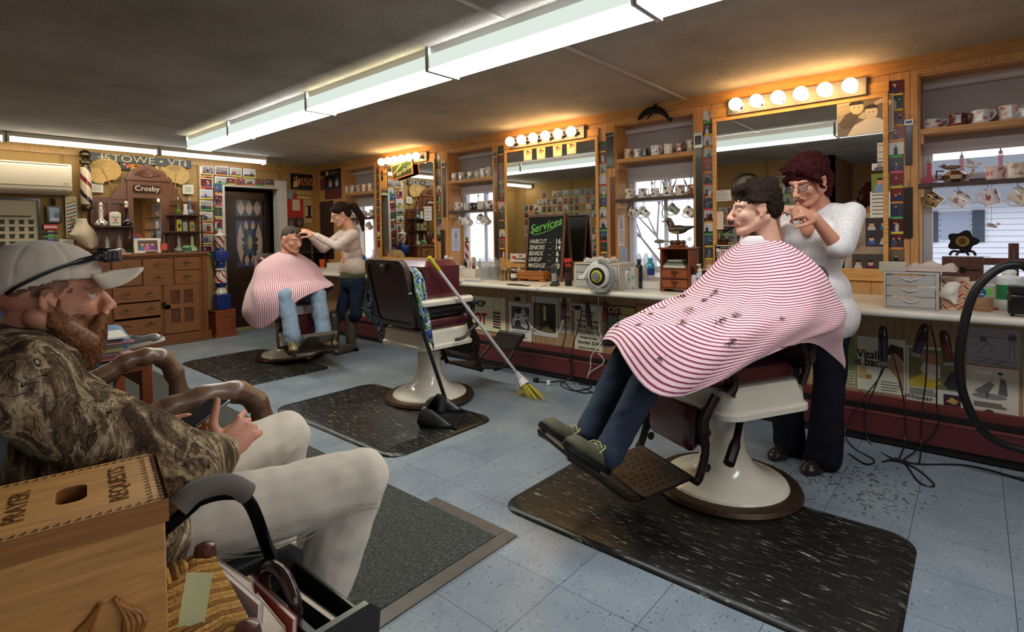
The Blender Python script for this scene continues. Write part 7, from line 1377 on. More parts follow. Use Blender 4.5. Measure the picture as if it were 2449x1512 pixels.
# ---- near client in the striped cape --------------------------------------------------
C1M=T(CH1[0],CH1[1],0) @ RZ(CH1[2])
p1=person('young brown haired man under a pink striped cape, seated in the nearest barber chair');Hc=C1M @ T(-.185,.01,1.36) @ RZ(-30) @ RY(5) @ Matrix.Scale(1.07,4);SK=(206,158,134);K=lambda *a:C1M @ Vector(a)
body=tf(Hc,head_prims(1.0,1.05))+tf(C1M,[('c',(-.22,0,1.19),(-.2,0,1.10),.06,.08),('c',(-.2,-.13,1.05),(-.2,.13,1.05),.07,.07),('c',(-.18,0,.98),(-.12,0,.76),.13,.13),('c',(-.2,-.17,1.03),(-.1,-.24,.82),.05,.042),('c',(-.1,-.24,.82),(.18,-.17,.82),.04,.03),('c',(-.2,.17,1.03),(-.1,.24,.82),.05,.042),('c',(-.1,.24,.82),(.18,.17,.82),.04,.03),('e',(.23,-.14,.81),(.06,.04,.02)),('e',(.23,.14,.81),(.06,.04,.02)),('c',(-.1,-.09,.73),(.35,-.11,.74),.08,.07),('c',(-.1,.09,.73),(.35,.11,.74),.08,.07)])
blob(body,.0055,3,skincol(SK,Hc.inverted(),hairline=lambda q:(70,52,40) if (q.z>-.03 and q.x<-.02 and abs(q.y)< .078) or q.z> .09 else None),name='body',parent=p1);eyes(Hc,p1,(90,100,110))
hairball(tf(Hc,[('e',(-.022,0,.052),(.104,.083,.082)),('e',(-.06,0,.01),(.065,.074,.075)),('c',(.06,-.05,.088),(.055,.05,.095),.024,.024),('c',(.02,-.078,.04),(-.03,-.082,.03),.012,.015),('c',(.02,.078,.04),(-.03,.082,.03),.012,.015),('c',(.0,-.02,.125),(-.08,.01,.11),.02,.03)]),(38,25,17),par=p1,amp=.006)
legs=[]
for s in (-1,1):legs+= [('c',(-.1,s*.09,.73),(.42,s*.11,.75),.09,.078),('c',(.42,s*.11,.75),(.66,s*.10,.40),.076,.06),('c',(.66,s*.10,.40),(.70,s*.095,.33),.063,.066)]
blob(tf(C1M,legs),.009,4,lambda c:(58,68,84),fold(.006,10,10),'jeans','denim',p1)
for s in (-1,1):shoe(p1,K(.71,s*.09,.235),K(.93,s*.12,.40),(84,80,62),(34,32,30),mat='matte',up=C1M.to_3x3() @ Vector((-.55,0,.8)),lace=(190,186,110),h=.09,w=.05)
m=MB((226,214,212));m.M=C1M;m.lathe([(.062,1.155),(.072,1.16),(.078,1.185),(.07,1.21),(.064,1.213)],28,c=(-.205,0,.015),cap=False);m.build('neck_strip','cloth',parent=p1)
R=[[(-.275,-.01,1.225),(-.25,-.05,1.22),(-.19,-.072,1.205),(-.135,0,1.19),(-.19,.072,1.205),(-.25,.05,1.22),(-.275,.01,1.225)],
     [(-.33,-.04,1.165),(-.29,-.15,1.165),(-.18,-.17,1.145),(-.07,0,1.115),(-.18,.17,1.145),(-.29,.15,1.165),(-.33,.04,1.165)],
     [(-.37,-.09,1.06),(-.33,-.26,1.06),(-.12,-.27,1.02),(.0,0,1.0),(-.12,.27,1.02),(-.33,.26,1.06),(-.38,.09,1.06)],
     [(-.38,-.15,.96),(-.34,-.31,.95),(-.04,-.32,.93),(.10,0,.92),(-.04,.33,.93),(-.34,.32,.95),(-.42,.15,.94)],
     [(-.38,-.20,.86),(-.32,-.36,.86),(.1,-.33,.88),(.24,0,.885),(.1,.35,.87),(-.32,.37,.87),(-.44,.20,.82)],
     [(-.38,-.24,.80),(-.28,-.38,.80),(.28,-.31,.82),(.42,0,.865),(.29,.34,.79),(-.24,.39,.82),(-.46,.24,.72)],
     [(-.38,-.26,.76),(-.22,-.39,.76),(.40,-.30,.74),(.55,0,.835),(.44,.33,.68),(-.12,.39,.80),(-.46,.27,.64)],
     [(-.38,-.27,.74),(-.18,-.40,.74),(.46,-.29,.68),(.62,0,.77),(.56,.31,.60),(-.04,.39,.78),(-.45,.28,.60)]]
cp1=cape(R,C1M,p1,8,10,.007,3,.0165,flip=1)
m=MB((52,34,26));r=random.Random(11);vs=cp1.data.vertices;nn=len(vs);cand=[v for v in vs if .62< v.co.z< 1.1 and (C1M.inverted() @ v.co).x>-.02 and .7< v.co.z]
for k in range(30):
    v=r.choice(cand);sg=r.uniform(.006,.022)
    for j in range(int(sg*2200)):
        a=r.uniform(0,6.3);d=Vector((r.gauss(0,sg),r.gauss(0,sg*.6),0));t_=Vector((math.cos(a),math.sin(a),0));t_-= v.normal*t_.dot(v.normal);d-= v.normal*d.dot(v.normal);n_=v.normal if v.normal.z> 0 else -v.normal;p=v.co+d+n_*.006;m.tube([p,p+t_*.010+n_*.002],.0009,3)
m.build('hair_snips','hair',parent=p1,kind='stuff')
# ---- red haired barber --------------------------------------------------------------------
p2=person('woman barber with short dark red hair, glasses and a white dotted blouse, cutting hair');BM=T(3.20,.66,0) @ RZ(163);Hb=T(3.10,.66,1.50) @ RZ(158) @ RX(0) @ RY(22) @ Matrix.Scale(1.02,4);B=lambda *a:BM @ Vector(a)
hz1=K(-.055,-.055,1.43);w1=P3(1948,520,2.62);e1=P3(2010,600,2.66);s1=Vector((3.16,.47,1.33));w2=P3(1852,528,2.87);e2=P3(1868,640,2.98);s2=P3(1885,548,3.05)
SK2=(198,140,112)
h1=hM(w1,(-.75,.55,.35),(-.1,-.85,.5));h2=hM(w2,(-.5,-.3,.5),(0,.6,.8))
pr_b=tf(Hb,head_prims(.95,.95,.9))+[('c',Hb @ Vector((-.04,0,-.12)),Vector((3.17,.68,1.36)),.052,.06),('c',(3.19,.57,1.32),(3.22,.77,1.32),.05,.05),('c',(3.21,.67,1.25),(3.21,.67,.95),.08,.08),('c',s1,e1,.05,.042),('c',e1,w1,.042,.026),('c',s2,e2,.05,.042),('c',e2,w2,.042,.026)]+tf(h1,hand_prims(1,78,4,(.06,38)))+tf(h2,hand_prims(-1,45,4,(.04,40)))
blob(pr_b,.0055,3,skincol(SK2,Hb.inverted(),lips=(160,70,66),brow=(80,40,30)),name='body',parent=p2);eyes(Hb,p2,lid=(186,126,100));glasses(Hb,p2)
hairball(tf(Hb,[('e',(-.028,0,.058),(.115,.096,.090)),('e',(-.07,0,-.01),(.062,.088,.09)),('c',(.062,-.045,.095),(.07,.03,.09),.028,.026),('c',(.06,.05,.075),(.045,.072,.03),.02,.014),('c',(.04,-.085,.03),(.02,-.088,-.04),.018,.008),('c',(.04,.085,.03),(.02,.088,-.03),.018,.008),('c',(-.05,-.07,-.03),(-.03,-.075,-.085),.03,.012),('c',(-.06,.06,-.03),(-.04,.07,-.09),.03,.012),('c',(-.09,0,-.03),(-.085,0,-.11),.045,.02)]),(58,15,17),par=p2,amp=.009)
mk('dotted',.85,spec=.2)
special('dot_blouse',lambda nt,b:dotm(nt,b)) if 0 else None
def m_dots(nt,b):
    tc=nd(nt,'ShaderNodeTexCoord');v=nd(nt,'ShaderNodeTexVoronoi');v.inputs['Scale'].default_value=95;v.inputs['Randomness'].default_value=.25;nt.links.new(tc.outputs['Object'],v.inputs[0]);r=ramp(nt,[(.0,(110,106,104)),(.17,(120,116,112)),(.2,(214,208,204))]);nt.links.new(v.outputs[0],r.inputs[0]);nt.links.new(r.outputs[0],b.inputs['Base Color']);b.inputs['Roughness'].default_value=.85
special('dot_cloth',m_dots)
sl1=s1.lerp(e1,.9);q1=e1.lerp(w1,.12);sl2=s2.lerp(e2,.95)
blob([('c',(3.18,.54,1.325),(3.24,.80,1.325),.066,.066),('c',(3.18,.60,1.22),(3.22,.74,1.22),.105,.105),('c',(3.20,.62,1.1),(3.22,.72,.95),.11,.12),('c',(3.21,.60,.93),(3.22,.74,.80),.125,.135),('c',(3.21,.58,.80),(3.22,.76,.74),.14,.145),('c',s1,sl1,.062,.058),('c',sl1,q1,.06,.058),('c',s2,sl2,.062,.055)],.009,14,disp=fold(.0035,14,3),name='blouse',mat='dot_cloth',parent=p2)
m=MB(SK2);m.M=T(3.105,.655,1.295) @ RZ(165) @ RY(-14);m.ell((0,0,0),(.034,.042,.085)) ;m.build('neckline','skin',parent=p2)
fa,fb=onz(1885,1088),onz(1965,1125);L1,L2=Vector((fa.x,fa.y,0)),Vector((fb.x,fb.y,0))
blob([('e',(3.22,.68,.83),(.15,.18,.13)),('c',(3.24,.77,.80),(3.22,.80,.46),.10,.075),('c',(3.22,.80,.46),(L1.x+.03,L1.y,.06),.075,.085),('c',(3.22,.58,.80),(3.20,.58,.46),.10,.075),('c',(3.20,.58,.46),(L2.x+.04,L2.y+.0,.06),.075,.088)],.01,5,lambda c:(24,24,34),fold(.006,8,5),'trousers','denim',p2)
shoe(p2,L1+Vector((.10,.0,.0)),L1+Vector((-.14,.05,0)),(42,32,30),lace=None,h=.07);shoe(p2,L2+Vector((.12,.0,0)),L2+Vector((-.12,.05,0)),(42,32,30),lace=None,h=.07)
t=thing('scissors','steel scissors held at the seated man\'s hair by the red haired barber','scissors',h1 @ T(.10,.02,-.03));m=MB((180,180,184));m.prism([(0,-.004),(.10,-.001),(.10,.001),(0,.004)],0,.002);m.prism([(0,-.004),(.098,.006),(.099,.008),(0,.004)],.002,.004);[m.tube([(-.04+.014*math.cos(q),s*.014+.011*math.sin(q),.002) for q in [2*math.pi*k/12 for k in range(12)]],.0025,5,closed=True) for s in (-1,1)];[m.tube([(-.028,s*.010,.002),(0,-s*.002,.002)],.003,5) for s in (-1,1)];m.build('blades','chrome',parent=t)
# ---- far client --------------------------------------------------------------------------------
C3M=T(CH3[0],CH3[1],0) @ RZ(CH3[2]);p3=person('grey haired man under a pink striped cape in the farthest barber chair');K3=lambda *a:C3M @ Vector(a)
Hd=C3M @ T(.06,.03,1.235) @ RZ(18) @ RY(12) @ Matrix.Scale(1.12,4);SK3=(196,138,112)
blob(tf(Hd,head_prims(1.06,1.2))+tf(C3M,[('c',(0,0,1.1),(-.02,0,1.0),.07,.09),('c',(-.03,-.15,.95),(-.03,.15,.95),.08,.08),('c',(-.02,0,.90),(0,0,.72),.17,.18),('c',(-.03,-.19,.93),(.04,-.27,.78),.055,.05),('c',(-.03,.19,.93),(.04,.27,.78),.055,.05),('c',(.04,-.27,.78),(.24,-.15,.76),.045,.035),('c',(.04,.27,.78),(.24,.15,.76),.045,.035),('e',(.28,-.12,.77),(.06,.04,.02)),('e',(.28,.12,.77),(.06,.04,.02))]),.007,3,skincol(SK3,Hd.inverted(),lips=(160,92,84),brow=(110,90,78)),name='body',parent=p3);eyes(Hd,p3,closed=.9,lid=(186,128,104))
hairball(tf(Hd,[('e',(-.026,0,.048),(.098,.084,.078)),('e',(-.055,0,.015),(.06,.08,.06)),('c',(.04,-.04,.088),(.04,.04,.088),.02,.02)]),(72,64,56),par=p3,amp=.002)
legs=[]
for s in (-1,1):legs+= [('c',(-.02,s*.10,.68),(.42,s*.15,.68),.10,.085),('c',(.42,s*.15,.68),(.56,s*.15,.36),.082,.075),('c',(.56,s*.15,.36),(.58,s*.15,.30),.076,.078)]
blob(tf(C3M,legs),.010,4,lambda c:(134,152,172),fold(.006,10,10),'jeans','denim',p3)
for s in (-1,1):shoe(p3,K3(.55,s*.15,.19),K3(.78,s*.19,.20),(120,96,70),(50,40,34),h=.09,w=.05)
R=[[(-.08,-.01,1.115),(-.06,-.06,1.115),(.02,-.085,1.10),(.08,0,1.085),(.02,.085,1.10),(-.06,.06,1.115),(-.08,.01,1.115)],
     [(-.13,-.05,1.06),(-.10,-.17,1.07),(.02,-.20,1.04),(.14,0,1.02),(.02,.20,1.04),(-.10,.17,1.07),(-.13,.05,1.06)],
     [(-.18,-.10,.96),(-.12,-.30,.98),(.06,-.31,.94),(.19,0,.92),(.06,.31,.94),(-.12,.30,.98),(-.18,.10,.96)],
     [(-.20,-.15,.86),(-.12,-.36,.84),(.14,-.37,.82),(.28,0,.82),(.14,.37,.82),(-.12,.36,.84),(-.2,.15,.86)],
     [(-.22,-.2,.74),(-.1,-.44,.70),(.26,-.42,.72),(.42,-.02,.79),(.26,.40,.78),(-.1,.40,.74),(-.22,.2,.74)],
     [(-.24,-.24,.60),(-.06,-.50,.56),(.34,-.42,.58),(.49,-.04,.74),(.34,.40,.76),(-.06,.42,.66),(-.24,.24,.6)],
     [(-.24,-.25,.55),(-.04,-.50,.50),(.32,-.42,.38),(.52,-.06,.66),(.38,.38,.75),(-.04,.42,.60),(-.24,.25,.55)]]
R=[[(x,y*.86,z) for x,y,z in q] for q in R]
cape(R,C3M,p3,6,8,.009,5,.015)
# ---- young barber ------------------------------------------------------------------------------
p4=person('young woman barber with a long dark ponytail, glasses and a lace patterned top');X0,Y0_=3.27,5.13
Hy=T(3.13,5.13,1.495) @ RZ(165) @ RY(24) @ Matrix.Scale(.98,4);SK4=(206,152,124)
s1=Vector((3.20,4.99,1.28));e1=Vector((2.99,4.96,1.16));w1=Vector((2.84,5.16,1.29));s2=Vector((3.24,5.29,1.28));e2=Vector((3.06,5.36,1.13));w2=Vector((2.88,5.34,1.29))
ha=hM(w1,(-.8,.35,.35),(0,-.6,.8));hb_=hM(w2,(-.8,-.1,.4),(0,.5,.8))
blob(tf(Hy,head_prims(.93,.85,.85))+[('c',Hy @ Vector((-.04,0,-.12)),Vector((3.23,5.14,1.33)),.046,.055),('c',(3.22,5.05,1.28),(3.24,5.23,1.28),.055,.055),('c',(3.25,5.14,1.2),(3.27,5.14,.95),.1,.1),('c',s1,e1,.044,.036),('c',e1,w1,.036,.024),('c',s2,e2,.044,.036),('c',e2,w2,.036,.024)]+tf(ha,hand_prims(1,40,4,(.05,36),1))+tf(hb_,hand_prims(-1,45,4,(.05,36),1)),.006,3,skincol(SK4,Hy.inverted(),lips=(176,96,92),brow=(50,34,28)),name='body',parent=p4);eyes(Hy,p4,closed=.9,lid=(196,146,120));glasses(Hy,p4,(40,30,30))
hairball(tf(Hy,[('e',(-.03,0,.05),(.108,.086,.082)),('e',(-.07,0,.01),(.06,.078,.08)),('c',(.05,-.05,.075),(.05,.05,.075),.022,.022),('c',(-.12,0,.05),(-.18,.0,.02),.03,.04),('c',(-.18,0,.02),(-.205,0,-.12),.042,.038),('c',(-.205,0,-.12),(-.16,.0,-.26),.038,.012),('c',(-.05,-.06,-.02),(-.06,-.06,-.15),.035,.03),('c',(-.06,-.06,-.15),(-.0,-.07,-.24),.032,.010)]),(44,26,22),par=p4,amp=.006)
def m_lace(nt,b):
    n=noise_n(nt,24,2,.5,dist=2.5);r=ramp(nt,[(.45,(206,186,174)),(.5,(164,138,120)),(.56,(206,188,176))]);nt.links.new(n.outputs[0],r.inputs[0]);nt.links.new(r.outputs[0],b.inputs['Base Color']);b.inputs['Roughness'].default_value=.9
special('lace_cloth',m_lace)
blob([('c',(3.21,5.03,1.275),(3.25,5.25,1.275),.065,.065),('c',(3.22,5.08,1.18),(3.25,5.2,1.18),.105,.105),('c',(3.26,5.1,1.08),(3.28,5.18,.98),.10,.105),('c',(3.27,5.08,.93),(3.28,5.2,.90),.118,.118),('c',s1,e1,.058,.048),('c',e1,e1.lerp(w1,.85),.048,.034),('c',s2,e2,.058,.048),('c',e2,e2.lerp(w2,.85),.048,.034)],.009,4,disp=fold(.004,9,4),name='lace_top',mat='lace_cloth',parent=p4)
blob([('e',(3.275,5.14,.84),(.135,.15,.08))],.009,3,lambda c:(74,80,50),fold(.003),'green_undershirt','cloth',p4)
f4=onz(838,843);blob([('e',(3.28,5.14,.76),(.13,.155,.12)),('c',(3.28,5.07,.72),(3.26,5.06,.42),.09,.065),('c',(3.28,5.22,.72),(3.20,5.26,.42),.09,.065),('c',(3.26,5.06,.42),(f4.x+.05,f4.y+.04,.36),.065,.06),('c',(3.20,5.26,.42),(3.15,5.30,.36),.065,.06)],.010,4,lambda c:(30,38,54),fold(.004,9,5),'jeans','denim',p4)
for (x,y,dx,dy) in ((f4.x+.04,f4.y+.04,-.24,-.03),(3.13,5.30,-.20,.06)):
    o=blob([('c',(x,y,.39),(x-.005,y,.12),.072,.058),('c',(x,y,.10),(x,y,.06),.052,.05),('c',(x,y,.045),(x+dx*.7,y+dy*.7,.04),.045,.042),('e',(x+dx*.8,y+dy*.8,.035),(.05,.045,.034))],.008,3,lambda c:(78,66,56),fold(.004,14,14),'boot','leather',p4);m=MB((160,140,100));m.box(x-.06,y-.06,.105,x-.04,y-.05,.14);m.box(x+.02,y-.045,0,x+.06,y+.045,.03,(40,32,28));m.build('buckle_and_heel','metal',parent=o)
t=thing('hair_clipper','dark hair clipper held to the grey haired client by the young barber','clipper',ha @ T(.09,.01,-.035));MB((50,24,22)).box(-.05,-.02,-.018,.07,.02,.018).build('body','plastic',parent=t,bev=.008);MB((170,170,170)).box(.07,-.02,-.006,.085,.02,.012).build('blade','metal',parent=t)
# ================================================================ waiting side, close to the camera
OY=lambda u,v,y:on(1,y,u,v)
p5=person('bearded man in camouflage hoodie, light cap and cream trousers, seated in the foreground looking right')
Hm=T(.245,1.66,1.124) @ RZ(-6) @ RY(2) @ Matrix.Scale(1.0,4);SK5=(196,136,108)
s1,e1,w1=Vector((.16,1.40,.96)),Vector((.39,1.285,.755)),Vector((.525,1.43,.715));s2,e2,w2=Vector((.16,1.82,.96)),Vector((.34,1.88,.74)),Vector((.44,1.66,.755))
ha=hM(w1,(.80,.22,.42),(-.15,-.85,.45));hb_=hM(w2,(.92,-.25,.05),(.1,.35,.9))
beard=lambda q:((104,66,44) if noise.noise(q*260)>-.1 else (150,98,62)) if (q.z<-.045+.9*max(0,.03-q.x)+.0 and q.x>-.012 and not (q.x> .078 and abs(q.y)< .018 and -.076< q.z<-.062)) and not (q.x> .06 and q.z>-.05) and q.z>-.16 else None
blob(tf(Hm,head_prims(1.0,1.15,1.0)+[('e',(.062,0,-.105),(.042,.05,.045)),('e',(.075,0,-.135),(.028,.035,.035)),('c',(.098,-.022,-.052),(.098,.022,-.052),.010,.010),('c',(.02,-.06,-.07),(.06,-.04,-.11),.022,.028),('c',(.02,.06,-.07),(.06,.04,-.11),.022,.028)])+[('c',(.20,1.64,1.0),(.17,1.61,.94),.06,.08),('c',s1,s2,.08,.08),('c',(.2,1.6,.85),(.36,1.545,.60),.12,.13),('c',s1,e1,.055,.042),('c',e1,w1,.042,.029),('c',s2,e2,.055,.042),('c',e2,w2,.042,.029)]
     +tf(ha @ Matrix.Scale(1.04,4),hand_prims(1,62,5,(-.02,66)))+tf(hb_ @ Matrix.Scale(1.0,4),hand_prims(-1,42,3,(.03,30))),.0042,3,skincol(SK5,Hm.inverted(),lips=(176,104,92),brow=(96,60,42),beard=beard,hairline=lambda q:(120,80,58) if q.z+.02*noise.noise(q*60)> .004 and -.09< q.x+.02*noise.noise(q*90)< .026 and abs(q.y)> .055 else None),name='body',parent=p5)
eyes(Hm,p5,(110,120,120),lid=(186,126,100),closed=.55)
r=random.Random(4);m=MB((128,84,54));m.M=Hm
for k in range(900):
    a=r.uniform(-1.25,1.25);z=r.uniform(-.155,-.07);rr=.088-.25*max(0,-.11-z);p=Vector((.018+rr*math.cos(a)*.95,rr*.72*math.sin(a),z));d=Vector((.3*math.cos(a),.25*math.sin(a),-1))*r.uniform(.008,.02)
    m.tube([p,p+d*.5+Vector((.002,0,0)),p+d],[.0009,.0007,.0003],3,r.choice([(96,58,36),(150,100,60),(120,78,50)]))
m.build('beard_strands','hair',parent=p5)
hairball(tf(Hm,[('e',(.060,0,-.118),(.046,.05,.045)),('e',(.068,0,-.150),(.032,.038,.034)),('c',(.097,-.022,-.0535),(.097,.022,-.0535),.0105,.0105)]+[q for s_ in (-1,1) for q in (('c',(-.004,s_*.066,-.05),(.045,s_*.046,-.105),.019,.027),('c',(.092,s_*.028,-.057),(.076,s_*.036,-.09),.011,.016),('c',(.004,s_*.071,-.01),(.0,s_*.070,-.05),.008,.014))]),(122,80,52),'beard',.004,2,p5,amp=.003)
CAP=(196,182,162)
def capd(co,n):q=Hm.inverted() @ co;return .0012*noise.noise(co*30)+(-.0022 if abs(abs(math.atan2(q.y,q.x+.02))-1.05)< .03 or abs(abs(math.atan2(q.y,q.x+.02))-2.1)< .03 or abs(q.y)< .002 else 0)
o=blob(tf(Hm,[('e',(-.020,0,.055),(.114,.093,.076)),('e',(-.045,0,.032),(.098,.091,.070),RY(-14))])+[('g',lambda mb:None)],.005,3,lambda c:CAP,capd,'cap','cloth',p5)
bm=bpy.data.meshes;iv=Hm.inverted();me=o.data;import bmesh
b_=bmesh.new();b_.from_mesh(me);bmesh.ops.delete(b_,geom=[v for v in b_.verts if (iv @ v.co).z< .034+.28*(iv @ v.co).x*(1 if (iv @ v.co).x< 0 else .3)-.0],context='VERTS');b_.to_mesh(me);b_.free();q=o.modifiers.new('s','SOLIDIFY');q.thickness=.003
br=MB(CAP);br.M=Hm;rows=[]
for i in range(7):
    k=i/6;rows.append([(.062+.04*math.cos(a)+k*(.078*math.cos(a*.82)),(.074+.004*k)*math.sin(a)*1.08,.050+.010*k+(.0-.046*k)*math.sin(a)**2) for a in [math.radians(-88+176*j/16) for j in range(17)]])
br.grid(rows);b2_=br.build('cap_brim','cloth',parent=o);q=b2_.modifiers.new('s','SOLIDIFY');q.thickness=.004
text('N',.022,Hm @ FR((-.105,-.055,.035),(.62,-.78,0),(0,0,1)),(30,28,34),o,bold=.001)
t=thing('sunglasses','black wraparound sunglasses resting on the brim of the light cap','sunglasses',Hm);m=MB((16,16,20))
for s in (-1,1):m.tube(crom([(.105,s*.045,.095),(.07,s*.085,.09),(-.0,s*.103,.065),(-.06,s*.104,.03),(-.08,s*.10,.012)],5),[.007]*8+[.004]*13,8,sx=.5)
m.build('frame','gloss',parent=t);m=MB((14,14,22));rows=[[(.055+.078*math.cos(a),.075*math.sin(a),.078+.017*k) for a in [math.radians(-62+124*j/16) for j in range(17)]] for k in (0,.5,1,1.5,2)];m.grid(rows);q=m.build('lens','gloss',parent=t).modifiers.new('s','SOLIDIFY');q.thickness=.005
cuff=w1-(w1-e1).normalized()*.03;cuff2=w2-(w2-e2).normalized()*.02
blob([('c',s1,s2,.105,.105),('c',(.13,1.60,.90),(.30,1.56,.62),.165,.17),('c',(.30,1.39,.60),(.38,1.64,.57),.14,.15),('c',s1,e1,.088,.078),('c',e1,cuff,.075,.056),('c',s2,e2,.088,.075),('c',e2,cuff2,.07,.052),('t',[(.06,1.54,1.01),(.04,1.645,1.03),(.06,1.75,1.01),(.18,1.76,.96),(.285,1.70,.91),(.305,1.63,.885),(.285,1.56,.91),(.18,1.51,.955),(.06,1.54,1.01)],[.05,.055,.05,.042,.032,.03,.032,.042,.05]),('e',(.0,1.63,.99),(.09,.14,.09))],.008,4,disp=fold(.010,8,5),name='hoodie',mat='camo_cloth',parent=p5)
m=MB((196,84,56));m.tube([(.19+.105*math.cos(a),1.64+.09*math.sin(a),0.97-.085*math.cos(a)) for a in [math.radians(20*k) for k in range(18)]],.018,10,closed=True);m.build('orange_shirt_collar','cloth',parent=p5)
PC=(206,194,176)
blob([('c',(.34,1.45,.55),(.34,1.64,.55),.115,.115),('c',(.36,1.44,.56),(.84,1.305,.575),.105,.083),('c',(.84,1.305,.575),(.69,1.36,.20),.082,.085),('c',(.69,1.36,.20),(.67,1.37,.10),.088,.09),('c',(.36,1.65,.56),(.86,1.79,.575),.105,.083),('c',(.86,1.79,.575),(.80,1.80,.12),.08,.085)],.0085,4,lambda c:PC,lambda co,n:.007*noise.noise(Vector((co.x*9+co.z*6,co.y*8,co.z*16-co.x*9)))+.004*noise.noise(co*22),'cargo_trousers','cloth',p5)
m=MB((150,138,120))
for off in (0,.012):m.tube(crom([(.46,1.335,.525-off),(.60,1.275,.505-off),(.76,1.222,.545-off),(.84,1.222,.53-off)],6),.0018,4)
m.tube(crom([(.62,1.27,.50),(.63,1.262,.42),(.66,1.28,.36)],4),.0018,4);m.build('stitching','cloth',parent=p5)
for (h,tt) in (((.62,1.38,0),(.92,1.34,0)),((.74,1.80,0),(1.04,1.82,0))):shoe(p5,h,tt,(120,90,60),h=.10,w=.052)
MB((24,26,32)).box(-.035,-.07,0,.035,.07,.009).build('smartphone','gloss',M=T(.545,1.60,.772) @ RZ(-60) @ RX(12),label='dark smartphone held in the foreground man\'s hands',cat='phone',bev=.004)
# his armchair
t=thing('armchair','grey upholstered armchair with padded tube arms holding the man in the camouflage hoodie','armchair',T(0,0,0));m=MB((70,76,78));pad(m,.02,1.30,.64,1.79,.36,.465,.07);m.build('seat','cloth',parent=t)
m=MB((56,64,64));m.M=T(-.02,1.545,.46) @ RY(-76);pad(m,0,-.25,.52,.25,-.04,.06,.09);m.build('backrest','cloth',parent=t)
for s,y in ((0,1.185),(1,1.90)):
    yo=(.09,-.09)[s]
    pts=[OY(425,1215,1.185),OY(470,1175,1.185),OY(540,1158,1.185),OY(592,1180,1.185)];pts=[Vector((p.x,y,p.z)) for p in pts];MB((96,90,84)).tube(crom(pts,6),.022,12).build('arm_pad','cloth',parent=t)
    MB((26,26,28)).tube(crom([(0,y,.52),pts[0]+Vector((0,0,-.02)),pts[1]+Vector((0,0,-.02)),pts[2]+Vector((0,0,-.02)),pts[3]+Vector((0,0,-.015)),OY(632,1290,1.185)+Vector((0,y-1.185,0)),(.60,y+yo,.36),(.60,y+yo,.02),(.5,y+yo,.012),(.05,y+yo,.012)],5),.013,10).build('tube_frame','metal',parent=t)
# rush stool, prayer box, note
t=thing('rush_stool','tall dark stool with woven rush seat under the carved wooden box','stool',T(.19,1.06,0) @ RZ(-8));m=MB((84,46,34))
for x in (-.19,.19):
    for y in (-.15,.15):q=MB((84,42,34));q.lathe([(.018,0),(.02,.3),(.024,.58),(.018,.595),(.022,.612),(.018,.63),(.003,.636)],14,c=(x,y,0));q.build('leg','darkwood',parent=t)
for z in (.18,.38):m=MB((84,46,34));m.tube([(-.19,-.15,z),(.19,-.15,z)],.011,8);m.tube([(-.19,.15,z),(.19,.15,z)],.011,8);m.tube([(.19,-.15,z),(.19,.15,z)],.011,8);m.tube([(-.19,-.15,z),(-.19,.15,z)],.011,8);m.build('stretcher','darkwood',parent=t)
m=MB((160,116,56))
for k in range(4):
    a=RZ(90*k);hx,hy=(.19,.15) if k % 2== 0 else (.15,.19);n=24
    for j in range(n):q=-1+2*(j+.5)/n;m.M=a;y=hy*q;m.tube([(abs(q)*hx*.98,y,.603),(hx*.9,y,.612),(hx+.012,y,.605),(hx+.012,y,.585)],hy/n*1.02,6,(186,140,74) if j % 3 else (140,100,50))
m.M=Matrix.Identity(4);m.box(-.18,-.14,.585,.18,.14,.602);m.build('rush_seat','straw',parent=t)
BX=T(.174,1.072,.628) @ RZ(-11);t=thing('prayer_box','carved honey coloured wooden suggestion box with a slot in its lid, in the foreground','box',BX);HW,HD=.113,.108;WC=(196,140,76)
MB(WC).box(-HW,-HD,0,HW,HD,.19).build('body','woodx',parent=t,bev=.002)
m=MB((206,152,88));o_=rrect(-.019,-.034,.019,.034,.014,5);O=[]
for (x,y) in o_:
    k=0;O.append((x,y,k))
X0,X1,Y1_=-HW-.005,HW+.005,HD+.005;outer=[]
for (x,y) in o_:
    dx,dy=x,y;f=min(X1/max(abs(dx),1e-6),Y1_/max(abs(dy),1e-6));outer.append((dx*f,dy*f))
n=len(o_);zt_,zb_=.226,.19
m.add([(x,y,zt_) for x,y in outer]+[(x,y,zt_) for x,y in o_],[(i,(i+1) % n,n+(i+1) % n,n+i) for i in range(n)],None,False)
for i in range(n):
    a,b=outer[i],outer[(i+1) % n];ea,eb=abs(abs(a[0])-X1)< 1e-5,abs(abs(b[0])-X1)< 1e-5
    if ea != eb:m.add([(a[0],a[1],zt_),(math.copysign(X1,a[0] if ea else b[0]),math.copysign(Y1_,b[1] if ea else a[1]),zt_),(b[0],b[1],zt_)],[(0,1,2)],None,False)
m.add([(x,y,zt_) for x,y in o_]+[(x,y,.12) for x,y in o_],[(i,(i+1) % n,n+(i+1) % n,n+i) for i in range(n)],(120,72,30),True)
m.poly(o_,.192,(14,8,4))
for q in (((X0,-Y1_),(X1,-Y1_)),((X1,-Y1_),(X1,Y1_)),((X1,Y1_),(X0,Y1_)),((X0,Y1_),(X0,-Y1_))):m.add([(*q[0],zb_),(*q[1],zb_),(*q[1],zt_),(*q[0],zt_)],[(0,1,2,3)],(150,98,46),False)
def notch(x,y,h):m.poly([(x,y),(x+(.009 if h else .011),y),(x+(.009 if h else .0055),y+.009)],zt_+.0006,(96,56,24))
for i in range(19):notch(-HW+.0117*i,-Y1_+.004,1);notch(-HW+.0117*i,Y1_-.013,1)
for i in range(16):notch(X1-.014,-HD+.0135*i,1);notch(X1-.028,-HD+.0135*i,1)
m.build('lid','woodx',parent=t)
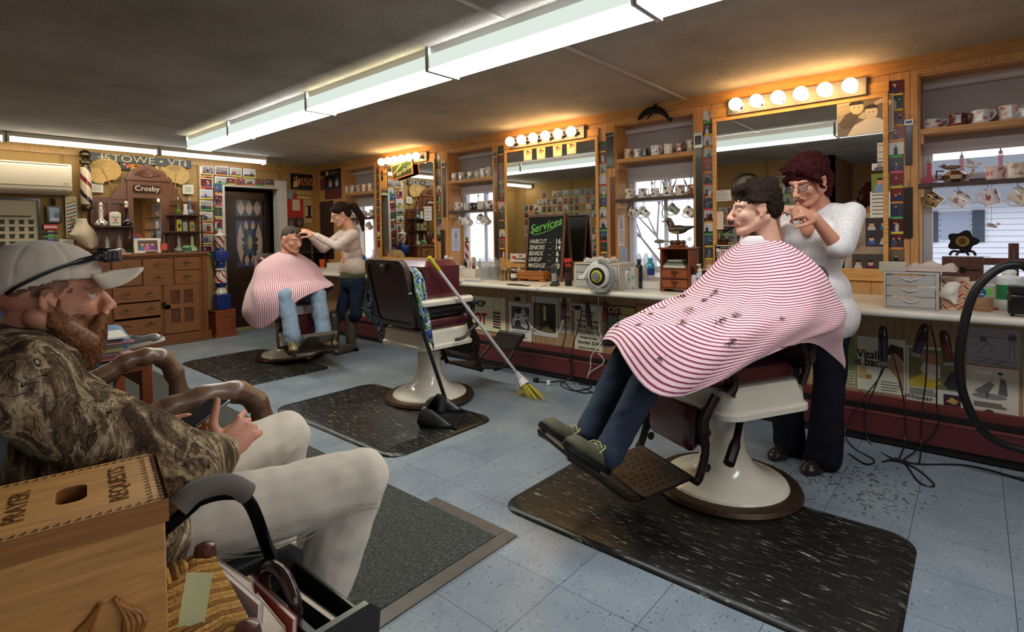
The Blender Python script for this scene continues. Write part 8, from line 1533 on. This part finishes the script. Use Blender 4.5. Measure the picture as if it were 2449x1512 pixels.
text('PRAYER',.034,T(-.062,0,.2265) @ RZ(90),(104,62,28),t,wx=1.0);text('REQUESTS',.034,T(.060,0,.2265) @ RZ(90),(104,62,28),t,wx=.95)
m=MB((158,104,48));m.M=FR((.04,-HD-.001,.055),(1,0,0),(0,0,1))
for s in (-1,1):
    for k in range(4):m.tube(crom([(s*.012,-.05,0),(s*(.022+.007*k),0,.004),(s*(.008+.004*k),.045-.006*k,.003)],4),[.010]*5+[.005]*4,8,sx=.7)
m.build('carved_praying_hands','wood',parent=t)
MB((206,220,170)).box(0,0,0,.04,.10,.001).build('note_paper','paper',M=FR(tuple(P3(420,1530,.88)),(.75,-.6,-.12),(-.05,.25,.9)),label='pale green lined slip of paper at the corner of the carved box',cat='note')
# magazine tote on a small stand
t=thing('side_stand','small low black stand under the magazine tote','stand',T(.50,1.09,0));m=MB((34,30,28));m.box(-.12,-.17,.36,.12,.16,.398);[m.box(x,y,0,x+.025,y+.025,.36) for x in (-.12,.095) for y in (-.17,.135)];m.build('stand','darkwood',parent=t)
BT=T(.50,1.09,.40);t=thing('magazine_tote','black wooden tote tray with a curved centre handle full of books','tote',BT);BLK=(36,32,30)
m=MB(BLK);m.box(-.12,-.17,0,.12,.16,.012);m.box(.11,-.155,.012,.12,.145,.075);m.box(-.12,-.155,.012,-.11,.145,.075);m.box(-.006,-.155,.012,.012,.145,.10)
for y in (-.17,.145):m.M=T(0,y+.015,0) @ FR((0,0,0),(1,0,0),(0,0,1));m.prism([(-.125,0),(.125,0),(.135,.09),(.11,.115),(-.11,.115),(-.135,.09)],0,.015)
m.build('tray','darkwood',parent=t,bev=.003)
MB((44,30,26)).tube(crom([(.003,-.075,.095),(.003,-.07,.135),(.003,-.03,.165),(.003,.02,.165),(.003,.055,.14),(.003,.06,.095)],5),.013,12).build('handle','gloss',parent=t)
for k,(x,y,w_,d_,h_,rz,c,lb) in enumerate([(-.06,.06,.035,.16,.165,6,(150,130,120),'thick paperback with pale page edges standing at the far end of the tote'),(-.055,-.09,.04,.13,.14,-4,(190,170,140),'thick yellowed paperback in the middle of the tote'),(-.095,.0,.008,.22,.175,2,(200,196,206),'glossy white magazine at the outer side of the tote'),(-.03,-.02,.008,.2,.12,0,(140,60,60),'thin red booklet beside the tote divider'),(.06,-.02,.012,.2,.06,3,(60,64,66),'dark folded newspaper in the inner half of the tote')]):
    q=MB((206,190,170));q.box(-w_/2,-d_/2,0,w_/2,d_/2,h_);q.box(-w_/2-.0015,-d_/2-.001,0,-w_/2,d_/2,h_+.001,c);q.box(w_/2,-d_/2-.001,0,w_/2+.0015,d_/2,h_+.001,c);q.build('book','paper',M=BT @ T(x,y,.0135) @ RZ(rz) @ RY(-8 if k< 2 else 4),label=lb,cat='book',group='reading matter in the tote')
# rough carved chair with heavy arms
t=thing('carved_chair','wide rough hewn wooden chair with two heavy curved arms beside the foreground man','chair',T(0,0,0));WD=(84,58,42)
for y,px in ((2.2,[(300,1020),(385,985),(470,955),(560,937),(612,962),(628,1010),(640,1100)]),(3.08,[(235,905),(290,872),(340,855),(385,855),(415,890),(428,940),(440,1000)])):
    pts=[OY(u,v,y) for u,v in px];pts=[pts[0]+Vector((-.35,0,-.10))]+pts[:-1]+[Vector((pts[-2].x,y,.25)),Vector((pts[-2].x-.03,y,0))]
    k=len(crom(pts,5));MB(WD).tube(crom(pts,5),[.043+.004*math.sin(i*1.3) for i in range(k)],10,cols=lambda i,j:[(110,80,58),(124,92,68),(100,70,50)][(i//5+j//2) % 3]).build('arm','darkwoodx',parent=t,sharp=0)
m=MB(WD);m.box(-.1,2.26,.36,.72,3.02,.42);m.build('seat','woody',parent=t,bev=.02);m=MB(WD);m.M=T(-.12,0,.42) @ RY(-8);m.box(-.03,2.24,0,.03,3.04,.55);m.build('backrest','woody',parent=t,bev=.02)
# magazine table and stack
t=thing('magazine_table','small orange brown wooden table carrying the magazine pile','table',T(.62,3.52,0));m=MB((140,74,40));m.box(-.28,-.28,.58,.25,.28,.61);[m.box(x,y,0,x+.05,y+.05,.58) for x in (-.28,.2) for y in (-.28,.23)];m.box(.22,-.23,.48,.24,.23,.58);m.build('table','wood',parent=t,bev=.004)
r=random.Random(8);z=.612
for k in range(14):c=r.choice([(206,200,190),(60,120,130),(40,44,50),(190,120,120),(170,170,110),(110,130,160),(230,226,220)]);th=r.uniform(.006,.014);MB(c).box(-.14,-.105,0,.14,.105,th).build('magazine','print',M=T(.68+r.uniform(-.03,.04),3.5+r.uniform(-.03,.03),z) @ RZ(r.uniform(-14,14)+90),label='%s magazine from the bottom of the pile behind the carved chair' % ('lowest' if k== 0 else ORDN[k] if k< 13 else 'uppermost').replace('topmost','first'),cat='magazine',group='pile of magazines');z+= th+.001
# waiting man behind, mostly hidden
p6=person('dark haired man in navy top and jeans, mostly hidden behind the man in camouflage');Hn=T(.36,4.22,1.13) @ RZ(-12)
blob(tf(Hn,head_prims())+[('c',(.32,4.22,1.0),(.30,4.22,.92),.055,.08),('c',(.28,4.04,.90),(.28,4.40,.90),.07,.07),('c',(.28,4.22,.8),(.34,4.22,.56),.13,.14),('c',(.28,4.03,.9),(.42,4.0,.66),.05,.04),('c',(.42,4.0,.66),(.60,4.14,.64),.04,.03),('c',(.28,4.41,.9),(.42,4.44,.66),.05,.04),('c',(.42,4.44,.66),(.60,4.30,.64),.04,.03)]+tf(hM((.6,4.14,.64),(1,.3,-.1),(0,0,1)),hand_prims(1))+tf(hM((.6,4.30,.64),(1,-.3,-.1),(0,0,1)),hand_prims(-1)),.007,3,skincol((206,140,120),Hn.inverted()),name='body',parent=p6);eyes(Hn,p6);glasses(Hn,p6)
hairball(tf(Hn,[('e',(-.025,0,.05),(.106,.084,.082)),('e',(-.06,0,.01),(.062,.078,.075)),('c',(.04,-.05,.08),(.04,.05,.08),.024,.024)]),(28,18,16),par=p6)
blob([('c',(.28,4.04,.9),(.28,4.40,.9),.085,.085),('c',(.28,4.22,.8),(.34,4.22,.58),.15,.155),('c',(.28,4.03,.9),(.42,4.0,.66),.065,.055),('c',(.28,4.41,.9),(.42,4.44,.66),.065,.055),('c',(.42,4.0,.66),(.57,4.12,.64),.05,.045),('c',(.42,4.44,.66),(.57,4.32,.64),.05,.045)],.01,4,lambda c:(36,44,76),fold(),'navy_top','cloth',p6)
kn=P3(268,775,3.55);an=P3(292,822,3.65)
blob([('c',(.36,4.13,.53),(kn.x,kn.y,kn.z-.08),.09,.075),('c',(kn.x,kn.y,kn.z-.08),an,.075,.06),('c',(.36,4.32,.53),(.90,4.42,.52),.09,.075),('c',(.90,4.42,.52),(.97,4.40,.10),.072,.07)],.01,4,lambda c:(120,140,166),fold(.006),'jeans','denim',p6)
shoe(p6,an+Vector((-.03,.02,-.05)),an+Vector((.22,-.10,.0)),(110,106,104),(206,200,190),lace=(60,60,60));shoe(p6,(.93,4.42,.01),(1.2,4.40,.01),(110,106,104),(206,200,190),lace=(60,60,60))
t=thing('waiting_chair','plain dark chair under the mostly hidden waiting man','chair',T(.3,4.22,0));m=MB((50,40,36));m.box(-.25,-.25,.38,.25,.25,.43);m.box(-.3,-.25,.43,-.25,.25,.88);m.build('seat_and_back','wood',parent=t,bev=.01)
for x in (-.25,.21):
    for y in (-.25,.21):MB((50,40,36)).box(x,y,0,x+.04,y+.04,.38).build('leg','wood',parent=t)
# ================================================================ outside the windows
struct('ground_outside',MB((206,206,210)).box(WX+.36,-30,-1.3,60,60,-1.2),'matte')
t=thing('white_house','white clapboard house with grey shingle roof seen through the right window','house',T(15,-1.5,-1.2));m=MB((222,224,230));m.box(0,-7,0,6,5.5,3.0);[m.box(-.03,-7,.12*k,0,5.5,.12*k+.1) for k in range(25)];m.build('walls','matte',parent=t)
m=MB((104,106,112));m.add([(-.5,-7.4,2.97),(-.5,5.9,2.97),(3.2,5.9,4.25),(3.2,-7.4,4.25),(6.5,5.9,2.97),(6.5,-7.4,2.97)],[(0,3,2,1),(3,5,4,2)],None,False);m.build('roof','matte',parent=t)
for y in (3.6,1.84,.05,-1.7):o=MB((150,160,176)).box(-.06,y-.24,2.2,-.03,y+.24,2.8).build('window','gloss',parent=t);[MB((70,76,88)).box(-.08,a,2.15,-.04,a+.2,2.82).build('shutter','matte',parent=o) for a in (y-.48,y+.28)]
def car(x,y,c,lb,rz=90):
    t=thing('parked_car',lb,'car',T(x,y,-1.2) @ RZ(rz),'cars parked outside');m=MB(c);m.M=FR((0,.85,0),(1,0,0),(0,0,1));m.prism([(-2.1,.3),(2.1,.3),(2.15,.75),(1.5,.95),(1.0,1.0),(.4,1.45),(-1.2,1.45),(-1.8,1.0),(-2.1,.9)],0,1.7);m.build('body','gloss',parent=t,bev=.05)
    m=MB((90,100,116));m.M=FR((0,-.86,0),(1,0,0),(0,0,1));m.poly([(-1.5,1.0),(.85,1.0),(.35,1.38),(-1.1,1.38)],.01);m.M=FR((0,.86,0),(-1,0,0),(0,0,1));m.poly([(-.85,1.0),(1.5,1.0),(1.1,1.38),(-.35,1.38)],.01);m.build('windows','gloss',parent=t)
    for a in (-1.3,1.3):
        for b in (-.8,.8):MB((30,30,32)).cyl((a,b-.1,.32),(a,b+.1,.32),.32,n=20).build('wheel','rubber',parent=t)
car(8.0,3.9,(196,200,210),'silver white car parked outside behind the duck window');car(9.5,-.6,(150,156,170),'grey car parked outside the right window');car(14,13,(206,208,214),'pale car across the street, seen through the second farthest window',60)
t=thing('person','distant pedestrian in a red jacket walking outside the second farthest window','person',T(11.2,15.0,-1.2));blob([('c',(0,-.1,.1),(0,-.08,.85),.07,.10),('c',(.1,.1,.1),(0,.08,.85),.07,.10),('c',(0,-.08,1.0),(0,.08,1.35),.18,.2),('c',(0,-.2,1.35),(.05,-.28,.95),.07,.06),('c',(0,.2,1.35),(.05,.28,.95),.07,.06),('c',(0,0,1.5),(0,0,1.66),.07,.11)],.03,3,lambda c:(200,60,70) if .9< c.z< 1.5 else (190,150,130) if c.z> 1.5 else (60,66,90),name='body',mat='matte',parent=t)
for k,(x,y,h) in enumerate([(7.2,.9,2.6),(12,5.5,5),(7.0,-.15,2.2),(18,22,7)]):
    m=MB((120,108,110));r=random.Random(k)
    def br_(p,d,L,rd,lv):
        e=p+d*L;m.tube([p,e],[rd,rd*.65],5)
        if lv< 4:[br_(e,(d+Vector((r.gauss(0,.45),r.gauss(0,.45),r.gauss(.1,.25)))).normalized(),L*.72,rd*.62,lv+1) for _ in range(3)]
    br_(Vector((0,0,0)),Vector((0,0,1)),h*.3,h*.012,0);m.build('bare_tree','matte',M=T(x,y,-1.2),label=['bare shrub outside the right window','bare tree outside the duck window','small bare bush at the right outside the right window','tall bare tree far across the street'][k],cat='tree')
